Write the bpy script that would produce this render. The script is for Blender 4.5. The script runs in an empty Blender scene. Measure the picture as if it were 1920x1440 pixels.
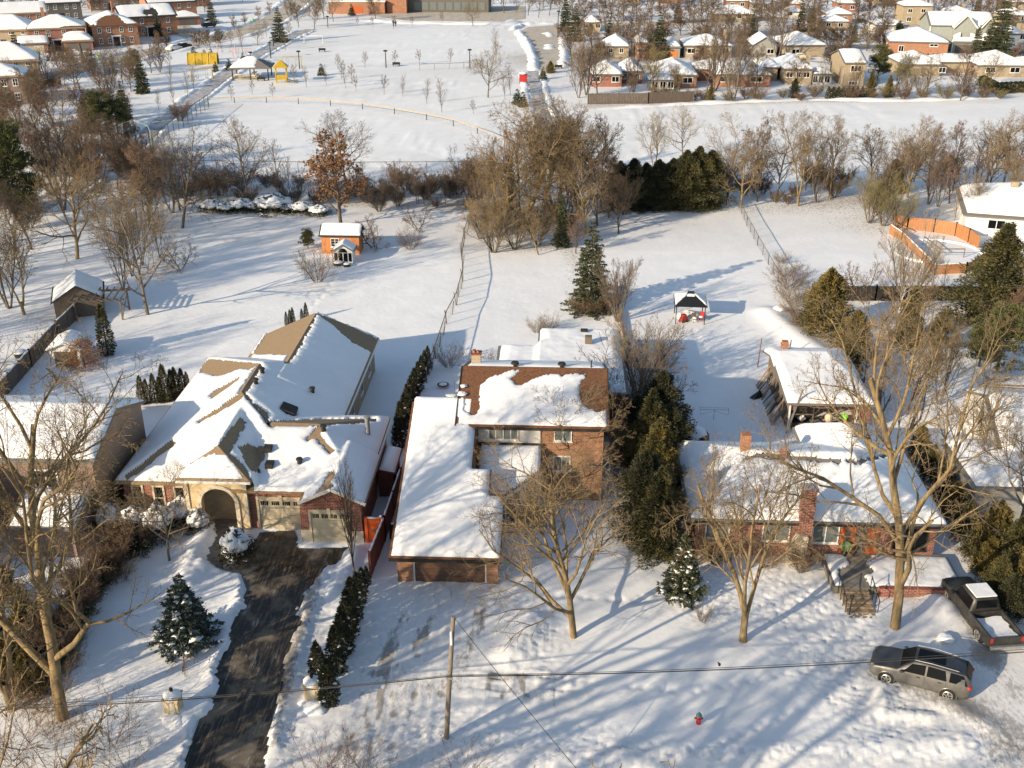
import bpy, math, random
import numpy as np
from mathutils import Vector, Matrix
R=math.radians; PI=math.pi
SC=bpy.context.scene; COL=SC.collection
# ---------------------------------------------------------------- camera
CAM_H=38.0; FPX=2000.0; HOR=-210.0
PITCH=math.atan((720-HOR)/FPX); YAW=math.atan(101*math.cos(PITCH)/FPX)
cd=bpy.data.cameras.new('camera'); cam=bpy.data.objects.new('camera',cd); COL.objects.link(cam)
cam.location=(0,0,CAM_H); cam.rotation_euler=(PI/2-PITCH,0,YAW)
cd.sensor_fit='HORIZONTAL'; cd.sensor_width=36.0; cd.lens=36.0*FPX/1920; cd.clip_end=6000; cd.clip_start=.5
SC.camera=cam
# ---------------------------------------------------------------- sky and sun
AZ=R(49.5); EL=R(19.5)          # where the shadows point, and how high the sun stands
w=bpy.data.worlds.new('World'); SC.world=w; w.use_nodes=True
nt=w.node_tree; bg=nt.nodes['Background']; sk=nt.nodes.new('ShaderNodeTexSky'); sk.sky_type='NISHITA'
sk.sun_disc=False; sk.sun_elevation=EL; sk.sun_rotation=AZ+PI; sk.air_density=1.2; sk.dust_density=1.0; sk.ozone_density=1.5
nt.links.new(sk.outputs[0],bg.inputs[0]); bg.inputs[1].default_value=.132
sd=bpy.data.lights.new('sun','SUN'); sd.energy=5.0; sd.angle=R(.55); sd.color=(1.0,.83,.60)
sun=bpy.data.objects.new('sun',sd); COL.objects.link(sun)
sun.rotation_euler=Vector((math.sin(AZ)*math.cos(EL),math.cos(AZ)*math.cos(EL),-math.sin(EL))).to_track_quat('-Z','Y').to_euler()
SC.view_settings.view_transform='Standard'; SC.view_settings.look='None'; SC.view_settings.gamma=1; SC.view_settings.exposure=.42
SC.cycles.use_denoising=True; SC.cycles.max_bounces=5; SC.cycles.diffuse_bounces=3; SC.cycles.transparent_max_bounces=6
SC.cycles.caustics_reflective=False; SC.cycles.caustics_refractive=False
# ---------------------------------------------------------------- finding places on the ground
def at(x,y,z=0.):
    u=(x-960)/FPX; v=(y-720)/FPX
    f=math.cos(PITCH)-v*math.sin(PITCH); d=math.sin(PITCH)+v*math.cos(PITCH)
    t=(CAM_H-z)/d; X=u*t; Y=f*t; c,s=math.cos(YAW),math.sin(YAW)
    return (X*c-Y*s, X*s+Y*c, z)
def atY(x,y,Y):
    a=at(x,y,0); t=Y/a[1]; return (a[0]*t,Y,CAM_H*(1-t))
def atX(x,y,X):
    a=at(x,y,0); t=X/a[0]; return (X,a[1]*t,CAM_H*(1-t))
def tall(x,y,ty):                     # height of a thing standing at (x,y) whose top shows at ty
    return atY(x,ty,at(x,y)[1])[2]
# ---------------------------------------------------------------- value noise
_rng=np.random.RandomState(7); _T=_rng.rand(256,256)
def vnoise(x,y):
    x=np.asarray(x,float); y=np.asarray(y,float)
    xi=np.floor(x).astype(int); yi=np.floor(y).astype(int); fx=x-xi; fy=y-yi
    fx=fx*fx*(3-2*fx); fy=fy*fy*(3-2*fy)
    a=_T[xi&255,yi&255]; b=_T[(xi+1)&255,yi&255]; c=_T[xi&255,(yi+1)&255]; d=_T[(xi+1)&255,(yi+1)&255]
    return (a*(1-fx)+b*fx)*(1-fy)+(c*(1-fx)+d*fx)*fy
def fbm(x,y,o=4):
    s=0; a=.5
    for i in range(o): s=s+a*vnoise(x*2**i+17*i,y*2**i+31*i); a*=.5
    return s
def inside(px,py,poly):
    r=np.zeros(np.shape(px),bool); n=len(poly)
    for i in range(n):
        x0,y0=poly[i][:2]; x1,y1=poly[(i+1)%n][:2]
        if y0==y1: continue
        c=((y0>py)!=(y1>py)) & (px<(x1-x0)*(py-y0)/(y1-y0)+x0); r^=c
    return r
def segdist(px,py,pl):
    d=np.full(np.shape(px),1e9)
    for (a,b) in zip(pl[:-1],pl[1:]):
        ax,ay=a[:2]; bx,by=b[:2]; L=(bx-ax)**2+(by-ay)**2+1e-9
        t=np.clip(((px-ax)*(bx-ax)+(py-ay)*(by-ay))/L,0,1)
        d=np.minimum(d,np.hypot(px-ax-t*(bx-ax),py-ay-t*(by-ay)))
    return d
# ---------------------------------------------------------------- materials
def nodes(name):
    m=bpy.data.materials.new(name); m.use_nodes=True; t=m.node_tree; return m,t,t.nodes['Principled BSDF']
def N(t,k,**kw):
    n=t.nodes.new(k)
    for a,b in kw.items(): setattr(n,a,b)
    return n
def mixc(t,fac,a,b):
    m=N(t,'ShaderNodeMix',data_type='RGBA'); 
    for s,v in ((m.inputs[0],fac),(m.inputs[6],a),(m.inputs[7],b)):
        if isinstance(v,(tuple,list)): s.default_value=(*v[:3],1)
        elif isinstance(v,(int,float)): s.default_value=v
        else: t.links.new(v,s)
    return m.outputs[2]
def ramp(t,v,lo,hi):
    m=N(t,'ShaderNodeMapRange'); t.links.new(v,m.inputs[0]); m.inputs[1].default_value=lo; m.inputs[2].default_value=hi; return m.outputs[0]
def coords(t,sc=(1,1,1),kind='Object'):
    c=N(t,'ShaderNodeTexCoord'); mp=N(t,'ShaderNodeMapping'); mp.inputs['Scale'].default_value=sc
    t.links.new(c.outputs[kind],mp.inputs[0]); return mp.outputs[0]
def noise(t,vec,s,det=4,rough=.55):
    n=N(t,'ShaderNodeTexNoise'); n.inputs['Scale'].default_value=s; n.inputs['Detail'].default_value=det; n.inputs['Roughness'].default_value=rough
    t.links.new(vec,n.inputs['Vector']); return n.outputs[0]
def bump(t,p,h,st,dist):
    b=N(t,'ShaderNodeBump'); b.inputs['Strength'].default_value=st; b.inputs['Distance'].default_value=dist
    t.links.new(h,b.inputs['Height']); t.links.new(b.outputs[0],p.inputs['Normal'])
def mat(name,col,col2=None,ns=3.,rough=.75,metal=0.,b=0.,bd=.02,stretch=(1,1,1),lo=.35,hi=.65,spec=.4):
    m,t,p=nodes(name); p.inputs['Roughness'].default_value=rough; p.inputs['Metallic'].default_value=metal
    p.inputs['Specular IOR Level'].default_value=spec
    v=coords(t,stretch); n=noise(t,v,ns)
    if col2 is None: col2=tuple(c*.72 for c in col)
    t.links.new(mixc(t,ramp(t,n,lo,hi),col2,col),p.inputs['Base Color'])
    if b: bump(t,p,n,b,bd)
    return m
def brick(name,c1,c2,mortar,sc=1.):
    m,t,p=nodes(name); p.inputs['Roughness'].default_value=.9; p.inputs['Specular IOR Level'].default_value=.2
    c=N(t,'ShaderNodeTexCoord'); s=N(t,'ShaderNodeSeparateXYZ'); t.links.new(c.outputs['Object'],s.inputs[0])
    a=N(t,'ShaderNodeMath',operation='ADD'); t.links.new(s.outputs[0],a.inputs[0]); t.links.new(s.outputs[1],a.inputs[1])
    k=N(t,'ShaderNodeCombineXYZ'); t.links.new(a.outputs[0],k.inputs[0]); t.links.new(s.outputs[2],k.inputs[1])
    b=N(t,'ShaderNodeTexBrick'); t.links.new(k.outputs[0],b.inputs['Vector'])
    b.inputs['Color1'].default_value=(*c1,1); b.inputs['Color2'].default_value=(*c2,1); b.inputs['Mortar'].default_value=(*mortar,1)
    b.inputs['Scale'].default_value=1; b.inputs['Brick Width'].default_value=.30*sc; b.inputs['Row Height'].default_value=.11*sc
    b.inputs['Mortar Size'].default_value=.012*sc; b.inputs['Bias'].default_value=-.1
    n=noise(t,c.outputs['Object'],1.3,6); t.links.new(mixc(t,ramp(t,n,.2,.8),tuple(x*.75 for x in (1,1,1)),(1.1,1.1,1.1)),(mm:=N(t,'ShaderNodeMix',data_type='RGBA',blend_type='MULTIPLY')).inputs[7])
    mm.inputs[0].default_value=1; t.links.new(b.outputs[0],mm.inputs[6]); t.links.new(mm.outputs[2],p.inputs['Base Color'])
    bump(t,p,b.outputs['Fac'],-.4,.01); return m
def siding(name,col,pitch=.18,vertical=False):
    m,t,p=nodes(name); p.inputs['Roughness'].default_value=.6
    wv=N(t,'ShaderNodeTexWave',wave_profile='SAW',bands_direction='X' if vertical else 'Z'); wv.inputs['Scale'].default_value=.05/pitch*2*PI
    c=coords(t); t.links.new(c,wv.inputs[0]); n=noise(t,c,2.)
    t.links.new(mixc(t,ramp(t,n,.3,.7),tuple(x*.85 for x in col),col),p.inputs['Base Color']); bump(t,p,wv.outputs[1],.5,.02); return m
def snowmat(name,attr=False,warm=0):
    m,t,p=nodes(name); p.inputs['Roughness'].default_value=.55; p.inputs['Specular IOR Level'].default_value=.25
    c=N(t,'ShaderNodeNewGeometry').outputs['Position']
    n1=noise(t,c,.35,5); col=mixc(t,ramp(t,n1,.3,.7),(.78,.785,.795),(.86,.862,.865))
    n2=noise(t,c,5.,8,.72); n3=noise(t,c,1.6,5)
    ad=N(t,'ShaderNodeMath',operation='MULTIPLY_ADD'); t.links.new(n3,ad.inputs[0]); ad.inputs[1].default_value=2.2; t.links.new(n2,ad.inputs[2])
    bump(t,p,ad.outputs[0],.20,.07)
    if attr:
        a=N(t,'ShaderNodeAttribute',attribute_name='dirt'); sp=N(t,'ShaderNodeSeparateColor'); t.links.new(a.outputs[0],sp.inputs[0])
        mpn=N(t,'ShaderNodeMapping'); mpn.inputs['Scale'].default_value=(1.,.45,1); t.links.new(c,mpn.inputs[0]); nn=noise(t,mpn.outputs[0],5.2,9,.78)
        def thr(o,k=1.):
            s=N(t,'ShaderNodeMath',operation='ADD'); t.links.new(o,s.inputs[0]); t.links.new(nn,s.inputs[1]); return ramp(t,s.outputs[0],.92,1.12)
        dn=noise(t,c,14.,4)
        col=mixc(t,thr(sp.outputs[0]),col,mixc(t,dn,(.10,.085,.07),(.36,.33,.30)))      # road slush and soil
        col=mixc(t,thr(sp.outputs[1]),col,mixc(t,dn,(.16,.10,.05),(.42,.33,.22)))      # leaf litter
        g=N(t,'ShaderNodeMath',operation='MULTIPLY'); t.links.new(sp.outputs[2],g.inputs[0]); t.links.new(ramp(t,nn,.25,.75),g.inputs[1])
        col=mixc(t,g.outputs[0],col,(.50,.47,.44))                                    # trodden greyish snow
    t.links.new(col,p.inputs['Base Color']); return m
def glass(name,col=(.005,.006,.008),rough=.2):
    m,t,p=nodes(name); p.inputs['Base Color'].default_value=(*col,1); p.inputs['Roughness'].default_value=rough; p.inputs['Specular IOR Level'].default_value=.12; return m
def flat(name,col,rough=.5,metal=0.,coat=0.):
    m,t,p=nodes(name); p.inputs['Base Color'].default_value=(*col,1); p.inputs['Roughness'].default_value=rough; p.inputs['Metallic'].default_value=metal
    p.inputs['Coat Weight'].default_value=coat; return m
M={}
M['snow']=snowmat('snow'); M['ground']=snowmat('snowy_ground',True)
M['tan_shingle']=mat('tan_shingle',(.34,.24,.14),(.19,.135,.085),9,.9,b=.5,stretch=(1,1,3),lo=.3,hi=.7)
M['brown_shingle']=mat('brown_shingle',(.23,.105,.05),(.085,.038,.02),8,.9,b=.6,stretch=(1,1,3),lo=.3,hi=.7)
M['dark_shingle']=mat('dark_shingle',(.055,.05,.045),(.02,.02,.02),20,.9,b=.5)
M['grey_shingle']=mat('grey_shingle',(.22,.20,.18),(.12,.11,.10),18,.9,b=.5)
M['red_brick']=brick('red_brick',(.30,.075,.045),(.21,.05,.032),(.42,.36,.31))
M['orange_brick']=brick('orange_brick',(.37,.14,.065),(.29,.105,.05),(.45,.36,.28))
M['brown_brick']=brick('brown_brick',(.36,.16,.075),(.24,.10,.05),(.36,.28,.22))
M['buff_brick']=brick('buff_brick',(.40,.31,.20),(.31,.235,.15),(.42,.37,.30),1.3)
M['mauve_brick']=brick('mauve_brick',(.24,.15,.12),(.17,.11,.09),(.32,.28,.25))
M['stucco']=mat('stucco',(.62,.48,.29),(.54,.41,.24),4,.85,b=.15)
M['pale_stone']=mat('pale_stone',(.66,.58,.44),(.56,.49,.37),5,.8,b=.2)
M['grey_siding']=siding('grey_siding',(.30,.29,.27)); M['white_siding']=siding('white_siding',(.66,.64,.60))
M['dark_siding']=siding('dark_siding',(.13,.115,.10)); M['green_grey']=siding('green_grey_siding',(.33,.35,.32),.2,True)
M['tan_wood']=siding('tan_board_siding',(.30,.19,.125),.2,True); M['orange_wood']=siding('orange_board',(.52,.20,.06),.14,True)
M['pool_wood']=siding('pool_fence_board',(.43,.19,.075),.14,True)
M['weathered']=mat('weathered_wood',(.22,.17,.125),(.10,.08,.06),3,.9,b=.3,stretch=(8,8,1))
M['fence_wood']=mat('fence_wood',(.17,.13,.10),(.08,.065,.055),2,.9,b=.3,stretch=(9,9,.6))
M['red_wood']=mat('red_brown_wood',(.20,.065,.045),(.12,.04,.03),4,.8,stretch=(6,6,1))
M['pole_wood']=mat('pole_wood',(.27,.225,.18),(.15,.125,.10),3,.9,b=.4,stretch=(10,10,.8))
M['white']=mat('white_paint',(.78,.76,.72),(.70,.68,.64),3,.5); M['beige']=mat('beige_paint',(.60,.52,.37),(.55,.47,.33),2,.55)
M['black']=flat('black_metal',(.015,.015,.016),.45); M['dark']=mat('dark_recess',(.03,.028,.026),(.015,.015,.014),3,.8)
M['glass']=glass('window_glass'); M['pale_glass']=glass('curtained_glass',(.16,.18,.18),.2)
M['bronze_door']=mat('bronze_door_paint',(.115,.065,.042),(.10,.055,.036),1,.45)
M['orange_paint']=mat('orange_paint',(.72,.13,.025),(.62,.10,.02),3,.5); M['yellow']=mat('yellow_plastic',(.50,.34,.03),(.42,.28,.02),2,.45)
M['red_paint']=flat('red_paint',(.38,.022,.016),.45); M['orange_door']=mat('orange_stained_wood',(.50,.12,.03),(.40,.09,.025),3,.5,stretch=(5,5,1))
M['metal']=mat('galvanised_metal',(.42,.42,.42),(.3,.3,.3),6,.45,.6); M['wire']=flat('wire',(.03,.03,.03),.6)
M['chain']=flat('chain_link_wire',(.16,.16,.15),.6,.3); M['rust']=mat('rusty_metal',(.30,.14,.07),(.15,.08,.05),5,.8)
def asphalt():
    m,t,p=nodes('wet_asphalt'); c=N(t,'ShaderNodeNewGeometry').outputs['Position']
    mp=N(t,'ShaderNodeMapping'); mp.inputs['Scale'].default_value=(1,.16,1); mp.inputs['Rotation'].default_value=(0,0,R(-4)); t.links.new(c,mp.inputs[0])
    st=noise(t,mp.outputs[0],2.2,8,.75); wet=noise(t,c,.45,5,.6); fine=noise(t,c,30,3)
    base=mixc(t,fine,(.012,.010,.009),(.05,.043,.036))
    dry=mixc(t,fine,(.13,.11,.085),(.26,.215,.16))
    col=mixc(t,ramp(t,wet,.50,.62),base,dry)
    mp2=N(t,'ShaderNodeMapping'); mp2.inputs['Scale'].default_value=(1,.10,1); mp2.inputs['Rotation'].default_value=(0,0,R(-3)); t.links.new(c,mp2.inputs[0])
    s2=noise(t,mp2.outputs[0],5.5,6,.7)
    col=mixc(t,ramp(t,s2,.50,.66),col,(.17,.13,.085)); col=mixc(t,ramp(t,st,.575,.70),col,(.42,.39,.36))
    t.links.new(col,p.inputs['Base Color']); t.links.new(ramp(t,wet,.35,.7),p.inputs['Roughness']); p.inputs['Specular IOR Level'].default_value=.25
    bump(t,p,st,.4,.03); return m
M['asphalt']=asphalt()
M['slush']=mat('road_slush',(.42,.38,.33),(.22,.19,.16),2.5,.85,b=.4,stretch=(.3,1.5,1))
M['salted']=mat('salted_road',(.52,.47,.40),(.38,.34,.28),.6,.9,b=.2)
M['grey_path']=mat('cleared_path',(.26,.25,.25),(.50,.50,.52),.9,.8,b=.3,lo=.4,hi=.6)
M['flagstone']=mat('flagstone',(.25,.23,.19),(.14,.13,.11),1.8,.85,b=.3)
# bark and foliage
M['bark_gold']=mat('mossy_bark',(.30,.215,.105),(.12,.09,.055),2.2,.95,b=.6,stretch=(2,2,.5))
M['bark_brown']=mat('brown_bark',(.15,.11,.078),(.075,.057,.043),3,.95,b=.5,stretch=(2,2,.5))
M['bark_grey']=mat('grey_bark',(.20,.165,.13),(.10,.085,.07),3,.95,b=.4,stretch=(2,2,.5))
M['twig_gold']=mat('gold_twig',(.235,.17,.09),(.14,.10,.06),1.2,.9); M['twig_brown']=mat('brown_twig',(.175,.12,.078),(.11,.078,.052),.6,.9)
M['twig_red']=mat('red_brown_twig',(.20,.125,.082),(.13,.082,.055),.6,.9); M['twig_pale']=mat('pale_twig',(.34,.28,.205),(.22,.18,.13),.6,.9)
M['twig_olive']=mat('olive_twig',(.24,.20,.09),(.15,.13,.06),.6,.9)
M['twig_dark']=mat('dark_twig',(.10,.08,.065),(.06,.05,.04),.6,.9)
M['russet']=mat('russet_leaves',(.40,.16,.06),(.24,.10,.045),1.5,.8); M['leaf_orange']=mat('orange_leaves',(.32,.17,.08),(.18,.095,.05),1.5,.8)
M['spruce']=mat('spruce_needles',(.085,.09,.04),(.035,.045,.022),1.1,.85); M['blue_spruce']=mat('blue_spruce_needles',(.075,.10,.085),(.035,.05,.045),1.4,.85)
M['cedar']=mat('cedar_foliage',(.115,.098,.032),(.045,.048,.020),.9,.85); M['gold_cedar']=mat('golden_cedar_foliage',(.19,.135,.035),(.075,.07,.024),.8,.85)
M['dark_cedar']=mat('dark_cedar_foliage',(.058,.055,.022),(.022,.026,.013),1.,.85); M['pine']=mat('pine_needles',(.13,.13,.045),(.06,.068,.026),.7,.85)
# ---------------------------------------------------------------- mesh building
class MB:
    def __init__(s): s.v=[]; s.f=[]; s.m=[]; s.mi=0
    def add(s,vs,fs):
        o=len(s.v); s.v.extend(vs); s.f.extend([tuple(i+o for i in f) for f in fs]); s.m.extend([s.mi]*len(fs)); return s
    def box(s,x0,x1,y0,y1,z0,z1):
        return s.add([(x0,y0,z0),(x1,y0,z0),(x1,y1,z0),(x0,y1,z0),(x0,y0,z1),(x1,y0,z1),(x1,y1,z1),(x0,y1,z1)],
            [(0,3,2,1),(4,5,6,7),(0,1,5,4),(1,2,6,5),(2,3,7,6),(3,0,4,7)])
    def beam(s,a,b,w,h=None):            # box bar between two points
        h=h or w; a=Vector(a); b=Vector(b); d=(b-a).normalized(); up=Vector((0,0,1)) if abs(d.z)<.95 else Vector((0,1,0))
        r=d.cross(up).normalized()*w/2; u=r.cross(d).normalized()*h/2; vs=[]
        for p in (a,b):
            for q in (-r-u,r-u,r+u,-r+u): vs.append(tuple(p+q))
        return s.add(vs,[(0,1,2,3),(7,6,5,4),(0,4,5,1),(1,5,6,2),(2,6,7,3),(3,7,4,0)])
    def tube(s,pts,rad,n=6,cap=True):
        vs=[]; P=[Vector(p) for p in pts]; k=len(P); pr=None
        for i,p in enumerate(P):
            d=(P[min(i+1,k-1)]-P[max(i-1,0)]); d=d.normalized() if d.length>1e-9 else Vector((0,0,1))
            if pr is None: pr=d.cross(Vector((1,0,0)) if abs(d.x)<.8 else Vector((0,1,0))).normalized()
            else:
                pr=(pr-d*pr.dot(d)); pr=pr.normalized() if pr.length>1e-6 else d.orthogonal().normalized()
            q=d.cross(pr); r=rad[i] if hasattr(rad,'__len__') else rad
            for j in range(n):
                a=2*PI*j/n; vs.append(tuple(p+(pr*math.cos(a)+q*math.sin(a))*r))
        fs=[(i*n+j,i*n+(j+1)%n,(i+1)*n+(j+1)%n,(i+1)*n+j) for i in range(k-1) for j in range(n)]
        if cap: fs+= [tuple(range(n-1,-1,-1)),tuple((k-1)*n+j for j in range(n))]
        return s.add(vs,fs)
    def lathe(s,c,prof,n=16,sx=1,sy=1):
        vs=[(c[0]+r*math.cos(2*PI*j/n)*sx,c[1]+r*math.sin(2*PI*j/n)*sy,c[2]+z) for r,z in prof for j in range(n)]; k=len(prof)
        fs=[(i*n+j,i*n+(j+1)%n,(i+1)*n+(j+1)%n,(i+1)*n+j) for i in range(k-1) for j in range(n)]
        fs+=[tuple(range(n-1,-1,-1)),tuple((k-1)*n+j for j in range(n))]; return s.add(vs,fs)
    def prism(s,poly,z0,z1):             # polygon in plan raised between heights
        n=len(poly); vs=[(p[0],p[1],z0) for p in poly]+[(p[0],p[1],z1) for p in poly]
        return s.add(vs,[tuple(range(n-1,-1,-1)),tuple(range(n,2*n))]+[(i,(i+1)%n,n+(i+1)%n,n+i) for i in range(n)])
    def slab(s,poly3,th):                # thin slab from a 3D polygon, thickened downwards
        n=len(poly3); vs=list(poly3)+[(p[0],p[1],p[2]-th) for p in poly3]
        return s.add(vs,[tuple(range(n)),tuple(range(2*n-1,n-1,-1))]+[(i,n+i,n+(i+1)%n,(i+1)%n) for i in range(n)])
    def blob(s,c,r,seed=0,n=14,k=9,sz=1.,amp=.18):
        rr=random.Random(seed); ph=[rr.uniform(0,6) for _ in range(6)]; vs=[]
        for i in range(k+1):
            th=PI*i/k
            for j in range(n):
                a=2*PI*j/n; q=r*(1+amp*math.sin(3*a+ph[0]+2*th)*.5+amp*math.sin(5*a+ph[1])*math.sin(3*th+ph[2])*.5)
                vs.append((c[0]+q*math.sin(th)*math.cos(a),c[1]+q*math.sin(th)*math.sin(a),c[2]+q*sz*math.cos(th)))
        return s.add(vs,[(i*n+j,(i+1)*n+j,(i+1)*n+(j+1)%n,i*n+(j+1)%n) for i in range(k) for j in range(n)])
def rootloc(o):
    while o.parent: o=o.parent
    return o.location
def obj(name,mb,m,parent=None,world=False,smooth=False):
    ms=m if isinstance(m,(list,tuple)) else [m]
    v=mb.v
    if parent is not None and world:
        L=rootloc(parent); v=[(a-L.x,b-L.y,c-L.z) for a,b,c in v]
    me=bpy.data.meshes.new(name); me.from_pydata(v,[],mb.f)
    for q in ms: me.materials.append(M[q] if isinstance(q,str) else q)
    if len(ms)>1: me.polygons.foreach_set('material_index',mb.m)
    if smooth: me.polygons.foreach_set('use_smooth',[True]*len(mb.f))
    me.update(); o=bpy.data.objects.new(name,me); COL.objects.link(o)
    if parent is not None: o.parent=parent
    return o
def grid_mesh(name,V,F,m,parent=None,world=False,smooth=True):
    V=np.asarray(V,np.float32).copy()
    if parent is not None and world:
        L=rootloc(parent); V-=np.array([L.x,L.y,L.z],np.float32)
    F=np.asarray(F,np.int32); k=F.shape[1]
    me=bpy.data.meshes.new(name); me.vertices.add(len(V)); me.vertices.foreach_set('co',V.ravel())
    me.loops.add(F.size); me.loops.foreach_set('vertex_index',F.ravel()); me.polygons.add(len(F))
    me.polygons.foreach_set('loop_start',np.arange(0,F.size,k,dtype=np.int32)); me.polygons.foreach_set('loop_total',np.full(len(F),k,np.int32))
    me.update(calc_edges=True); me.materials.append(M[m] if isinstance(m,str) else m)
    if smooth: me.polygons.foreach_set('use_smooth',np.ones(len(F),bool))
    o=bpy.data.objects.new(name,me); COL.objects.link(o)
    if parent is not None: o.parent=parent
    return o
def tag(o,label,cat,group=None,kind=None):
    if label: o['label']=label
    if cat: o['category']=cat
    if group: o['group']=group
    if kind: o['kind']=kind
    return o
def thing(name,label,cat,loc=(0,0,0),rz=0.,group=None,sc=1.):
    o=bpy.data.objects.new(name,None); COL.objects.link(o); o.location=loc; o.rotation_euler=(0,0,rz); o.empty_display_size=.3
    if sc!=1.: o.scale=(sc,sc,sc) if not hasattr(sc,'__len__') else sc
    return tag(o,label,cat,group)
def struct(name,mb,m,smooth=False):
    o=obj(name,mb,m,smooth=smooth); o['kind']='structure'; return o
def solo(name,mb,m,label,cat,group=None,smooth=False): return tag(obj(name,mb,m,smooth=smooth),label,cat,group)
def dup(root,loc,rz,label,group=None,sc=None):
    r=root.copy(); COL.objects.link(r); r.location=loc; r.rotation_euler=(0,0,rz); r['label']=label
    if group: r['group']=group
    if sc is not None: r.scale=(sc,sc,sc) if not hasattr(sc,'__len__') else sc
    for ch in root.children:
        c=ch.copy(); COL.objects.link(c); c.parent=r
        for g in ch.children: d=g.copy(); COL.objects.link(d); d.parent=c
    return r
# walls in world coordinates; facing is one of 'front' (towards -y), 'left' (-x), 'right' (+x)
def place(facing,u,v,z,off):
    if facing=='front': return (u,v-off,z)
    if facing=='back': return (u,v+off,z)
    if facing=='left': return (v-off,u,z)
    return (v+off,u,z)
def wbox(mb,facing,u0,u1,v,z0,z1,o0,o1):   # box standing o0..o1 proud of wall plane v
    a=place(facing,u0,v,z0,o0); b=place(facing,u1,v,z1,o1)
    return mb.box(min(a[0],b[0]),max(a[0],b[0]),min(a[1],b[1]),max(a[1],b[1]),z0,z1)
def window(parent,facing,u0,u1,v,z0,z1,cols=2,rows=1,frame='white',pane='glass',bar=.07,name='window',sill=True,world=True):
    mb=MB(); b=bar
    wbox(mb,facing,u0,u1,v,z0,z0+b,.002,.07); wbox(mb,facing,u0,u1,v,z1-b,z1,.002,.07)
    wbox(mb,facing,u0,u0+b,v,z0+b,z1-b,.002,.07); wbox(mb,facing,u1-b,u1,v,z0+b,z1-b,.002,.07)
    for i in range(1,cols):
        u=u0+(u1-u0)*i/cols; wbox(mb,facing,u-b*.4,u+b*.4,v,z0+b,z1-b,.002,.06)
    for i in range(1,rows):
        z=z0+(z1-z0)*i/rows; wbox(mb,facing,u0+b,u1-b,v,z-b*.25,z+b*.25,.002,.05)
    if sill: wbox(mb,facing,u0-.06,u1+.06,v,z0-.07,z0-.003,.002,.11)
    f=obj(name,mb,frame,parent,world)
    pm=MB(); wbox(pm,facing,u0+b,u1-b,v,z0+b,z1-b,-.05,.025); obj('pane',pm,pane,f,world)
    return f
# ---------------------------------------------------------------- roofs and the snow lying on them
def roof_mesh(name,polys,m,parent,world=True,th=.16):
    mb=MB()
    for p in polys:
        # orient upwards
        a,b,c=(Vector(q) for q in p[:3]); n=(b-a).cross(c-a)
        mb.slab(p if n.z>0 else p[::-1],th)
    return obj(name,mb,m,parent,world)
def planez(p,X,Y):
    a=np.array(p[0]); n=None
    for i in range(1,len(p)-1):
        n=np.cross(np.array(p[i])-a,np.array(p[i+1])-a)
        if abs(n[2])>1e-6: break
    return a[2]-(n[0]*(X-a[0])+n[1]*(Y-a[1]))/n[2]
def roof_hit(px,py,polys,lift=.1):
    best=None; o=np.array([0,0,CAM_H]); g=np.array(at(px,py,0)); d=g-o
    for p in polys:
        a=np.array(p[0]); n=np.cross(np.array(p[1])-a,np.array(p[2])-a); n=n*np.sign(n[2]); a=a+np.array([0,0,lift])
        den=n@d
        if abs(den)<1e-9: continue
        t=(n@(a-o))/den; q=o+d*t
        if inside(np.array(q[0]),np.array(q[1]),p) and (best is None or t<best[0]): best=(t,q)
    if best is None:
        # fall back to nearest plane of largest polygon height
        z=np.mean([q[2] for p in polys for q in p]); return at(px,py,z)
    return tuple(best[1])
def box3(Z,W):
    P=np.pad(Z*W,1); Q=np.pad(W.astype(float),1); a=0; b=0
    for i in range(3):
        for j in range(3):
            a=a+P[i:i+Z.shape[0],j:j+Z.shape[1]]; b=b+Q[i:i+Z.shape[0],j:j+Z.shape[1]]
    return np.where(b>0,a/np.maximum(b,1e-9),Z)
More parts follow.
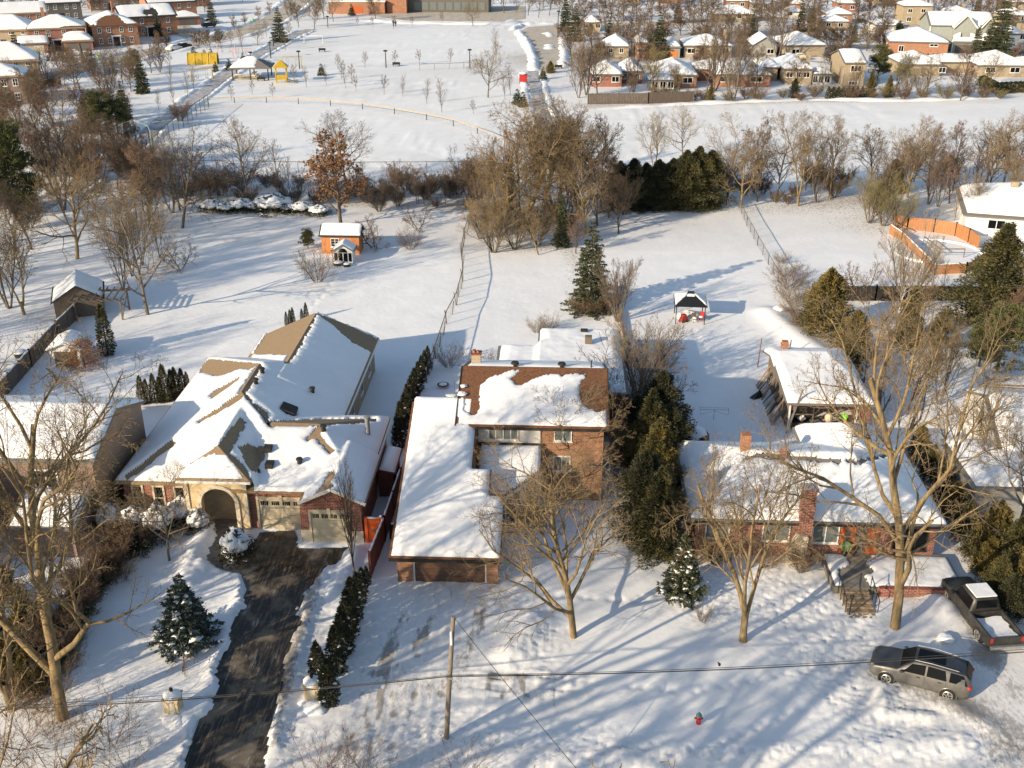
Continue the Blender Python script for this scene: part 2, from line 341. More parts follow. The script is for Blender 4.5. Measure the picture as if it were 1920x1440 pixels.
def snow_on(parent,polys,bare=(),res=.15,th=.20,blur=2,seed=0,world=True,name='roof_snow',jag=.35,rough=.05,m='snow',over=0.,bare_xy=(),tv=.15):
    xs=[q[0] for p in polys for q in p]; ys=[q[1] for p in polys for q in p]
    gx=np.arange(min(xs)-.001-over,max(xs)+res,res); gy=np.arange(min(ys)-.001-over,max(ys)+res,res)
    X,Y=np.meshgrid(gx,gy,indexing='ij'); Z=np.full(X.shape,-1e9); K=np.zeros(X.shape,bool)
    for p in polys:
        c=np.mean([q[:2] for q in p],0); k=1+over/max(np.ptp([q[0] for q in p]),.5)
        pp=[(c[0]+(q[0]-c[0])*k,c[1]+(q[1]-c[1])*k) for q in p]
        i=inside(X,Y,pp); z=planez(p,X,Y); Z=np.where(i&(z>Z),z,Z); K|=i
    jx=X+(fbm(X*1.3+seed,Y*1.3,4)-.47)*jag*2.6; jy=Y+(fbm(X*1.3+50,Y*1.3+seed,4)-.47)*jag*2.6
    jx=jx+(vnoise(X*7,Y*7)-.5)*.16; jy=jy+(vnoise(X*7+9,Y*7)-.5)*.16
    for b in bare: K&=~inside(jx,jy,[roof_hit(*q,polys)[:2] for q in b])
    for b in bare_xy: K&=~inside(jx,jy,b)
    # distance to the edge in cells
    D=np.zeros(X.shape); E=K.copy()
    for s in range(4):
        P=np.pad(E,1); E=P[1:-1,1:-1]&P[:-2,1:-1]&P[2:,1:-1]&P[1:-1,:-2]&P[1:-1,2:]; D+=E
    T=th*np.clip(D/4.,0,1)**.6
    T*=1+tv*(fbm(X*.7+seed,Y*.7)-.47)*2
    B=np.where(K,Z,0)
    for s in range(blur): B=box3(B,K)
    ZZ=np.where(D>0,np.maximum(Z+.03,B)+T+(fbm(X*2.2,Y*2.2,3)-.43)*rough,Z-.05)
    idx=-np.ones(X.shape,int); idx[K]=np.arange(K.sum())
    q=K[:-1,:-1]&K[1:,:-1]&K[1:,1:]&K[:-1,1:]
    zz4=np.stack([ZZ[:-1,:-1],ZZ[1:,:-1],ZZ[1:,1:],ZZ[:-1,1:]]); q&=(zz4.max(0)-zz4.min(0))<res*2.2+.30
    F=np.stack([idx[:-1,:-1][q],idx[1:,:-1][q],idx[1:,1:][q],idx[:-1,1:][q]],1)
    V=np.stack([X[K],Y[K],ZZ[K]],1)
    return grid_mesh(name,V,F,m,parent,world)
def hip(x0,x1,y0,y1,z,h,axis=None,gable=False,ov=0.):     # polygons of a hipped or gabled roof
    x0-=ov; x1+=ov; y0-=ov; y1+=ov
    W=x1-x0; D=y1-y0; axis=axis or ('x' if W>=D else 'y')
    if axis=='x':
        k=0 if gable else min(D/2,W/2-.01); a=(x0+k,(y0+y1)/2,z+h); b=(x1-k,(y0+y1)/2,z+h)
        P=[[(x0,y0,z),(x1,y0,z),b,a],[(x1,y1,z),(x0,y1,z),a,b]]
        if not gable: P+=[[(x0,y1,z),(x0,y0,z),a],[(x1,y0,z),(x1,y1,z),b]]
    else:
        k=0 if gable else min(W/2,D/2-.01); a=((x0+x1)/2,y0+k,z+h); b=((x0+x1)/2,y1-k,z+h)
        P=[[(x0,y1,z),(x0,y0,z),a,b],[(x1,y0,z),(x1,y1,z),b,a]]
        if not gable: P+=[[(x0,y0,z),(x1,y0,z),a],[(x1,y1,z),(x0,y1,z),b]]
    return P
# ---------------------------------------------------------------- trees
def _rot(d,ang,az):
    d=Vector(d).normalized(); o=d.orthogonal().normalized(); o.rotate(Matrix.Rotation(az,3,d)); return (d*math.cos(ang)+o*math.sin(ang)).normalized()
def grow(seed,H=10.,r0=.22,bole=.25,n=(8,6,6,5),spread=(R(38),R(42),R(45),R(48)),ratio=(.62,.55,.5,.45),lift=.12,wob=.12,stems=1,lean=.0,twig=.012,t0=.3,kr=1.,base=0.):
    """bare branching tree of height about H; returns (trunk mesh, twig mesh)"""
    rr=random.Random(seed); A=MB(); B=MB()
    def limb(p,d,L,r,lev,up):
        segs=(7,5,4,2,2)[min(lev,4)]; pts=[Vector(p)]; d=Vector(d); rad=[r]
        for i in range(segs):
            k=wob*(1.4 if lev else .55)
            d=(d+Vector((rr.gauss(0,k),rr.gauss(0,k),rr.gauss(0,k*.6)+up))).normalized(); pts.append(pts[-1]+d*L/segs)
            rad.append(max(r*(1-(i+1)/segs*(.72 if lev else .6)),twig*.55))
        sides=(9,6,4,3,3)[min(lev,4)]
        (A if lev<=1 or (lev==2 and r>.03) else B).tube(pts,rad,sides,cap=False)
        return pts,rad
    def at_t(pts,rad,t):
        f=t*(len(pts)-1); i=min(int(f),len(pts)-2); f-=i; return pts[i].lerp(pts[i+1],f),rad[i]*(1-f)+rad[i+1]*f,(pts[i+1]-pts[i]).normalized()
    def rec(p,d,L,r,lev,up):
        pts,rad=limb(p,d,L,r,lev,up)
        if lev>=len(n): return
        cnt=max(1,int(n[lev]*rr.uniform(.8,1.25))); az=rr.uniform(0,6.28); lo=bole if lev==0 else t0
        for i in range(cnt):
            t=lo+(1-lo)*(i+rr.uniform(.1,.9))/cnt; q,rq,dq=at_t(pts,rad,min(t,.99)); az+=2.4+rr.uniform(-.4,.4)
            shape=(1.15-.55*t) if lev==0 else (1.1-.6*t)
            l=L*ratio[min(lev,len(ratio)-1)]*shape*rr.uniform(.75,1.2); a=spread[min(lev,len(spread)-1)]*rr.uniform(.7,1.25)
            rec(q,_rot(dq,a,az),l,max(min(rq*.74,r*.62,l*.021*kr+twig)*rr.uniform(.75,1.),twig*(1. if lev<2 else .8)),lev+1,lift*(.9 if lev==0 else .6))
    if base: A.tube([(.06,0,-.2),(0,.02,base*.5),(0,0,base+.25)],[r0*1.5,r0*1.22,r0*1.2],12,cap=False)
    for s in range(stems):
        if stems>1:
            a=6.28*s/stems+rr.uniform(-.4,.4); d=Vector((math.cos(a)*lean,math.sin(a)*lean,1)).normalized(); L=H*rr.uniform(.68,.92)/1.05; rec((math.cos(a)*.12,math.sin(a)*.12,base-.15),d,L-base*.8,r0*rr.uniform(.6,1),0,.02)
        else: rec((0,0,-.15),(lean*.3,0,1),H*.86,r0,0,.01)
    return A,B
PROTO={}
def bare(kind,style,seed,H,bark,twigm,**k):
    A,B=grow(seed,H=H,**k); PROTO[kind]=(A,B,H,bark,twigm,None)
def mesh_of(name,mb,m,smooth=False):
    V=np.array(mb.v,np.float32); me=bpy.data.meshes.new(name); me.from_pydata(mb.v,[],mb.f)
    for q in (m if isinstance(m,(list,tuple)) else [m]): me.materials.append(M[q])
    if isinstance(m,(list,tuple)): me.polygons.foreach_set('material_index',mb.m)
    if smooth: me.polygons.foreach_set('use_smooth',[True]*len(mb.f))
    me.update(); return me
def leafmesh(name,C,Nn,size,m,seed=0,aspect=.6,tri=False):
    """many small leaf faces: C centres (n,3), Nn directions (n,3)"""
    rs=np.random.RandomState(seed); n=len(C); Nn=Nn/np.maximum(np.linalg.norm(Nn,axis=1,keepdims=True),1e-6)
    r=rs.normal(size=(n,3)); U=np.cross(Nn,r); U/=np.maximum(np.linalg.norm(U,axis=1,keepdims=True),1e-6)
    s=(size*rs.uniform(.6,1.3,n))[:,None]
    V=np.stack([C-U*s*aspect*.5,C+U*s*aspect*.5,C+Nn*s*1.0+U*s*aspect*.15],1).reshape(-1,3)
    F=np.arange(3*n).reshape(n,3); return V,F
def add_np(name,V,F,m,parent=None):
    return grid_mesh(name,V,F,m,parent,False,False)
def conifer(kind,seed,H,Rb,m='spruce',levels=26,per=9,dens=26,droop=.28,snow=0.,leaf=.16,bark='bark_brown',clear=.06,power=.85):
    """whorled spruce: trunk + drooping boughs thick with needle clumps"""
    rs=np.random.RandomState(seed); T=MB(); T.tube([(0,0,-.2),(0,0,H*.5),(0,0,H)],[H*.016,H*.009,.01],7)
    C=[];D=[];S=[]
    for l in range(levels):
        f=(l+rs.uniform(-.2,.2))/levels; z=H*(clear+(1-clear)*max(f,0)); Rr=Rb*(1-max(f,0))**power*rs.uniform(.82,1.12)+.05
        for k in range(per if f<.7 else max(4,per-3)):
            a=2*PI*(k+rs.uniform(-.3,.3))/per+l*1.3; L=Rr*rs.uniform(.68,1.15); n=max(6,int(dens*L/Rb*1.6))
            t=rs.uniform(.12,1,n)**.75; dr=-droop*L*t**1.3+.14*L*t**3; wdt=.16*L*(1.15-t)+.05
            sx=rs.normal(0,1,n)*wdt
            x=np.cos(a)*L*t-np.sin(a)*sx; y=np.sin(a)*L*t+np.cos(a)*sx; zz=z+dr+rs.normal(0,.035*H/8,n)-np.abs(sx)*.25
            C.append(np.stack([x,y,zz],1)); D.append(np.stack([np.cos(a)*np.ones(n)+rs.normal(0,.5,n),np.sin(a)*np.ones(n)+rs.normal(0,.5,n),rs.normal(-.15,.45,n)],1))
            if l%2==0 and L>.3: T.tube([(0,0,z),(math.cos(a)*L*.5,math.sin(a)*L*.5,z-droop*L*.4),(math.cos(a)*L*.9,math.sin(a)*L*.9,z-droop*L*.8)],[.02,.012,.005],3,cap=False)
            if snow and rs.rand()<snow and L>.35:
                q=rs.uniform(.45,.9); S.append((math.cos(a)*L*q,math.sin(a)*L*q,z-droop*L*q**1.3+.05,(L*.13+.04)*rs.uniform(.5,1.3)))
    C=np.concatenate(C); D=np.concatenate(D); V,F=leafmesh(kind,C,D,leaf,m,seed)
    sn=None
    if S:
        sn=MB()
        for i,(x,y,z,r) in enumerate(S): sn.blob((x,y,z),r,i,8,4,.35,.9)
    PROTO[kind]=(T,(V,F),H,bark,m,sn)
def shrubmass(kind,seed,H,prof,m,n=9000,leaf=.14,lump=.22,snow=None,bark='bark_brown',upright=.5,sharp=0.):
    """cedar, hedge or clipped shrub: leaf faces filling an uneven outline; prof(f)=radius at relative height"""
    rs=np.random.RandomState(seed); f=rs.uniform(0,1,n); a=rs.uniform(0,2*PI,n)
    lum=1+lump*(np.sin(a*3+f*9+seed)+np.sin(a*5-f*17+seed*2)+np.sin(a*2+f*31))*.4
    rad=np.array([prof(q) for q in np.linspace(0,1,64)]); Rr=np.interp(f,np.linspace(0,1,64),rad)*lum
    q=rs.uniform(0,1,n)**.33*.98; x=np.cos(a)*Rr*q; y=np.sin(a)*Rr*q; z=H*f+rs.normal(0,.03*H,n)*.6+.02
    D=np.stack([np.cos(a)+rs.normal(0,.6,n),np.sin(a)+rs.normal(0,.6,n),upright+rs.normal(0,.5,n)],1)
    V,F=leafmesh(kind,np.stack([x,y,np.maximum(z,.02)],1),D,leaf,m,seed); T=MB(); T.tube([(0,0,-.15),(0,0,H*.75)],[.05+H*.01,.02],6)
    sn=None
    if snow:
        sn=MB()
        for i in range(snow):
            ff=rs.uniform(.15,.97); aa=rs.uniform(0,6.28); r=np.interp(ff,np.linspace(0,1,64),rad)*.92; sn.blob((math.cos(aa)*r,math.sin(aa)*r,H*ff),rs.uniform(.03,.10)*max(.6,H/3),i,7,4,.4,.8)
    PROTO[kind]=(T,(V,F),H,bark,m,sn)
_done={}
COUNT=0
def tree(kind,label,cat,x,y,h,group=None,rz=None,name='bare_tree',wide=1.,z=0.,crown=None,bark=None,lean=0.):
    """stand one tree of a kind at (x,y) with height h; the first makes its meshes, later ones share them"""
    global COUNT; COUNT+=1
    T,B,H,bk,tw,sn=PROTO[kind]; rr=random.Random(COUNT*13+5)
    key=(kind,bark or bk,crown or tw)
    if key not in _done:
        me_t=mesh_of('trunk',T,bark or bk,True)
        if isinstance(B,tuple):
            o=grid_mesh('crown',B[0],B[1],crown or tw,smooth=False); me_c=o.data; bpy.data.objects.remove(o)
        else: me_c=mesh_of('crown',B,crown or tw)
        _done[key]=(me_t,me_c,mesh_of('snow',sn,'snow',True) if sn else None)
    mt,mc,ms=_done[key]; s=h/H
    r=thing(name,label,cat,(x,y,z),rz if rz is not None else rr.uniform(0,6.28),group,(s*wide,s*wide,s))
    if lean: r.rotation_euler=(0,lean,r.rotation_euler.z*0+(rz or 0))
    for nm,me in (('trunk',mt),('crown',mc),('clinging_snow',ms)):
        if me: o=bpy.data.objects.new(nm,me); COL.objects.link(o); o.parent=r
    return r
def treep(kind,label,cat,px,py,top,**k):
    x,y,_=at(px,py); return tree(kind,label,cat,x,y,max(tall(px,py,top),.3),**k)
bare('maple','',3,9,'bark_gold','twig_gold',r0=.17,bole=.14,n=(15,9,8,7),spread=(R(56),R(48),R(46),R(50)),ratio=(.64,.62,.52,.42),lift=.10,wob=.15,twig=.0085)
bare('shade','',33,18,'bark_gold','twig_gold',r0=.6,bole=.2,n=(8,6,5,4),spread=(R(40),R(44),R(46),R(50)),ratio=(.75,.56,.52,.42),lift=.09,wob=.2,twig=.03,kr=1.9)
bare('maple_round','',11,10,'bark_grey','twig_gold',r0=.17,bole=.2,n=(14,9,8,6),spread=(R(54),R(46),R(46),R(50)),ratio=(.72,.56,.5,.42),lift=.11,twig=.012)
bare('oak','',23,12,'bark_gold','twig_gold',r0=.25,bole=.18,n=(13,9,8,6),spread=(R(50),R(46),R(48),R(50)),ratio=(.68,.56,.52,.42),lift=.11,wob=.2,twig=.013)
bare('giant','',31,18,'bark_gold','twig_gold',r0=.36,bole=.16,n=(13,9,8,7,4),spread=(R(42),R(44),R(46),R(50),R(50)),ratio=(.70,.56,.52,.42,.4),lift=.09,wob=.2,twig=.010)
bare('giant_b','',47,18,'bark_gold','twig_gold',base=2.6,r0=.28,bole=.18,n=(11,9,8,7),stems=3,lean=.34,spread=(R(42),R(44),R(46),R(50)),ratio=(.56,.52,.5,.42),lift=.09,wob=.19,twig=.012)
bare('vase','',5,10,'bark_grey','twig_pale',r0=.10,bole=.15,n=(9,8,7,4),stems=8,lean=.46,spread=(R(24),R(28),R(34),R(40)),ratio=(.5,.5,.5,.45),lift=.10,wob=.08,twig=.011)
bare('twin','',61,11,'bark_gold','twig_gold',base=1.2,r0=.16,bole=.2,n=(12,9,8,6),stems=2,lean=.30,spread=(R(44),R(46),R(46),R(50)),ratio=(.6,.54,.5,.42),lift=.1,wob=.2,twig=.011)
bare('dense_brown','',71,12,'bark_brown','twig_brown',r0=.18,bole=.14,n=(15,9,9,6),spread=(R(42),R(42),R(44),R(46)),ratio=(.56,.52,.5,.45),lift=.13,wob=.12,twig=.020)
bare('dense_red','',73,12,'bark_brown','twig_red',r0=.18,bole=.12,n=(16,9,9,6),spread=(R(46),R(42),R(44),R(46)),ratio=(.55,.52,.5,.45),lift=.12,wob=.13,twig=.022)
bare('elm','',79,16,'bark_grey','twig_brown',r0=.26,bole=.12,n=(11,8,8,5),stems=3,lean=.34,spread=(R(30),R(34),R(40),R(46)),ratio=(.5,.5,.5,.45),lift=.09,wob=.12,twig=.020)
bare('slim','',83,8,'bark_brown','twig_brown',r0=.06,bole=.15,n=(18,7,6),spread=(R(34),R(36),R(40)),ratio=(.34,.5,.45),lift=.15,wob=.06,twig=.011)
bare('fastigiate','',89,7,'bark_brown','twig_brown',r0=.07,bole=.18,n=(28,8,5),spread=(R(18),R(20),R(24)),ratio=(.5,.4,.4),lift=.16,wob=.05,twig=.008)
bare('sapling','',97,4,'bark_brown','twig_brown',r0=.045,bole=.3,n=(13,7,5),spread=(R(42),R(40),R(40)),ratio=(.42,.5,.45),lift=.12,wob=.06,twig=.014)
bare('bush','',101,3,'twig_brown','twig_brown',r0=.022,bole=.1,n=(8,7,5),stems=14,lean=.8,spread=(R(28),R(34),R(40)),ratio=(.5,.5,.45),lift=.06,wob=.1,twig=.006)
bare('brush','',103,5,'bark_brown','twig_brown',r0=.035,bole=.1,n=(9,8,6),stems=18,lean=.55,spread=(R(26),R(32),R(40)),ratio=(.42,.5,.45),lift=.08,wob=.1,twig=.011)
bare('old_fruit','',107,5,'bark_brown','twig_brown',r0=.10,bole=.15,n=(10,8,7,4),stems=3,lean=.85,spread=(R(42),R(42),R(46),R(46)),ratio=(.55,.52,.5,.45),lift=.10,wob=.22,twig=.009)
bare('weeping','',109,1.4,'bark_brown','twig_brown',r0=.05,bole=.6,n=(10,8,6),spread=(R(70),R(40),R(40)),ratio=(.8,.5,.45),lift=-.22,wob=.2,twig=.006)
bare('bud_shrub','',113,3,'twig_red','twig_red',r0=.016,bole=.2,n=(9,8,4),stems=7,lean=.7,spread=(R(34),R(40),R(50)),ratio=(.5,.4,.22),lift=.05,wob=.1,twig=.0055)
bare('far_brown','',171,12,'bark_brown','twig_brown',r0=.22,bole=.12,n=(16,9,9,4),spread=(R(48),R(46),R(46),R(50)),ratio=(.56,.54,.5,.5),lift=.10,wob=.14,twig=.042)
bare('far_red','',173,12,'bark_brown','twig_red',r0=.22,bole=.12,n=(14,10,9,4),stems=2,lean=.25,spread=(R(46),R(44),R(46),R(50)),ratio=(.52,.54,.5,.5),lift=.12,wob=.13,twig=.042)
conifer('spruce',1,10,2.7,dens=60,leaf=.24,levels=22,per=10); conifer('spruce_slim',2,10,1.9,dens=46,droop=.2,leaf=.24)
conifer('spruce_small',3,3,.9,m='spruce',levels=14,per=8,dens=26,leaf=.16); conifer('spruce_snowy',4,3.8,1.45,m='blue_spruce',levels=20,per=10,dens=60,droop=.14,snow=.5,leaf=.15)
conifer('spruce_far',6,12,2.8,dens=34,leaf=.45,levels=20)
def pine(kind,seed,H,m='pine'):
    rs=np.random.RandomState(seed); T=MB(); T.tube([(0,0,-.2),(.1,0,H*.5),(0,.1,H*.95)],[H*.02,H*.013,.03],7); C=[];D=[]
    for i in range(62):
        f=rs.uniform(.16,1)**.9; z=H*f; a=rs.uniform(0,6.28); L=H*.36*(1.08-f)**.6*rs.uniform(.5,1.1)+.2; q=np.array([math.cos(a)*L,math.sin(a)*L,z+L*.12])
        T.tube([(0,0,z-.2),(q[0]*.5,q[1]*.5,z),tuple(q)],[.05,.03,.012],4,cap=False)
        n=300; u=rs.normal(size=(n,3)); u/=np.linalg.norm(u,axis=1,keepdims=True); rr_=H*.075*rs.uniform(.8,1.3)*rs.uniform(.2,1,(n,1))**.4
        C.append(q*rs.uniform(.72,1.,(1,1))*np.array([1,1,1/1.0])+u*rr_*np.array([1.25,1.25,.6])+np.array([0,0,0])); D.append(u+np.array([0,0,.7]))
    V,F=leafmesh(kind,np.concatenate(C),np.concatenate(D),.34,m,seed,.35); PROTO[kind]=(T,(V,F),H,'bark_brown',m,None)
pine('pine',5,11); pine('pine_b',8,11)
col=lambda r,k=1.: (lambda f: r*(1-f**2.2)**.8*min(1,.55+f*4)*k)
shrubmass('column_cedar',11,3,col(.42),'cedar',2600,.11); shrubmass('column_dark',12,3,col(.5),'dark_cedar',3000,.12,snow=14)
shrubmass('tall_cedar',13,8,lambda f:1.8*(1-f**1.3)**.85*min(1,.6+f*3)+.08,'gold_cedar',22000,.18,.75,upright=.6)
shrubmass('tall_cedar_b',14,8,lambda f:2.0*(1-f**2.4)**.8*min(1,.7+f*2)+.06,'dark_cedar',24000,.18,.75,upright=.5)
shrubmass('wild_cedar',15,5,lambda f:1.9*(1-f**1.7)**.8+.05,'gold_cedar',11000,.20,.55,upright=.7)
shrubmass('round_shrub',16,1.1,lambda f:.8*math.sqrt(max(0,1-(f*1.6-.6)**2)) if f>.0 else .7,'cedar',2600,.09,.15)
shrubmass('snow_shrub',17,1.2,lambda f:.95*math.sqrt(max(0,1-f*f)),'dark_cedar',2200,.12,.4,snow=30)
for i in range(9):
    rr_=random.Random(i+5); a_=i*.7; PROTO['snow_shrub'][5].blob((.42*math.cos(a_)*(i>0),.42*math.sin(a_)*(i>0),.78+.1*(i==0)),.42 if i else .6,i+60,12,7,.62,.35)
shrubmass('hedge_bit',18,1.6,lambda f:.85*(1-f**3)**.7,'cedar',4600,.12,.6,snow=80)
shrubmass('leafy_shrub',19,2.2,lambda f:1.25*math.sqrt(max(0,1-(f*1.4-.45)**2)) if f<1 else .1,'russet',4200,.10,.5)
def oakleaf():
    T,B,H,_,_,_=PROTO['maple_round']; A,Bb=grow(211,H=10,r0=.2,bole=.18,n=(12,8,6,4),spread=(R(48),R(42),R(45),R(50)),ratio=(.56,.55,.5,.42),lift=.12,twig=.012)
    v=np.array(Bb.v); rs=np.random.RandomState(3); c=v[rs.choice(len(v),12000)]; c=c[c[:,2]>2]
    V,F=leafmesh('x',c,rs.normal(size=(len(c),3)),.16,'leaf_orange',5,.9); mb=MB(); mb.v=Bb.v[:]; mb.f=Bb.f[:]; mb.m=Bb.m[:]; mb.mi=1
    o=len(mb.v); mb.v.extend(map(tuple,V)); mb.f.extend(tuple(int(i)+o for i in f) for f in F); mb.m.extend([1]*len(F)); PROTO['leafy_oak']=(A,mb,10,'bark_brown',('twig_brown','leaf_orange'),None)
oakleaf()
# ---------------------------------------------------------------- ground, roads and paths
def PX(l,z=0.): return [at(x,y,z)[:2] for x,y in l]
DRIVE=PX([(487,998),(552,994),(566,1028),(662,1026),(640,1048),(606,1072),(580,1120),(556,1190),(535,1260),(512,1340),(494,1440),(480,1520),(318,1520),(342,1440),(366,1372),(392,1300),(414,1225),(440,1160),(463,1105),(452,1078),(425,1070)])
WALK=PX([(398,962),(446,962),(452,985),(428,1022),(424,1046),(452,1078),(425,1072),(380,1058),(385,1035),(402,1005)])
ROAD=[(-400,33.3),(2,34.2),(9,36.0),(14,37.6),(24,38.6),(40,39.6),(400,56),(400,10),(-400,10)]
def spacing(*parts):
    o=[parts[0][0]]
    for a,b,s in parts: o+=list(np.linspace(a,b,max(2,int(round((b-a)/s))+1))[1:])
    return np.array(o)
gx=spacing((-3200,-400,250),(-400,-120,12),(-120,-50,1.6),(-50,-27,.5),(-27,25,.14),(25,60,.6),(60,130,1.6),(130,420,12),(420,3200,250))
gy=spacing((-60,30,6),(30,36,.5),(36,62,.14),(62,110,.35),(110,170,.8),(170,480,3),(480,900,30),(900,4500,400))
GX,GY=np.meshgrid(gx,gy,indexing='ij')
fine=np.exp(-np.clip(GY-55,0,None)/14)
Z=.13+.10*(fbm(GX*.08,GY*.08,3)-.45)+.05*(fbm(GX*.5,GY*.5,3)-.45)+.012*fine*(fbm(GX*4,GY*4,2)-.4)
DR=np.zeros(GX.shape+(4,),np.float32); DR[...,3]=1
def soft(pl,r,k=1.): return k*np.exp(-(segdist(GX,GY,PX(pl))/r)**2)
# trodden, lumpy snow
lum=soft([(1420,1120),(1520,1180),(1600,1290)],2.6,.9)+soft([(1600,1130),(1560,1240),(1650,1350)],2.2,.8)+soft([(1330,1150),(1480,1110)],2.,.7)
lum+=soft([(300,1130),(330,1160),(360,1060)],1.6,1.)+soft([(700,1390),(900,1370),(1100,1420)],2.2,.9)+soft([(1150,1425),(1900,1410)],1.,.9)
lum+=soft([(950,1100),(1010,1200),(990,1240)],1.8,.9)+soft([(1250,1000),(1300,1060)],1.5,.6)+soft([(620,1080),(560,1290),(530,1420)],1.1,1.)
lum+=soft([(300,1400),(380,1420)],2.5,.6)+soft([(1700,1330),(1850,1390)],2.,.5)
cell=np.abs(fbm(GX*4.4,GY*4.4,3)-.45)*2.4
Z-=np.clip(lum,0,1)*cell*.20*np.exp(-np.clip(GY-60,0,None)/6)
# centre driveway: churned and scraped
ch=soft([(820,1110),(800,1200),(760,1330),(720,1430)],3.0)+soft([(960,1280),(1050,1290)],1.6)
Z+=-.05*np.clip(ch,0,1)+np.clip(ch,0,1)*.22*(fbm(GX*3.,GY*.45,4)-.45)
Z+=soft([(900,1285),(1055,1292)],1.5)*(.30*(fbm(GX*.7,GY*4.5,4)-.45)+.05)
# ploughed banks
Z+=soft([(466,1095),(440,1165),(412,1240),(385,1320),(360,1390),(345,1440)],.55,.22)+soft([(612,1075),(580,1140),(560,1215),(535,1300),(515,1400)],.5,.30)
Z+=soft([(665,1040),(655,1070),(625,1110)],.6,.4)+soft([(378,1065),(350,1100),(362,1040),(392,1000)],.7,.5)+soft([(470,1020),(445,1010),(440,1035)],.55,.55)
Z+=soft([(1000,1170),(985,1200),(960,1230)],1.,.45)+soft([(1180,1420),(1500,1415),(1800,1395)],.9,.28)+soft([(900,1425),(1150,1430)],1.,.25)
Z+=soft([(1650,1290),(1660,1340),(1740,1350)],.45,.22)+soft([(1780,1330),(1850,1370)],.8,.2)+soft([(1700,1080),(1770,1140),(1780,1160)],.8,.35)
Z+=soft([(318,1330),(345,1350)],.6,.18)-soft([(1390,1203),(1391,1204)],.75,.12)-soft([(1076,1192),(1077,1193)],.8,.10)+soft([(1440,590),(1500,640),(1560,680)],1.4,.5)
Z+=soft([(440,1000),(300,1110)],.7,.1)
# long tracks across the park and yards
trk=0
for pl in ([(1120,205),(1500,215),(1920,232)],[(1000,232),(1400,240),(1900,262)],[(1300,196),(1700,205),(1920,196)],[(420,215),(640,240),(860,300)],[(400,260),(620,285),(800,330)],[(640,230),(700,225),(900,320)],[(640,90),(760,85),(900,70)],[(660,100),(900,98)]):
    trk=trk+soft(pl,1.3,1)
scat=np.clip(fbm(GX*.06,GY*.06,3)*2.4-.85,0,1)*(GY>140)
Z+=np.where(GY>118,1,0)*(np.clip(trk,0,1)*.5+scat*.5)*(vnoise(GX*.9,GY*.9)-.5)*.42
Z+=0
for poly in (DRIVE,WALK):
    jx=GX+(fbm(GX*1.5,GY*.6)-.47)*1.1+(fbm(GX*5,GY*5)-.47)*.5; Z=np.where(inside(jx,GY,poly),-.06,Z)
jy=GY+(fbm(GX*.8,GY*1.5)-.47)*1.6; onr=inside(GX,jy,ROAD); Z=np.where(onr,-.05,Z)
def trail(pl,st=.75,dp=.10):
    global Z
    P=PX(pl); 
    for (a,b) in zip(P[:-1],P[1:]):
        L=math.hypot(b[0]-a[0],b[1]-a[1]); n=max(1,int(L/st))
        for i in range(n):
            x=a[0]+(b[0]-a[0])*i/n+.12*(-1)**i; y=a[1]+(b[1]-a[1])*i/n; ii=slice(max(0,int(np.searchsorted(gx,x-1))),int(np.searchsorted(gx,x+1))); jj=slice(max(0,int(np.searchsorted(gy,y-1))),int(np.searchsorted(gy,y+1)))
            Z[ii,jj]-=dp*np.exp(-((GX[ii,jj]-x)**2+(GY[ii,jj]-y)**2)/.06)
trail([(1375,735),(1400,790),(1350,850)]); trail([(1300,625),(1340,680),(1380,740)]); trail([(640,505),(600,560),(560,600)],.9); trail([(700,1100),(735,1090),(760,1100)],.6); trail([(960,1090),(1040,1120),(1190,1130),(1300,1090)],.7); trail([(1180,1290),(1300,1300),(1500,1260),(1640,1230)],.7); trail([(1500,1330),(1350,1400),(1200,1430)],.7); trail([(330,1150),(250,1230),(180,1290)],.7,.07); trail([(340,700),(420,640),(470,600)],.9)
# dirt
drv=np.clip(soft([(830,1120),(770,1240),(710,1400)],3.2)+soft([(960,1285),(1050,1295)],1.5),0,1); spk=np.clip((vnoise(GX*4.5,GY*1.3)-.62)*3,0,1)*.5
DR[...,0]=np.clip(drv*spk*.9+.08*drv+soft([(905,1140),(885,1200),(870,1250)],.8,.46)+soft([(760,1150),(735,1200),(725,1240)],.4,.42)+soft([(810,1160),(785,1210)],.45,.48)+soft([(920,1272),(1050,1272)],.35,.40)
  +soft([(1660,1270),(1720,1300),(1800,1330)],1.25,.50)+soft([(1790,1240),(1860,1250),(1905,1290)],1.3,.34)+soft([(1830,1120),(1790,1130),(1850,1230)],1.,.52)+soft([(1900,1380),(1850,1440)],2.,.30)
  +soft([(560,1080),(520,1200),(500,1300)],1.1,.40)+soft([(1600,1040),(1640,1120)],.9,.5)+soft([(840,1290),(960,1300),(1040,1320)],1.,.34)+soft([(1500,780),(1620,800)],1.5,.5)
  +soft([(600,1085),(545,1250),(515,1400)],.6,.5)+soft([(650,1400),(760,1300),(700,1250)],2.2,.36)+soft([(1880,1330),(1920,1420)],2.6,.28),0,1)
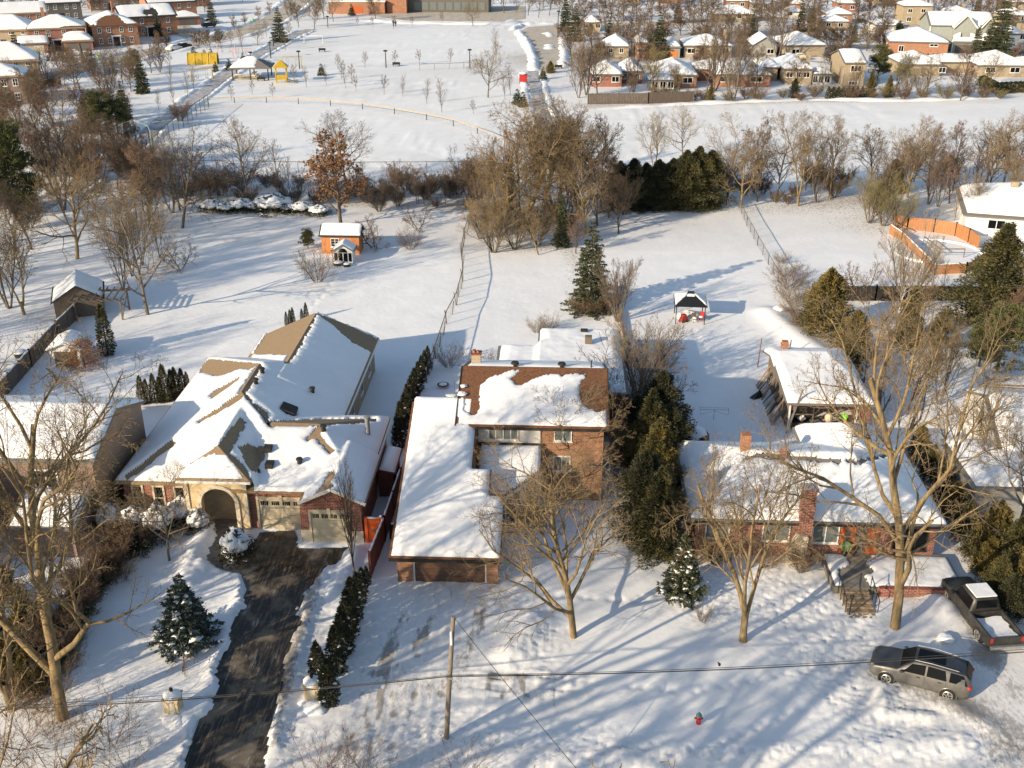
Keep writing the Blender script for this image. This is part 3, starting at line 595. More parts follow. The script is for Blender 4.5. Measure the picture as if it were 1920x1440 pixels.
DR[...,1]=np.clip(soft([(180,350),(420,378),(640,385),(860,388)],4.5,.50)+soft([(900,430),(960,470),(1070,465),(1110,590)],3.6,.46)+soft([(1000,400),(1150,385)],8,.5)+soft([(1390,395),(1600,370)],6,.42)+soft([(1540,600),(1620,700),(1700,800)],5,.44)
  +soft([(60,600),(140,640),(60,1050)],5,.45)+soft([(30,1250),(120,1370)],2.4,.55)+soft([(250,1010),(160,1130),(120,1240)],1.6,.55)+soft([(1620,430),(1700,410),(1850,390)],9,.44)+soft([(1210,800),(1220,980)],2.2,.5)+soft([(0,160),(120,230),(200,260)],16,.46)
  +soft([(1100,200),(1500,190),(1700,188)],7,.50)+soft([(1060,120),(1500,70),(1920,80)],26,.42)+soft([(1000,60),(1400,20),(1920,20)],60,.42)+soft([(0,40),(200,20),(500,20)],40,.36)+soft([(700,1290),(620,1400),(860,1430)],2.4,.36)+soft([(1840,640),(1920,700)],5,.42),0,1)
DR[...,2]=np.clip(soft([(830,1120),(760,1250),(700,1430)],3.6,.75)+soft([(1560,1040),(1640,1110)],2.,.6)+soft([(1720,1300),(1850,1330)],4,.8)+soft([(950,1280),(1050,1300)],2.,.6)+soft([(1850,1200),(1800,1130)],3,.7)+soft([(540,1200),(580,1100)],1.5,.5)+(GY<39.5)*.4+(GY>118)*np.clip(.16+np.clip(fbm(GX*.03+9,GY*.05,3)*3-1.2,0,1)*.55-np.clip(trk,0,1)*.6-scat*(vnoise(GX*.5,GY*.5)>.5)*.5,0,1),0,1)
nx,ny=GX.shape; idx=np.arange(nx*ny).reshape(nx,ny)
F=np.stack([idx[:-1,:-1],idx[1:,:-1],idx[1:,1:],idx[:-1,1:]],-1).reshape(-1,4)
ground=grid_mesh('ground',np.stack([GX,GY,Z],-1).reshape(-1,3),F,'ground'); ground['kind']='structure'
ca=ground.data.color_attributes.new('dirt','FLOAT_COLOR','POINT'); ca.data.foreach_set('color',DR.reshape(-1))
def gz(x,y):
    i=min(max(int(np.searchsorted(gx,x)),1),nx-1); j=min(max(int(np.searchsorted(gy,y)),1),ny-1); return float(Z[i,j])
mb=MB(); mb.prism(DRIVE,-.3,.02); struct('driveway',mb,'asphalt')
mb=MB(); mb.prism(WALK,-.3,.026); struct('front_walk',mb,'flagstone')
mb=MB(); mb.prism(ROAD,-.4,.03); struct('road',mb,'slush')
def ribbon(pl,wd,z,m,name,jit=0.,seed=0,sub=2.5):
    P=[Vector(p+(0,)) for p in PX(pl)]; pts=[]
    for a,b in zip(P[:-1],P[1:]):
        k=max(1,int((b-a).length/sub)); pts+=[a.lerp(b,i/k) for i in range(k)]
    pts.append(P[-1]); rr=random.Random(seed); mb=MB(); vs=[]
    for i,p in enumerate(pts):
        d=(pts[min(i+1,len(pts)-1)]-pts[max(i-1,0)]).normalized(); n=Vector((-d.y,d.x,0))
        w0=wd/2+rr.uniform(-jit,jit); w1=wd/2+rr.uniform(-jit,jit); vs+=[tuple(p+n*w0+Vector((0,0,z))),tuple(p-n*w1+Vector((0,0,z)))]
    mb.add(vs,[(2*i,2*i+1,2*i+3,2*i+2) for i in range(len(pts)-1)]); return struct(name,mb,m)
def ridge(pl,off,wd,h,name='snow_bank',seed=0,sub=1.2,m='snow'):
    P=[Vector(p+(0,)) for p in PX(pl)]; pts=[]
    for a,b in zip(P[:-1],P[1:]):
        k=max(1,int((b-a).length/sub)); pts+=[a.lerp(b,i/k) for i in range(k)]
    pts.append(P[-1]); rr=random.Random(seed); vs=[]; q=5
    for i,p in enumerate(pts):
        d=(pts[min(i+1,len(pts)-1)]-pts[max(i-1,0)]).normalized(); n=Vector((-d.y,d.x,0)); hh=h*rr.uniform(.35,1.3)*min(1,(i+.05)/3,(len(pts)-1-i+.05)/3); ww=wd*rr.uniform(.7,1.3)
        for j in range(q):
            t=j/(q-1); vs.append(tuple(p+n*(off+(t-.5)*ww)+Vector((0,0,.02+hh*math.sin(PI*t)))))
    mb=MB(); mb.add(vs,[(i*q+j,(i+1)*q+j,(i+1)*q+j+1,i*q+j+1) for i in range(len(pts)-1) for j in range(q-1)]); return struct(name,mb,m,True)
PATH1=[(60,400),(150,350),(238,292),(300,232),(352,195),(385,172),(424,142),(450,123),(480,106),(508,92),(540,74),(566,62),(582,56)]
PATH2=[(1064,330),(1052,300),(1036,265),(1022,230),(1010,195),(1003,160),(997,135)]
ribbon(PATH1,3.0,.24,'grey_path','park_path',.35,1); ridge(PATH1,2.4,1.8,.5,seed=2); ridge(PATH1,-2.4,1.8,.5,seed=3)
ribbon(PATH2,2.6,.24,'grey_path','park_path_east',.3,4); ridge(PATH2,2.2,1.9,.5,seed=5); ridge(PATH2,-2.1,1.8,.45,seed=6)
ST=[(-200,190),(60,152),(180,124),(262,104),(340,88),(430,68),(500,44),(540,20),(562,0),(590,-40)]
ribbon(ST,8,.20,'salted','street',.8,7,6); ridge(ST,-5.4,3,.7,seed=8,sub=3); ridge(ST,5.6,3,.7,seed=9,sub=3)
ribbon([(250,0),(310,40),(345,62),(400,74)],9,.19,'salted','side_street',.6,8,6)
mb=MB(); mb.prism(PX([(972,62),(990,52),(1045,48),(1052,80),(1048,130),(1028,136),(1003,134),(994,112),(990,84)]),-.1,.22); struct('turning_circle',mb,'salted')
for pl,h in (([(970,60),(988,84),(1000,112),(1000,134)],1.7),([(958,58),(978,48),(1048,44)],1.2),([(1056,70),(1058,100),(1054,130)],1.2),([(1018,84),(1032,88),(1026,96)],1.),([(1012,62),(1032,66),(1028,72)],1.)): ridge(pl,0,3.,h*.7,seed=int(h*10)+pl[0][0])
mb=MB(); mb.prism(PX([(700,20),(900,14),(985,12),(985,36),(940,42),(760,40),(690,30)]),-.1,.2); struct('school_yard',mb,'salted')
ridge([(655,38),(760,44),(860,46),(950,46),(980,38)],0,5,1.,seed=77,sub=3)
ribbon([(1380,95),(1500,90),(1640,88),(1920,100)],7,.2,'salted','residential_street',.6,11,8)
ribbon([(1040,48),(1200,46),(1420,34),(1640,40),(1800,60)],7,.2,'salted','residential_street_north',.6,12,8)
ribbon([(1485,112),(1640,128),(1700,108)],1.5,.21,'salted','cleared_drive',.2,13,8)
ridge([(1110,206),(1300,196),(1500,188),(1700,190),(1900,184)],0,3,.5,seed=21,sub=2.5)
M['step_stone']=mat('sandy_steps',(.36,.27,.17),(.16,.12,.08),4,.9)
# ================================================================ estate house on the left
def arch_wall(mb,x0,x1,y0,y1,z1,ax,aw,ah):          # wall y0..y1 with a round-headed opening
    r=aw/2; sp=ah-r
    mb.box(x0,ax-r,y0,y1,0,z1); mb.box(ax+r,x1,y0,y1,0,z1); n=14; prev=(ax-r,sp)
    for i in range(1,n+1):
        a=PI-PI*i/n; q=(ax+r*math.cos(a),sp+r*math.sin(a)); za,zb=prev[1],q[1]
        mb.add([(prev[0],y0,za),(q[0],y0,zb),(q[0],y0,z1),(prev[0],y0,z1),(prev[0],y1,za),(q[0],y1,zb),(q[0],y1,z1),(prev[0],y1,z1)],[(0,1,2,3),(7,6,5,4),(0,4,5,1),(3,2,6,7)]); prev=q
def garage_door(parent,x0,x1,y,h,m,lites=4,trim='beige'):
    d=MB(); n=4
    for i in range(n): d.box(x0,x1,y-.03,y+.02,h*i/n+.012,h*(i+1)/n-.012)
    d.box(x0,x1,y,y+.03,0,h); o=obj('garage_door',d,m,parent,True)
    if lites:
        k=(x1-x0)/lites
        for i in range(lites): g=MB(); a=x0+k*i+k*.16; g.box(a,a+k*.68,y-.045,y-.02,h*.82,h*.94); obj('door_window',g,'glass',o,True)
        for i in range(lites):
            g=MB()
            for j in range(1,4): a=x0+k*i+k*.16+k*.17*j; g.box(a-.012,a+.012,y-.055,y-.0455,h*.82,h*.94)
            obj('glazing_bars',g,m,o,True)
    t=MB(); t.box(x0-.16,x0-.01,y-.09,y-.005,0,h+.18); t.box(x1+.01,x1+.16,y-.09,y-.005,0,h+.18); t.box(x0-.01,x1+.01,y-.09,y-.005,h,h+.2); t.box((x0+x1)/2-.12,(x0+x1)/2+.12,y-.13,y-.092,h-.06,h+.34)
    obj('door_trim',t,trim,parent,True); return o
e=thing('estate_house','sprawling stucco and brick house with steep snowy roofs and arched entry above the dark driveway','house',(-20,66,0))
Ax,Cz=-20.35,6.2
EP=[[(-15.3,60,3),(-15.3,79,3),(-21.9,71,Cz),(-21.9,66.2,Cz)],[(-28.6,79,3),(-28.7,58.9,3),(-21.9,66.2,Cz),(-21.9,71,Cz)],
    [(-28.7,58.9,3),(-15.3,58.9,3),(-21.9,66.2,Cz)],[(-15.3,79,3),(-28.6,79,3),(-21.9,71,Cz)],
    [(-15.3,70,3),(-15.3,84.1,3),(-20.35,83.4,5.52),(-20.35,70,5.52)],[(-25.4,84.1,3),(-25.4,70,3),(-20.35,70,5.52),(-20.35,83.4,5.52)],[(-15.3,84.1,3),(-25.4,84.1,3),(-20.35,83.4,5.52)],
    [(-20.6,57.9,3.15),(-12,57.9,3.15),(-16,63.85,5.02),(-19.3,63.85,5.08)],[(-12,57.0,3),(-12,69,3),(-16,63.85,5.02)],[(-12,69,3),(-19,69,3),(-19.3,63.85,5.08),(-16,63.85,5.02)],
    [(-24,57.7,3.95),(-19.2,57.7,3.95),(-21.6,59.4,5.6)],[(-24,65.5,3.95),(-24,57.7,3.95),(-21.6,59.4,5.6),(-21.6,65.5,5.6)],[(-19.2,57.7,3.95),(-19.2,65.5,3.95),(-21.6,65.5,5.6),(-21.6,59.4,5.6)]]
G1=[[(-15.95,63,3.15),(-15.95,56.6,3.15),(-13.85,56.6,4.15),(-13.85,63,4.15)],[(-11.75,56.6,3.15),(-11.75,63,3.15),(-13.85,63,4.15),(-13.85,56.6,4.15)]]
EP+=G1
roof_mesh('roof',EP,'tan_shingle',e)
snow_on(e,EP,res=.12,th=.15,blur=3,seed=3,bare=[
  [(592,586),(537,679),(533,679),(540,664),(500,662),(470,661),(468,652),(500,625),(545,600)],   # brown strip behind the ridge on the left
  [(589,600),(540,679),(533,679),(580,610)],
  [(597,588),(640,603),(700,630),(704,640),(694,658),(680,650),(660,640),(640,622),(622,605)],
  [(391,672),(486,682),(470,690),(452,688),(425,700),(408,704),(392,698),(380,697),(377,690)],
  [(489,683),(457,738),(448,737),(478,690)],[(456,702),(440,716),(400,744),(396,738),(412,725)],
  [(452,736),(457,742),(376,790),(372,788)],[(455,737),(460,736),(509,792),(500,792)],[(507,791),(598,792),(598,796),(507,796)],[(600,792),(705,784),(702,788),(600,797)],
  [(452,783),(458,790),(425,849),(334,903),(325,896),(411,835)],[(420,841),(424,842),(469,899),(464,901)],
  [(450,838),(470,832),(492,838),(492,852),(478,880),(472,880),(462,868),(456,850)],
  [(428,850),(438,853),(462,880),(464,892)],
  [(600,794),(600,812),(577,824),(575,820),(590,808)],[(590,812),(596,812),(624,845),(618,848)],[(620,880),(624,892),(612,912),(603,914)],
  [(322,824),(326,832),(240,896),(236,892)],[(532,762),(552,770),(549,777),(534,772)],[(625,910),(560,931),(560,927),(610,908)]],jag=.10)
wl=MB(); wl.box(-28.2,-15.7,59.4,78.6,-.1,2.95); wl.box(-25,-15.7,78.55,83.7,-.1,2.9); wl.box(-15.72,-12.35,62,68.6,-.1,2.9); obj('wall',wl,'buff_brick',e,True)
wl=MB(); wl.box(-28.22,-23.6,59.32,59.41,0,2.92); obj('front_wall',wl,'red_brick',e,True)
wl=MB(); wl.box(-19.6,-16.0,58.35,62.5,-.1,3.12); wl.box(-16.0,-12.1,56.95,62.5,-.1,3.12)
wl.add([(-15.9,56.95,3.1),(-11.95,56.95,3.1),(-13.9,56.95,4.02),(-15.9,57.2,3.1),(-11.95,57.2,3.1),(-13.9,57.2,4.02)],[(0,1,2),(5,4,3)]); obj('front_wall',wl,'red_brick',e,True)
for bb in ((-16.05,-15.45,56.9,56.949,0,1.0),(-12.95,-12.05,56.9,56.949,0,1.0)): st=MB(); st.box(*bb); obj('stone_base',st,'pale_stone',e,True)
garage_door(e,-15.3,-13.0,56.93,2.35,'beige'); garage_door(e,-19.0,-16.15,58.33,2.35,'beige')
fa=MB()
for a,b in (((-15.98,56.55,3.18),(-13.85,56.55,4.2)),((-11.72,56.55,3.18),(-13.85,56.55,4.2))): fa.beam(a,b,.06,.2)
fa.beam((-24,57.64,3.88),(-19.2,57.64,3.88),.06,.16); fa.beam((-15.25,60,2.9),(-15.25,84,2.9),.08,.16); fa.beam((-11.95,57,2.9),(-11.95,69,2.9),.08,.16); obj('fascia',fa,'white',e,True)
tw=MB(); arch_wall(tw,-23.6,-19.65,58.05,58.4,3.95,-21.55,2.15,3.2); tw.box(-23.6,-23.3,58.4,62,0,3.95); tw.box(-19.95,-19.65,58.4,62,0,3.95); tw.box(-23.3,-19.95,58.4,62,3.6,3.8); obj('entry_tower',tw,'stucco',e,True)
ar=MB(); n=18; r0,r1=1.1,1.36; sp=3.2-1.075
for i in range(n):
    a,b=PI*i/n,PI*(i+1)/n; P=[(-21.55+r*math.cos(t),y,sp+r*math.sin(t)) for y in (57.96,58.045) for r,t in ((r0,a),(r1,a),(r1,b),(r0,b))]; ar.add(P,[(0,1,2,3),(7,6,5,4),(0,4,5,1),(1,5,6,2),(2,6,7,3),(3,7,4,0)])
ar.box(-22.91,-22.65,57.96,58.045,0,sp); ar.box(-20.45,-20.19,57.96,58.045,0,sp); ar.box(-23.63,-23.4,57.97,58.045,.9,3.9); ar.box(-19.85,-19.62,57.97,58.045,.9,3.9); obj('arch_surround',ar,'pale_stone',e,True)
po=MB(); po.box(-23.3,-19.95,61.9,62.0,0,3.9); obj('shade_toned_porch_wall',po,'dark_siding',e,True)  # dark siding colour stands in for the deep shade inside the arch
po=MB(); po.box(-22.1,-21.0,61.82,61.89,0,2.3); obj('front_door',po,'dark',e,True)
po=MB(); po.box(-23.3,-19.95,58.4,61.9,-.1,.10); obj('porch_floor',po,'flagstone',e,True)
for a,b in ((-24.9,-24.1),(-26.3,-25.5),(-27.7,-26.9)): window(e,'front',a,b,59.32,.7,2.6,1,2,'pale_stone',bar=.12)
for a,b in ((72.5,73.6),(76.5,77.7),(80.2,81.4)): window(e,'right',a,b,-15.7,1.0,2.3,2,1,'white')
window(e,'right',59.2,59.8,-19.65,1.5,2.7,1,1,'pale_stone')
rn=MB(); q=roof_hit(690,815,EP); rn.tube([(q[0],q[1],q[2]-.2),(q[0],q[1],q[2]+1.25)],.17,12); rn.lathe((q[0],q[1],q[2]+1.25),[(.17,0),(.24,.02),(.24,.16),(.1,.2)],12); obj('flue_pipe',rn,'metal',e,True)
for px,py in ((492,700),(480,720),(586,736),(607,808),(562,870)):
    q=roof_hit(px,py,EP); v=MB(); v.lathe((q[0],q[1],q[2]),[(.16,-.1),(.16,.32),(.24,.34),(.20,.44)],8); obj('roof_vent',v,'dark',e,True)
for px,py in ((506,875),(503,845)): q=roof_hit(px,py,EP); v=MB(); v.box(q[0]-.25,q[0]+.25,q[1]-.3,q[1]+.3,q[2],q[2]+.34); obj('roof_vent',v,'dark',e,True)
q=roof_hit(542,769,EP); v=MB(); v.slab([(q[0]-.5,q[1]-.5,q[2]+.40),(q[0]+.5,q[1]-.5,q[2]-.02),(q[0]+.5,q[1]+.6,q[2]-.02),(q[0]-.5,q[1]+.6,q[2]+.40)],.2); obj('skylight',v,'dark',e,True)
wr=MB(); wr.tube([(-13.85+.55*math.cos(t),56.9,3.42+.36*math.sin(t)) for t in np.linspace(0,2*PI,20)],.035,6); obj('round_brick_trim',wr,'brown_brick',e,True)
dk=MB()
for i in range(8): dk.beam((-26.6,75+i*.6,.2),(-26.6,75+i*.6,1.9),.06)
dk.beam((-26.6,74.8,1.9),(-26.6,79.6,1.9),.08); dk.beam((-26.6,74.8,1.2),(-26.6,79.6,1.2),.06); obj('balcony_railing',dk,'weathered',e,True)
# red lean-to and orange gate between the two houses
t=thing('lean_to','small red shed with a snowy roof squeezed behind the orange gate between the houses','shed',(-11.6,65,0))
b=MB(); b.box(-11.95,-10.95,62.6,65.6,0,2.1); obj('wall',b,'red_wood',t,True); b=MB(); b.slab([(-12.0,62.4,2.35),(-10.75,62.4,2.1),(-10.75,65.9,2.1),(-12.0,65.9,2.35)],.08); obj('roof',b,'red_wood',t,True)
snow_on(t,[[(-12.0,62.4,2.35),(-10.75,62.4,2.1),(-10.75,65.9,2.1),(-12.0,65.9,2.35)]],res=.1,th=.22)
t=thing('garden_gate','bright orange wooden gate with a round dark window beside the brick garage','gate',(-11.4,57,0))
b=MB(); b.box(-11.95,-11.75,56.9,57.1,0,2.0); b.box(-11.0,-10.8,56.9,57.1,0,2.05); b.box(-11.75,-11.0,56.95,57.05,1.78,1.95); obj('gate_frame',b,'orange_paint',t,True)
b=MB(); b.box(-11.73,-11.02,56.97,57.03,.08,1.76); b.box(-11.66,-11.62,56.94,56.968,.2,1.6); b.box(-11.66,-11.1,56.94,56.968,1.56,1.6); b.box(-11.13,-11.09,56.94,56.968,1.4,1.56); obj('gate_leaf',b,'orange_paint',t,True)
b=MB(); b.tube([(-11.37,56.93,1.05),(-11.37,56.966,1.05)],.15,14); obj('round_window',b,'rust',t,True)
for z in (.55,.33): b=MB(); b.blob((-11.37,56.94,z),.035,1,8,5); obj('knob',b,'black',t,True)
b=MB(); b.blob((-10.9,57,2.1),.11,3,8,5,.8); b.box(-11.75,-11.0,56.93,57.07,1.952,2.0); obj('snow_cap',b,'snow',t,True,True)
# ================================================================ centre house
c=thing('brick_house','two storey brick house with brown shingles showing on its roof and a long garage wing','house',(-3,64,0))
gs=(6.65-2.15)/(65.1-52.4)
def gp(x,y): return (x,y,2.15+gs*(y-52.4))
GP=[[gp(-9.7,52.4),gp(-3.05,52.4),gp(-3.05,57.0),gp(-9.7,57.0)],[gp(-9.7,57.0),gp(-4.0,57.0),gp(-4.0,59.0),gp(-9.7,59.0)],[gp(-9.7,59.0),gp(-5.15,59.0),gp(-5.15,65.1),gp(-9.7,65.1)]]
GP2=[[gp(-9.7,52.4),gp(-3.05,52.4),gp(-3.05,57.0),gp(-4.0,57.0),gp(-4.0,59.0),gp(-5.15,59.0),gp(-5.15,64.6),gp(-9.7,64.6)]]
MP=[[(-6.55,62.2,5.95),(3.5,62.2,5.95),(3.5,67.6,7.85),(-6.55,67.6,7.85)],[(3.5,72.8,5.95),(-6.55,72.8,5.95),(-6.55,67.6,7.85),(3.5,67.6,7.85)]]
roof_mesh('garage_roof',GP2,'brown_shingle',c,th=.2); roof_mesh('roof',MP,'brown_shingle',c,th=.18)
snow_on(c,GP,res=.12,th=.30,seed=9,blur=2,name='garage_roof_snow',jag=.05,rough=.03)
snow_on(c,MP[:1],res=.12,th=.14,seed=4,jag=.12,rough=.03,bare=[
  [(866,684),(1140,684),(1144,757),(1134,764),(1122,770),(1112,763),(1098,757),(1089,743),(1088,730),(1092,715),(1102,703),(1100,697),(1070,697),(1060,702),(1048,697),(1040,696),(1015,702),(995,708),(985,716),(968,719),(962,713),(962,707),(972,700),(980,690),(965,688),(950,692),(930,698),(908,710),(897,722),(896,745),(897,765),(893,775),(880,773),(873,765),(877,750),(872,742),(864,738)]])
snow_on(c,MP[1:],res=.25,th=.2,seed=5,name='rear_roof_snow')
sp_=MB(); sp_.blob((-6.35,64.9,7.0),.33,2,10,6,.35,.3); sp_.blob((-6.3,65.6,7.25),.24,5,10,6,.35,.3); obj('snow_patch',sp_,'snow',c,True,True)
wl=MB(); wl.box(-6.2,3.2,62.8,72.4,-.1,5.85); wl.add([(3.2,62.8,5.8),(3.2,72.4,5.8),(3.2,67.6,7.6),(3.0,62.8,5.8),(3.0,72.4,5.8),(3.0,67.6,7.6)],[(0,1,2),(5,4,3)]); wl.add([(-6.2,62.8,5.8),(-6.2,72.4,5.8),(-6.2,67.6,7.6),(-6.0,62.8,5.8),(-6.0,72.4,5.8),(-6.0,67.6,7.6)],[(2,1,0),(3,4,5)])
obj('wall',wl,'brown_brick',c,True)
wl=MB(); wl.box(-5.12,-.98,62.72,62.797,4.35,5.8); obj('siding_wall',wl,'white_siding',c,True)
wl=MB(); wl.box(-9.3,-8.35,52.9,53.4,-.1,2.1); wl.box(-3.95,-3.25,52.9,53.4,-.1,2.1); wl.box(-9.3,-8.9,53.4,65,-.1,2.4); wl.box(-3.6,-3.3,53.4,58.6,-.1,2.4); wl.box(-9.3,-3.25,52.95,53.35,2.08,2.3)
for y in (56,58.5,61.2): wl.box(-9.3,-8.95,y,64.8,2.3,2.15+gs*(y-52.5)-.22)
wl.box(-3.65,-3.3,55,57,2.3,2.15+gs*2.6-.25); wl.box(-5.4,-5.15,58.9,62.7,2,2.15+gs*6.5-.2); obj('garage_wall',wl,'brown_brick',c,True)
garage_door(c,-8.25,-4.05,53.05,2.05,'bronze_door',0,'white')
fa=MB(); fa.beam((-9.7,52.36,2.02),(-3.05,52.36,2.02),.06,.2); fa.beam((-5.2,62.14,5.83),(3.5,62.14,5.83),.08,.16); fa.beam((3.54,62.2,5.9),(3.54,67.6,7.8),.06,.2); fa.beam((-6.6,62.2,5.9),(-6.6,67.6,7.8),.06,.2); obj('eaves_trim',fa,'dark',c,True); fa=MB(); fa.box(-5.1,-.85,62.55,62.71,4.38,4.5); obj('flashing',fa,'dark',c,True)
window(c,'front',-4.45,-2.45,62.72,4.72,5.68,4,1,'white','pale_glass'); window(c,'front',-.08,1.1,62.8,4.65,5.7,2,1,'white','pale_glass'); window(c,'front',-.12,1.05,62.8,2.4,3.55,2,1,'white','pale_glass')
PP=[[(-5.1,62.7,4.3),(-.85,62.7,4.3),(-.85,60.6,3.6),(-3.1,58.5,2.9),(-5.1,58.5,2.9)]]
roof_mesh('porch_roof',PP,'brown_shingle',c,th=.1); snow_on(c,PP,res=.12,th=.26,seed=7,name='porch_snow',jag=.05)
pw=MB(); pw.box(-1.05,-.87,60.6,62.78,0,3.45); pw.beam((-3.1,58.55,2.74),(-.87,60.65,3.42),.1,.26); pw.beam((-2.1,59.6,0),(-2.1,59.6,3),.12); pw.beam((-3.1,58.7,0),(-3.1,58.7,2.8),.12); obj('porch_frame',pw,'white',c,True)
pg=MB(); pg.add([(-3.05,58.75,.3),(-2.15,59.6,.3),(-2.15,59.6,2.8),(-3.05,58.75,2.6)],[(0,1,2,3)]); pg.add([(-2.05,59.65,.3),(-1.0,60.65,.3),(-1.0,60.65,3.2),(-2.05,59.65,2.9)],[(0,1,2,3)]); obj('porch_screen',pg,'pale_glass',c,True)
bl=MB()
for i in range(12): z=.5+i*.22; bl.beam((-2.05,59.62,z),(-1.05,60.58,z),.03,.05)
obj('louvre_blind',bl,'white',c,True)
ch=MB(); ch.box(-6.0,-5.35,68.6,69.2,6.5,8.25); obj('chimney',ch,'buff_brick',c,True)
cp=MB(); cp.box(-6.06,-5.29,68.55,69.25,8.252,8.34); cp.tube([(-5.82,68.9,8.3),(-5.82,68.9,8.55)],.12,8); cp.tube([(-5.55,68.9,8.3),(-5.55,68.9,8.5)],.1,8); obj('chimney_pot',cp,'red_brick',c.children[-1],True)
for x in (-2.9,.35): v=MB(); v.lathe((x,67.9,7.75),[(.12,-.1),(.12,.2),(.3,.22),(.26,.34),(.05,.38)],10); obj('roof_vent',v,'dark',c,True)
v=MB(); v.tube([(2.4,68,7.6),(2.4,68,8.25)],.05,6); obj('vent_pipe',v,'dark',c,True)
ds=MB(); ds.lathe((-7.1,64.6,6.9),[(.02,0),(.3,.05),(.36,.14)],12,1,.4); ds.tube([(-6.7,64.8,6.6),(-7.05,64.65,6.95)],.03,5); obj('satellite_dish',ds,'white',c,True)
FP=[[(-4.9,72.4,3.3),(-1.55,72.4,3.3),(-1.55,82.2,3.25),(-4.9,82.2,3.25)],[(-1.6,72.4,3.65),(5.5,72.4,3.65),(5.4,85.4,3.5),(-1.6,85.4,3.5)]]
roof_mesh('rear_roof',FP,'grey_shingle',c,th=.2); snow_on(c,FP,res=.2,th=.38,seed=13,name='rear_snow',blur=2,jag=.05,rough=.08)
wl=MB(); wl.box(-4.6,-1.5,72.5,81.9,-.1,3.1); wl.box(-1.45,5.2,72.45,85,-.1,3.3); obj('rear_wall',wl,'brown_brick',c,True)
q=at(1103,650,3.6); v=MB(); v.box(q[0]-.28,q[0]+.28,q[1]-.3,q[1]+.3,3.5,4.55); obj('roof_turbine',v,'weathered',c,True)
v=MB(); q=at(1095,628,3.6); v.box(q[0]-.3,q[0]+.3,q[1]-.2,q[1]+.2,3.5,4.12); obj('roof_hatch',v,'dark',c,True)
# ================================================================ ranch house on the right
r=thing('ranch_house','low red brick ranch house with wide snowy hip roof, front chimney and orange doors','house',(16,61,0))
RP=hip(8.25,24.0,56.1,66.2,2.9,2.0); RW=hip(17,22.9,60.5,69,2.9,1.7,'y')
RPP=RP+RW; roof_mesh('roof',RPP,'grey_shingle',r); snow_on(r,RPP,res=.14,th=.26,blur=4,seed=21,jag=.08,rough=.06,bare=[[(1398,857),(1610,865),(1610,868),(1398,860)],[(1610,865),(1672,849),(1673,852),(1612,869)]])
wl=MB(); wl.box(8.8,23.5,56.65,65.8,-.1,2.75); wl.box(17.5,22.5,65.8,68.6,-.1,2.75); obj('wall',wl,'red_brick',r,True)
ch=MB(); ch.box(14.95,15.75,55.9,56.64,0,5.25); ch.box(14.88,15.82,55.84,56.7,5.252,5.4); obj('chimney',ch,'red_brick',r,True)
ch=MB(); ch.add([(14.3,55.6,0),(15.5,55.6,0),(15.5,55.6,2.2),(14.8,55.6,2.4),(14.3,55.6,1.2),(14.3,55.88,0),(15.5,55.88,0),(15.5,55.88,2.2),(14.8,55.88,2.4),(14.3,55.88,1.2)],[(0,1,2,3,4),(9,8,7,6,5),(0,5,6,1),(1,6,7,2),(2,7,8,3),(3,8,9,4),(4,9,5,0)]); obj('stone_pier',ch,'pale_stone',r,True)
ch=MB(); q=atY(1397,835,62); ch.box(q[0]-.3,q[0]+.3,61.7,62.3,3.5,5.9); obj('rear_chimney',ch,'orange_brick',r,True)
for px in (1357,): 
    ch=MB(); q=atY(px,845,60.5); ch.box(q[0]-.22,q[0]+.22,60.3,60.7,3.9,4.6)
ch=MB(); q=at(1468,852,4.9); ch.box(q[0]-.2,q[0]+.2,q[1]-.2,q[1]+.2,4.5,5.4); obj('vent_stack',ch,'red_brick',r,True)
for a,b,z0,z1 in ((9.4,10.9,1.35,2.45),(12.9,14.6,1.25,2.5),(15.95,17.6,1.2,2.5)): window(r,'front',a,b,56.65,z0,z1,2,1,'white','pale_glass')
window(r,'front',20.9,23.0,56.65,.8,2.5,3,1,'dark','glass')
wl=MB(); wl.box(17.75,18.6,56.55,56.648,0,2.6); wl.box(19.35,19.95,56.5,56.648,0,2.6); obj('entry_panel',wl,'orange_door',r,True)
wl=MB(); wl.box(18.6,19.35,56.6,56.648,0,2.6); obj('front_door',wl,'dark_siding',r,True); wl=MB(); wl.box(18.0,18.2,56.5,56.548,1.2,2.3); obj('side_light',wl,'pale_glass',r,True)
dk=MB(); dk.box(16.6,24.3,52.9,56.6,-.1,.55); obj('terrace',dk,'flagstone',r,True); dk=MB(); dk.box(19.2,23.9,52.6,52.88,-.1,.75); obj('terrace_wall',dk,'red_brick',r,True)
dk=MB()
for i in range(6): dk.box(17.0,18.6,52.9-.38*(i+1),52.9-.38*i,-.1,.5-.08*i)
obj('steps',dk,'step_stone',r,True)
for x in (16.9,18.75):
    dk=MB()
    for i in range(4): dk.beam((x,52.9-.6*i,.1),(x,52.9-.6*i,1.35-.12*i),.04)
    dk.beam((x,53,1.35),(x,51,.95),.04); obj('handrail',dk,'black',r,True)
fa=MB(); fa.beam((8.25,56.06,2.82),(24,56.06,2.82),.07,.14); obj('fascia',fa,'dark',r,True)
snow_on(r,[[(16.6,52.9,.56),(24.3,52.9,.56),(24.3,56.4,.56),(16.6,56.4,.56)]],res=.12,th=.10,jag=.5,rough=.08,name='terrace_snow',bare_xy=[[(17.2,52.5),(18.4,52.5),(18.9,54.2),(19.2,56.8),(18.4,56.8),(17.6,54.6)]])
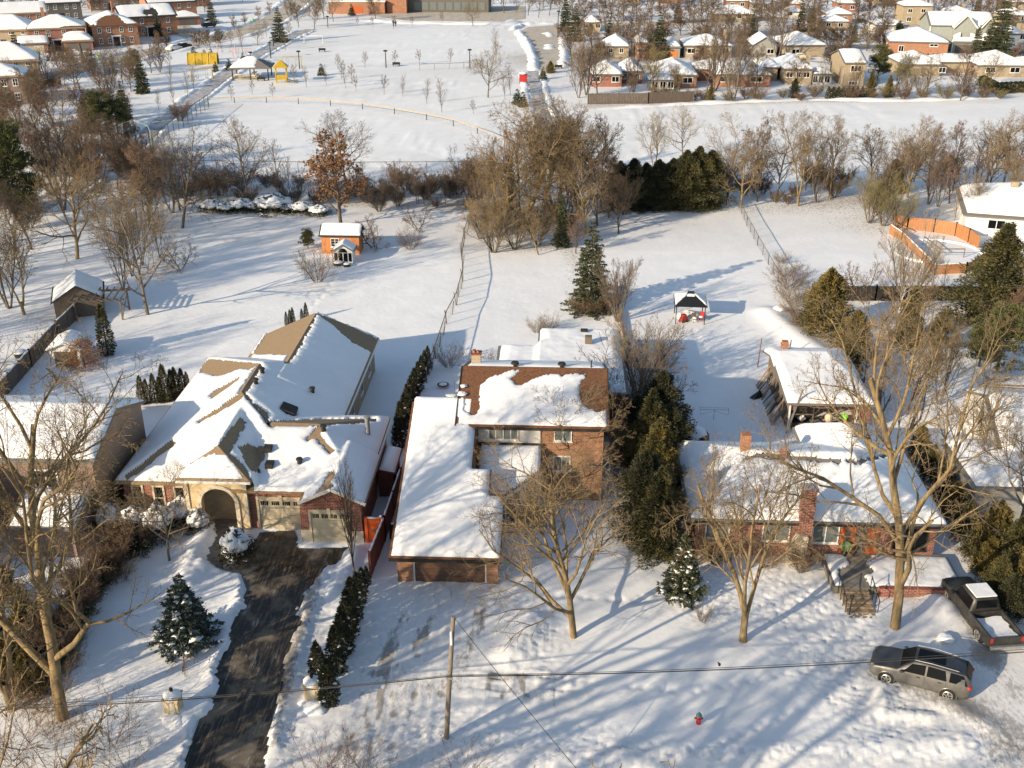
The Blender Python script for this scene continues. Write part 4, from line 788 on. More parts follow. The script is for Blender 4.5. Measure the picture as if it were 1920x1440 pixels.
# ================================================================ carport shed
k=thing('carport','open fronted brick carport under a thick smooth blanket of snow behind the ranch house','carport',(21,79,0))
CP=[[(17.45,73.3,2.65),(24.1,73.3,2.65),(21.9,80.6,3.5),(17.3,80.6,3.5)],[(24.1,73.3,2.65),(24.3,83.6,2.65),(21.9,80.6,3.5)],[(24.3,83.6,2.65),(17.2,83.6,2.65),(17.3,80.6,3.5),(21.9,80.6,3.5)]]
roof_mesh('roof',CP,'grey_shingle',k,th=.12); snow_on(k,CP,res=.14,th=.42,blur=8,seed=31,jag=.05,rough=.03)
for bb in ((22.9,23.9,73.8,74.3,-.1,2.55),(17.7,18.2,73.8,74.2,1.9,2.55),(23.6,23.9,74.303,83,-.1,2.6)): wl=MB(); wl.box(*bb); obj('brick_pier',wl,'red_brick',k,True)
wl=MB(); wl.box(18,23.6,78.6,78.75,-.1,3.0); obj('board_wall',wl,'tan_wood',k,True)
wl=MB(); wl.box(17.8,18,74.3,83,-.1,2.5); obj('side_wall',wl,'weathered',k,True)
wl=MB(); 
for x in (17.8,22.85): wl.beam((x,73.7,0),(x,73.7,2.6),.12)
obj('post',wl,'white',k,True)
ch=MB(); q=atY(1470,662,81.6); ch.box(q[0]-.24,q[0]+.24,81.4,81.9,2.6,4.35); ch.box(q[0]-.3,q[0]+.3,81.34,81.96,4.0,4.1); obj('chimney',ch,'orange_brick',k,True)
for px,tp in ((1420,635),(1478,637)):
    q=at(px,690 if px<1450 else 668); b=MB(); b.tube([(q[0],q[1],-.1),(q[0]+.1,q[1],tall(px,690 if px<1450 else 668,tp))],.05,6); solo('post',b,'rust','thin rust-red post %s the carport roof'%('left of' if px<1450 else 'rising right of the chimney behind'),'post')
# ================================================================ vehicles
def loft(st,n_half):      # st: list of (x, [(y,z)...half section from bottom centre to top centre])
    mb=MB(); vs=[]; k=len(st[0][1]); full=2*k-2
    for x,h in st:
        ring=[(x,y,z) for y,z in h]+[(x,-y,z) for y,z in h[-2:0:-1]]; vs+=ring
    fs=[(i*full+j,(i+1)*full+j,(i+1)*full+(j+1)%full,i*full+(j+1)%full) for i in range(len(st)-1) for j in range(full)]
    fs+=[tuple(range(full-1,-1,-1))[::-1],tuple((len(st)-1)*full+j for j in range(full))[::-1]]
    mb.add(vs,fs); return mb
def sec(w,z0,zb,wr,zr):   # half section: sill width w, belt height zb, roof half width wr, roof height zr
    return [(0,z0),(w*.86,z0),(w*.98,z0+.16),(w,z0+.34),(w*.985,zb-.12),(w*.95,zb),(wr+(w*.95-wr)*.45,zb+(zr-zb)*.5),(wr,zr-.06),(wr*.82,zr),(0,zr+.015)]
def wheel(parent,x,y,r,side,m='tyre'):
    t=MB(); a,b=(y-.12,y+.12); t.tube([(x,a,r),(x,a+.03,r),(x,b-.03,r),(x,b,r)],[r*.93,r,r,r*.93],22); o=obj('wheel',t,'black',parent)
    rm=MB(); yy=y+side*.125; rm.tube([(x,yy-side*.02,r),(x,yy,r)],[r*.62,r*.6],20)
    ro=obj('rim',rm,'dark',o); sp=MB()
    for k in range(5):
        an=2*PI*k/5+.3; sp.beam((x+math.cos(an)*r*.1,yy+side*.012,r+math.sin(an)*r*.1),(x+math.cos(an)*r*.62,yy+side*.006,r+math.sin(an)*r*.62),.075,.03)
    sp.tube([(x+r*.62*math.cos(t),yy,r+r*.62*math.sin(t)) for t in np.linspace(0,2*PI,22)],.028,6); obj('rim_spokes',sp,'alloy',o)
M['hyd_cap']=flat('grey_green_paint',(.12,.20,.19),.5); M['pale_green']=flat('pale_green_mesh',(.38,.42,.34),.6); M['yellow_rail']=flat('yellow_orange_rail',(.60,.38,.16),.6); M['lime']=flat('lime_green_plastic',(.25,.62,.05),.5); M['topi']=mat('topiary_green',(.16,.30,.13),(.1,.2,.08),9,.8); M['dark_boards']=mat('dark_stained_boards',(.035,.03,.028),(.02,.018,.017),3,.8)
M['alloy']=flat('alloy',(.50,.48,.44),.35,.6); M['suv_paint']=mat('dusty_silver_paint',(.17,.165,.155),(.12,.115,.105),2.2,.38,.35); M['suv_dark']=mat('dark_blue_grey_paint',(.035,.042,.055),(.05,.055,.065),1.5,.28,.3)
M['truck_paint']=mat('dusty_grey_truck_paint',(.06,.058,.053),(.035,.034,.032),2,.45,.3); M['sedan_paint']=mat('pale_silver_paint',(.42,.45,.42),(.36,.38,.36),2,.35,.3)
def car(root,L,W,zb,zr,paint,top,hood=.27,ws=.43,rearw=.93,r=.37,suv=True):
    h=L/2; w=W/2; z0=.24
    X=lambda f: h-f*L       # f=0 front ... 1 rear
    st=[(X(0),sec(w*.72,z0+.12,zb-.32,w*.66,zb-.30)),(X(.015),sec(w*.88,z0+.06,zb-.22,w*.78,zb-.19)),(X(.06),sec(w*.97,z0,zb-.12,w*.84,zb-.06)),(X(hood*.6),sec(w,z0,zb-.05,w*.86,zb+.03)),(X(hood),sec(w,z0,zb-.02,w*.86,zb+.08)),
        (X(hood+.02),sec(w,z0,zb,w*.84,zb+.12)),(X(ws),sec(w,z0,zb,w*.70,zr)),(X(ws+.12),sec(w,z0,zb+.01,w*.71,zr+.03)),(X(.75),sec(w,z0,zb+.03,w*.70,zr)),(X(rearw),sec(w*.98,z0,zb+.05,w*.66,zr-.06 if suv else zb+.1)),
        (X(.985),sec(w*.93,z0+.06,zb+.02,w*.60,zb+.30 if suv else zb+.04)),(X(1),sec(w*.86,z0+.12,zb-.05,w*.62,zb+.02))]
    b=loft(st,0); full=18
    # top faces (bonnet and roof) take the darker colour
    o=len(b.f); 
    b.m=[1 if (j%full) in (7,8,9,10) and i<len(st)-1 else 0 for i in range(len(st)-1) for j in range(full)]+[0,0]
    body=obj('body',b,[paint,top],root,smooth=False)
    me=body.data; me.polygons.foreach_set('use_smooth',[True]*(len(b.f)-2)+[False,False]); me.update()
    def rot(px): return px
    # windows: panels laid just outside the cabin faces
    def ypt(f,k,side):      # point on section at fraction f
        x=X(f); 
        for (x0,s0),(x1,s1) in zip(st[:-1],st[1:]):
            if x1<=x<=x0:
                t=(x0-x)/(x0-x1); 
                if isinstance(k,float):
                    i=int(k); u=k-i; a=[s0[i][q]*(1-u)+s0[i+1][q]*u for q in (0,1)]; c_=[s1[i][q]*(1-u)+s1[i+1][q]*u for q in (0,1)]
                else: a,c_=s0[k],s1[k]
                return (x,side*((a[0]*(1-t)+c_[0]*t)+.012),a[1]*(1-t)+c_[1]*t+.006)
    for side in (1,-1):
        for f0,f1,f2,f3 in ((hood+.055,ws-.02+.0,ws+.115,ws+.115),(ws+.135,ws+.135,.735,.76),(.785,.785,rearw-.015,rearw+.035)) if suv else ((hood+.06,ws,ws+.13,ws+.13),(ws+.15,ws+.15,.76,.80)):
            g=MB(); A=ypt(f0,5.15,side); B_=ypt(f1,6.8,side); Cc=ypt(f2,6.8,side); D_=ypt(f3,5.15,side); m1=ypt((f0+f1)/2,6,side); m2=ypt((f2+f3)/2,6,side)
            g.add([A,m1,B_,Cc,m2,D_],[(0,1,4,5),(1,2,3,4)] if side>0 else [(5,4,1,0),(4,3,2,1)]); obj('side_window',g,'glass',root)
        mr=MB(); p=ypt(hood+.05,5,side); mr.blob((p[0],p[1]+side*.10,p[2]+.06),.11,2,8,6,.75,.05); obj('wing_mirror',mr,top,root)
        ar=MB()
        for fx in (X(.185),X(.80)): ar.tube([(fx+(r+.05)*math.cos(t),side*(w*.985),r+(r+.05)*math.sin(t)) for t in np.linspace(-.25,PI+.25,16)],.035,5)
        obj('wheel_arch_trim',ar,paint,root)
        dm=MB()
        for f in (ws+.12,.76):
            a=ypt(f,3,side); c2=ypt(f,4.8,side); dm.beam(a,c2,.012,.012)
        for f in (ws+.06,.70): a=ypt(f,4.2,side); dm.beam((a[0]-.09,a[1]+side*.01,a[2]),(a[0]+.09,a[1]+side*.01,a[2]),.03,.03)
        obj('door_handle',dm,'dark',root)
        for fx in (X(.185),X(.80)): 
            wl=MB(); wl.tube([(fx,side*(w-.30),r),(fx,side*(w+.004),r)],r+.05,20); obj('wheel_well',wl,'dark',root); wheel(root,fx,side*(w-.10),r,side)
        hl=MB(); hl.blob((X(.03),side*w*.68,zb-.22),.15,3,8,6,.5,.05); obj('headlight',hl,'pale_glass',root)
        tl=MB(); tl.blob((X(.985),side*w*.80,zb-.02),.15,4,8,6,.7,.05); obj('tail_light',tl,'red_paint',root)
    g=MB(); e_=.012; a0,a1=st[5][1],st[6][1]; x0,x1=st[5][0]-.02,st[6][0]+.06
    g.add([(x0,-w*.76,a0[8][1]+.0+.03),(x0,w*.76,a0[8][1]+.03),(x1,w*.60,zr-.005),(x1,-w*.60,zr-.005)],[(0,1,2,3)]); obj('windscreen',g,'glass',root)
    if suv:
        g=MB(); g.add([(X(rearw+.004),-w*.56,zr-.02),(X(rearw+.004),w*.56,zr-.02),(X(.988),w*.62,zb+.30),(X(.988),-w*.62,zb+.30)],[(0,1,2,3)]); obj('rear_window',g,'glass',root)
        g=MB(); g.box(X(.72),X(ws+.02),-w*.42,w*.42,zr+.012,zr+.05); obj('sunroof',g,'glass',root)
        for s in (1,-1): g=MB(); g.tube([(X(ws),s*w*.66,zr+.03),(X(.6),s*w*.68,zr+.09),(X(.86),s*w*.64,zr+.02)],.022,5); obj('roof_rail',g,'alloy',root)
    else:
        g=MB(); g.add([(X(.76),-w*.58,zr-.03),(X(.76),w*.58,zr-.03),(X(rearw-.02),w*.66,zb+.12),(X(rearw-.02),-w*.66,zb+.12)],[(0,1,2,3)]); obj('rear_window',g,'glass',root)
    g=MB(); g.box(X(0)-.02,X(0)+.012,-w*.5,w*.5,.52,zb-.28); obj('grille',g,'dark',root)
qa=at(1665,1283); qb=at(1772,1313)
cx,cy=(qa[0]+qb[0])/2,(qa[1]+qb[1])/2; ang=math.atan2(qa[1]-qb[1],qa[0]-qb[0])
nx_,ny_=-math.sin(ang),math.cos(ang); sgn=1 if ny_>0 else -1
s_=thing('suv','dusty silver suv with dark bonnet and roof parked on muddy snow by the road','car',(cx+nx_*sgn*.93,cy+ny_*sgn*.93,.02),ang)
car(s_,4.95,1.98,1.06,1.72,'suv_paint','suv_dark')
s_.rotation_euler=(0,0,ang)
qs=at(5,1205); s_=thing('sedan','pale silver green sedan partly hidden behind the mossy tree at the left edge','car',(qs[0],qs[1]+1,.05),R(62)); car(s_,4.6,1.85,.92,1.42,'sedan_paint','sedan_paint',.26,.42,.88,.34,False)
# pickup
qr=at(1870,1232); 
t=thing('pickup_truck','muddy dark grey pickup truck with snow in its bed beside the tall cedar hedge','truck',(24.3,50.8,.02),R(99))
def pickup(root):
    L=5.8; h=L/2; w=.98; X=lambda f:h-f*L
    S=lambda w_,zb,wr,zr: sec(w_,.34,zb,wr,zr)
    st=[(X(0),S(w*.78,.85,w*.7,.9)),(X(.03),S(w*.94,.98,w*.84,1.06)),(X(.22),S(w,1.06,w*.88,1.18)),(X(.24),S(w,1.08,w*.84,1.24)),(X(.33),S(w,1.12,w*.72,1.86)),(X(.42),S(w,1.12,w*.73,1.9)),(X(.585),S(w,1.12,w*.71,1.86)),(X(.60),S(w,1.12,w*.72,1.2))]
    b=loft(st,0); o=obj('cab',b,'truck_paint',root,smooth=True)
    bd=MB(); zb=1.12
    for s in (1,-1): bd.box(X(1),X(.603),s*w-(.10 if s>0 else 0),s*w+(0 if s>0 else .10),.42,zb)
    bd.box(X(1)-.06,X(1)-.002,-w*.99,w*.99,.42,zb); bd.box(X(.62),X(.605),-w+.11,w-.11,.7,zb); bd.box(X(1)+.004,X(.62),-w+.102,w-.102,.55,.72); obj('cargo_bed',bd,'truck_paint',root)
    bp=MB(); bp.box(X(1)-.22,X(1)-.065,-w*.95,w*.95,.42,.58); obj('bumper',bp,'metal',root)
    sn=MB(); V=[]; nn=14
    for i in range(nn+1):
        for j in range(nn+1): V.append((X(1)+.05+(X(.64)-X(1)-.1)*i/nn,(-w+.16)+(2*w-.32)*j/nn,.86+.05*math.sin(i*.9+j*.5)))
    sn.add(V,[(i*(nn+1)+j,(i+1)*(nn+1)+j,(i+1)*(nn+1)+j+1,i*(nn+1)+j+1) for i in range(nn) for j in range(nn)]); obj('bed_snow',sn,'snow',root,smooth=True)
    sn=MB(); sn.box(X(.57),X(.36),-w*.62,w*.62,1.9,1.97); obj('roof_snow',sn,'snow',root)
    g=MB(); g.add([(X(.245),-w*.78,1.27),(X(.245),w*.78,1.27),(X(.325),w*.68,1.83),(X(.325),-w*.68,1.83)],[(0,1,2,3)]); obj('windscreen',g,'glass',root)
    g=MB(); g.add([(X(.59),-w*.6,1.78),(X(.59),w*.6,1.78),(X(.602),w*.64,1.28),(X(.602),-w*.64,1.28)],[(0,1,2,3)]); obj('rear_window',g,'glass',root)
    for s in (1,-1):
        g=MB(); g.add([(X(.28),s*w*.945,1.16),(X(.335),s*w*.79,1.76),(X(.57),s*w*.79,1.76),(X(.58),s*w*.945,1.16)],[(0,1,2,3)]); obj('side_window',g,'glass',root)
        for fx in (X(.17),X(.80)): wl=MB(); wl.tube([(fx,s*(w-.3),.42),(fx,s*(w+.006),.42)],.48,18); obj('wheel_well',wl,'dark',root); wheel(root,fx,s*(w-.10),.41,s)
        g=MB(); g.box(X(1)-.075,X(1)-.0605,s*w*.99-(.16 if s>0 else 0),s*w*.99+(0 if s>0 else .16),.78,1.08); obj('tail_light',g,'red_paint',root)
        g=MB(); g.box(X(.03),X(.005),s*w*.72-.14,s*w*.72+.14,.72,.9); obj('headlight',g,'pale_glass',root)
        g=MB(); g.blob((X(.29),s*(w+.14),1.2),.14,2,8,6,.9,.05); obj('wing_mirror',g,'black',root)
        g=MB(); g.box(X(.70),X(.45),s*(w+.02)-.06,s*(w+.02)+.06,.36,.42); obj('side_step',g,'alloy',root)
pickup(t)
# ================================================================ hydrant, pole, wires, posts
q=at(1309,1360); t=thing('fire_hydrant','red fire hydrant with a grey green cap standing alone in the front snow','hydrant',(q[0],q[1],.1))
b=MB(); b.lathe((0,0,-.15),[(.17,0),(.17,.05),(.12,.08),(.12,.55),(.15,.58),(.15,.62),(.12,.66)],14); obj('barrel',b,'red_paint',t)
b=MB(); b.lathe((0,0,.50),[(.155,0),(.155,.03),(.12,.12),(.05,.18),(.035,.24)],14); b2=obj('bonnet',b,'hyd_cap' if 'hyd_cap' in M else 'metal',t)
for a in (0,PI,PI*1.5): b=MB(); b.tube([(math.cos(a)*.1,math.sin(a)*.1,.36),(math.cos(a)*.21,math.sin(a)*.21,.36)],.055 if a<4 else .08,10); obj('outlet_cap',b,'red_paint',t)
b=MB(); b.lathe((0,0,-.12),[(.30,0),(.22,.05),(.05,.07)],12); obj('snow_collar',b,'snow',t,smooth=True)
qb=at(836,1386); Yp=qb[1]; zt=atY(850,1156,Yp)
pole_top=(zt[0],Yp,zt[2]); t=thing('utility_pole','tall leaning wooden utility pole at the foot of the centre driveway','utility pole',(qb[0],qb[1],0))
dx=zt[0]-qb[0]; b=MB(); b.tube([(0,0,-.3),(dx*.5,0,zt[2]*.5),(dx,0,zt[2])],[.135,.12,.10],12); obj('pole',b,'pole_wood',t)
b=MB(); b.tube([(dx*.8,0,zt[2]*.8),(dx*.8,0,zt[2]*.8+.001)],.1,6); 
zw=atY(845,1268,Yp)[2]
b=MB(); b.box(dx*.55-.16,dx*.55+.16,-.19,-.13,zw-.05,zw+.05); b.tube([(dx*.55,-.2,zw),(dx*.55,.2,zw)],.03,6); obj('wire_clamp',b,'metal',t)
b=MB(); b.tube([(dx*.8,-.17,zt[2]*.80),(dx*.8,-.17,zt[2]*.9)],.06,8); obj('insulator',b,'white',t)
def wire(label,pts,r=.02,name='overhead_wire',grp=None):
    P=[]; 
    for (a,b) in zip(pts[:-1],pts[1:]):
        a=Vector(a);b=Vector(b); n=24; sg=(b-a).length*.012
        P+=[tuple(a.lerp(b,i/n)-Vector((0,0,sg*4*(i/n)*(1-i/n)))) for i in range(n)]
    P.append(pts[-1]); m=MB(); m.tube(P,r,5); o=solo(name,m,'wire',label,'wire',grp); return o
for dz,r_,lb in ((0,.028,'thick lower overhead cable crossing the whole front yard from edge to edge'),(.12,.014,'thin upper overhead wire strung just above the thick cable')):
    a=atY(-150,1335-4*dz,Yp+.4); m_=atY(843,1268,Yp-.19); m1=atY(1480,1232,Yp+.2); c_=atY(2050,1212,Yp+.6)
    wire(lb,[(a[0],a[1],a[2]+dz),(m_[0],m_[1],m_[2]+dz*.6),(c_[0],c_[1],c_[2]+dz*1.4)],r_)
g0=at(1110,1452); wire('single guy wire running down from the top of the utility pole to the road edge',[pole_top,(g0[0],g0[1]-1.,.2)],.016,'guy_wire')
q=at(1347,1247); bz=MB(); bp=atY(1349,1246,Yp-.02); bz.blob(bp,.07,1,8,6,1.3,.1); bz.blob((bp[0]-.06,bp[1],bp[2]+.1),.04,1,6,5,1,.1); solo('bird','MB' and bz,'dark','small dark bird perched on the overhead cable','bird',smooth=True)
def lantern_post(px,py,tp,label):
    q=at(px,py); h=tall(px,py,tp); t=thing('lantern_post',label,'lamp post',(q[0],q[1],0)); b=MB(); b.tube([(0,0,-.2),(.0,0,h-.3)],.045,8); obj('post',b,'black',t)
    b=MB(); b.lathe((0,0,h-.3),[(.07,0),(.12,.22),(.14,.24),(.02,.36)],8); obj('lantern',b,'black',t)
lantern_post(1592,1156,1116,'short black lantern post in the trampled snow before the ranch steps')
def gatepost(px,py,tp,label):
    q=at(px,py); t=thing('gate_pillar',label,'gate pillar',(q[0],q[1],0)); w_=.36
    b=MB(); b.box(-w_,w_,-w_,w_,-.2,1.1); b.box(-w_-.06,w_+.06,-w_-.06,w_+.06,1.102,1.2); obj('pillar',b,'stucco',t)
    b=MB(); b.box(-w_-.003-.01,-w_-.002,-w_*.6,w_*.6,.3,.95); b.box(-w_*.6,w_*.6,-w_-.02,-w_-.002,.3,.95); obj('panel',b,'pale_stone',t)
    V=MB(); V.blob((0,0,1.18),.46,5,16,8,.55,.08); obj('snow_cap',V,'snow',t,smooth=True)
    b=MB(); b.lathe((0,0,1.4),[(.05,0),(.05,.1),(.1,.12),(.1,.22),(.02,.28)],8); obj('lantern',b,'dark',t)
    V=MB(); V.blob((.2,-.5,.0),.8,9,14,8,.45,.3); obj('snow_skirt',V,'snow',t,smooth=True)
gatepost(328,1338,1285,'square stucco gate pillar with snow cap on the left of the dark driveway'); gatepost(588,1312,1262,'stucco gate pillar half hidden by the dark hedge right of the driveway')
# parcel-like landscape stone and crate between the truck and the suv
q=at(1772,1205); t=thing('crate','small snow topped stone block between the pickup and the suv','block',(q[0],q[1],0),.3); b=MB(); b.box(-.38,.38,-.3,.3,-.1,.34); obj('block',b,'pale_stone',t); b=MB(); b.blob((0,0,.34),.46,3,14,6,.4,.1); obj('snow_cap',b,'snow',t,smooth=True)
# ================================================================ fences
def chainlink(pts,h,label,top='chain',posts='chain',name='chain_link_fence',step=3.,mesh=True,r=.03,lean=0,grid=.35,grp=None,rail=True):
    P=[Vector((x,y,0)) for x,y in pts]; t=thing(name,label,'fence',(P[0].x,P[0].y,0),group=grp); po=MB(); ra=MB(); me=MB(); n=0
    for a,b in zip(P[:-1],P[1:]):
        L=(b-a).length; d=(b-a).normalized(); k=max(1,int(L/step))
        for i in range(k+1):
            q=a+d*(L*i/k); x=lean*math.sin(n*1.7); n+=1; p1=MB(); p1.tube([(q.x,q.y,-.1),(q.x+x,q.y,h+.05)],r,5); 
            o=obj('post',p1,posts,t,True)
        if rail: ra.tube([tuple(a+Vector((0,0,h))),tuple(b+Vector((0,0,h)))],r*.9,5)
        if mesh:
            m=int(L/grid)
            for i in range(m): q=a+d*(i*grid); q2=q+d*min(h,.9*h); me.beam((q.x,q.y,.05),(q2.x,q2.y,h),.006); me.beam((q2.x,q2.y,.05),(q.x,q.y,h),.006)
    if ra.v: obj('top_rail',ra,top,t,True)
    if me.v: obj('mesh_panel',me,'chain',t,True)
    return t
def boards(pts,h,label,m,name='board_fence',th=.06,cap=True,snow=False,step=2.4,shadow=None):
    P=[Vector((x,y,0)) for x,y in pts]; t=thing(name,label,'fence',(P[0].x,P[0].y,0)); b_=MB(); po=MB(); sn=MB(); rr=random.Random(len(label))
    for a,b in zip(P[:-1],P[1:]):
        L=(b-a).length; d=(b-a).normalized(); n=Vector((-d.y,d.x,0)); k=max(1,int(L/.3))
        for i in range(k):
            p=a+d*(L*i/k+.01); q=a+d*(L*(i+1)/k-.01); o=n*rr.uniform(-.012,.012); hh=h+rr.uniform(-.02,.02)
            vs=[tuple(c+o+s*n*th/2+Vector((0,0,z))) for z in (-.1,hh) for c,s in ((p,-1),(q,-1),(q,1),(p,1))]; b_.add(vs,[(0,3,2,1),(4,5,6,7),(0,1,5,4),(1,2,6,5),(2,3,7,6),(3,0,4,7)])
        kk=max(1,int(L/step))
        for i in range(kk+1): q=a+d*(L*i/kk); pm=MB(); pm.box(q.x-.07,q.x+.07,q.y-.07,q.y+.07,-.1,h+.12); obj('post',pm,m,t,True)
        if snow: sn.tube([tuple(a.lerp(b,i/12)+Vector((0,0,h+.02+.02*math.sin(i*2)))) for i in range(13)],[.06+.02*math.sin(i*3) for i in range(13)],6)
    obj('boards',b_,m,t,True)
    if sn.v: obj('snow_cap',sn,'snow',t,True,True)
    return t
boards([(-11.0,53.2),(-10.75,57.2),(-10.5,66.5)],1.9,'dark brown board fence lined with snow between garage wing and orange gate','red_wood',snow=True)
boards([(-10.4,57.4),(-9.75,57.4)],1.3,'short black gate closing the gap beside the long garage wing','dark',name='side_gate',snow=True)
F1=[at(x,y)[:2] for x,y in ((800,720),(817,675),(838,610),(856,575),(868,530),(866,480),(872,450),(880,425),(886,395))]
chainlink(F1,1.5,'sagging dark wire fence running back between the estate lawn and the centre yard','wire','weathered',step=2.2,lean=.25,grid=.34,r=.045)
F2=[at(x,y)[:2] for x,y in ((1385,392),(1400,425),(1420,462),(1440,498),(1458,530))]
chainlink(F2,1.3,'low wire fence with dried grass running back along the right hand yard',step=2.6,grid=.34,r=.04)
F3=[at(x,y)[:2] for x,y in ((1178,690),(1170,640),(1160,585),(1157,540))]
boards([tuple(p) for p in F3],.55,'low rust brown edging fence beyond the centre house','rust',step=1.5)
chainlink([at(x,y)[:2] for x,y in ((240,322),(330,322),(440,325),(620,327),(860,326),(960,330))],1.8,'long chain link fence along the back of the park behind the gardens',grid=.6,step=4,r=.05)
chainlink([at(x,y)[:2] for x,y in ((360,388),(460,386),(560,382),(700,384),(870,386))],1.5,'black wire fence behind the snowy shrubs at the bottom of the big lawn','wire','black',grid=.5,step=3)
chainlink([at(x,y)[:2] for x,y in ((278,292),(392,204))],2.6,'first base side fence of the ball field beside the cleared path','wire','black',grid=.35,step=3,r=.05)
chainlink([at(x,y)[:2] for x,y in ((240,318),(238,292),(258,285),(285,297),(300,330))],5.,'tall pale green chain link backstop at the ball field corner','pale_green','pale_green',name='backstop',grid=.6,step=3.5,r=.07) if 'pale_green' in M else None
OF=[at(x,y)[:2] for x,y in ((390,196),(440,194),(500,194),(560,196),(620,200),(680,206),(740,215),(800,226),(850,238),(895,252),(930,268),(950,282))]
t=chainlink(OF,1.2,'curving outfield fence with a yellow orange top rail across the ball field','yellow_rail','chain',grid=.9,step=5,r=.07)
chainlink([at(x,y)[:2] for x,y in ((787,133),(870,130),(900,131))],1.5,'long low bench fence beside the far sports pitch','chain',grid=.5,step=3,r=.05)
boards([at(0,760)[:2],at(60,690)[:2],at(110,635)[:2],at(185,560)[:2]],1.7,'long weathered board fence running diagonally back at the far left','fence_wood',snow=True)
boards([at(1520,566)[:2],at(1640,566)[:2],at(1800,566)[:2],at(1925,570)[:2]],1.7,'long dark board fence crossing behind the cedars on the right','dark_boards')
PF=[(39.6,125.4),(40.2,119),(43.5,114.3),(50,114.0),(54.5,116)]
PF=[at(x,y)[:2] for x,y in ((1668,440),(1690,455),(1735,500),(1752,517),(1810,514),(1840,500))]
boards(PF,1.25,'low orange stained deck skirting round the front of the snowy pool','pool_wood',name='pool_fence',snow=True)
PF2=[at(x,y)[:2] for x,y in ((1672,425),(1700,432),(1750,437),(1790,444),(1815,456),(1832,470))]
boards(PF2,1.7,'curved orange board fence round the back of the snowy pool','pool_wood',name='pool_fence',snow=False)
boards([at(1815,365)[:2],at(1870,372)[:2],at(1925,392)[:2]],1.6,'orange brown board fence behind the snow covered pool house roof','pool_wood')
boards([at(1102,197)[:2],at(1215,196)[:2],at(1300,192)[:2]],2.2,'brown board fence along the edge of the park behind the red brick bungalow','fence_wood',step=4)
boards([at(60,172)[:2],at(115,160)[:2]],1.8,'dark brick garden wall with snow at the upper left','red_wood',name='garden_wall',snow=True)
# ================================================================ garden buildings
def shed(name,label,cat,x,y,w,d,h,rh,rz,wallm,roofm,gable=True,axis='x',th=.2,extra=None,ov=.25,win=(),zf=0.):
    t=thing(name,label,cat,(x,y,0),rz); b=MB(); b.box(-w/2,w/2,-d/2,d/2,-.15+zf,h)
    if gable:
        if axis=='x': b.add([(s*w/2,y_,z_) for s in (-1,1) for y_,z_ in ((-d/2,h),(d/2,h),(0,h+rh*.92))],[(0,1,2),(5,4,3)])
        else: b.add([(x_,s*d/2,z_) for s in (-1,1) for x_,z_ in ((-w/2,h),(w/2,h),(0,h+rh*.92))],[(0,2,1),(3,4,5)])
    obj('wall',b,wallm,t); P=hip(-w/2,w/2,-d/2,d/2,h,rh,axis,gable,ov); roof_mesh('roof',P,roofm,t,False,.1)
    snow_on(t,P,res=max(.12,w/60),th=th,seed=int(abs(x)*7),world=False,jag=.06)
    for (fc,u0,u1,z0,z1,cc,rr_) in win: window(t,fc,u0,u1,{'front':-d/2,'right':w/2,'left':-w/2}[fc],z0,z1,cc,rr_,'white','glass',world=False)
    return t
q=at(640,478); t=shed('garden_shed','small orange brown wooden shed with a flat slab of roof snow in the big lawn','shed',q[0],q[1]+1.2,4.3,2.6,2.3,.9,0,'orange_wood','dark_shingle',win=[('front',-1.1,-.1,1.0,2.0,2,3)])
q=at(645,497); t=shed('playhouse_greenhouse','little white conservatory with an arched window in front of the orange shed','greenhouse',q[0],q[1]+.7,2.1,1.8,1.7,.8,0,'white','pale_glass',axis='y',th=.14,gable=True)
aw=MB()
for x0,x1 in ((-.95,-.62),(-.5,-.06),(.06,.5),(.62,.95)): aw.box(x0,x1,-.935,-.905,.5,1.45)
obj('window_panes',aw,'glass',t); aw=MB(); aw.add([(.5*math.cos(PI*i/10),-.92,1.5+.5*math.sin(PI*i/10)) for i in range(11)],[tuple(range(10,-1,-1))]); obj('arched_light',aw,'glass',t)
for i,(px,py,r_) in enumerate(((636,497,.62),(652,500,.42))):
    q=at(px,py); t=thing('patio_table','%s round black table capped with snow before the white conservatory'%('large','small')[i],'table',(q[0],q[1]-.4,0)); b=MB(); b.lathe((0,0,.05),[(r_*.8,0),(r_,.35),(r_,.42)],16); obj('top',b,'black',t); b=MB(); b.blob((0,0,.45),r_*.95,2,16,6,.3,.04); obj('snow_cap',b,'snow',t,smooth=True)
q=at(135,592); t=shed('wood_shed','weathered wooden shed with a steep snowy roof at the far left fence','shed',q[0]+.3,q[1]+1.5,4.4,4.6,1.9,1.5,R(22),'weathered','dark_shingle',axis='y',th=.22)
q=at(185,600); t=thing('pergola','dark wooden pergola leaning off the weathered shed','pergola',(q[0]+.2,q[1]+1,0),R(8))
b=MB()
for x,y in ((-2.2,-1.5),(2.1,-1.5),(2.1,1.3),(-2.2,1.3)): m=MB(); m.beam((x,y,-.1),(x,y,2.2),.14); obj('post',m,'weathered',t)
for y in (-1.5,1.3): b.beam((-2.6,y,2.2),(2.5,y,2.2),.1,.2)
obj('beam',b,'weathered',t); b=MB()
for i in range(8): b.beam((-2.4+i*.66,-2.,2.36),(-2.4+i*.66,1.8,2.36),.07,.14)
obj('rafters',b,'weathered',t); b=MB(); b.beam((2.1,-1.5,.3),(2.1,1.3,1.9),.08); b.beam((2.1,1.3,.3),(2.1,-1.5,1.9),.08); obj('brace',b,'weathered',t)
q=at(125,688); t=shed('small_shed','little white walled shed with double doors behind a rusty shrub at the far left','shed',q[0],q[1]+1.2,2.6,2.6,1.8,.6,R(6),'white','white',axis='y',th=.26)
b=MB(); b.box(-.95,.95,-1.345,-1.305,.02,1.5); obj('door',b,'weathered',t)
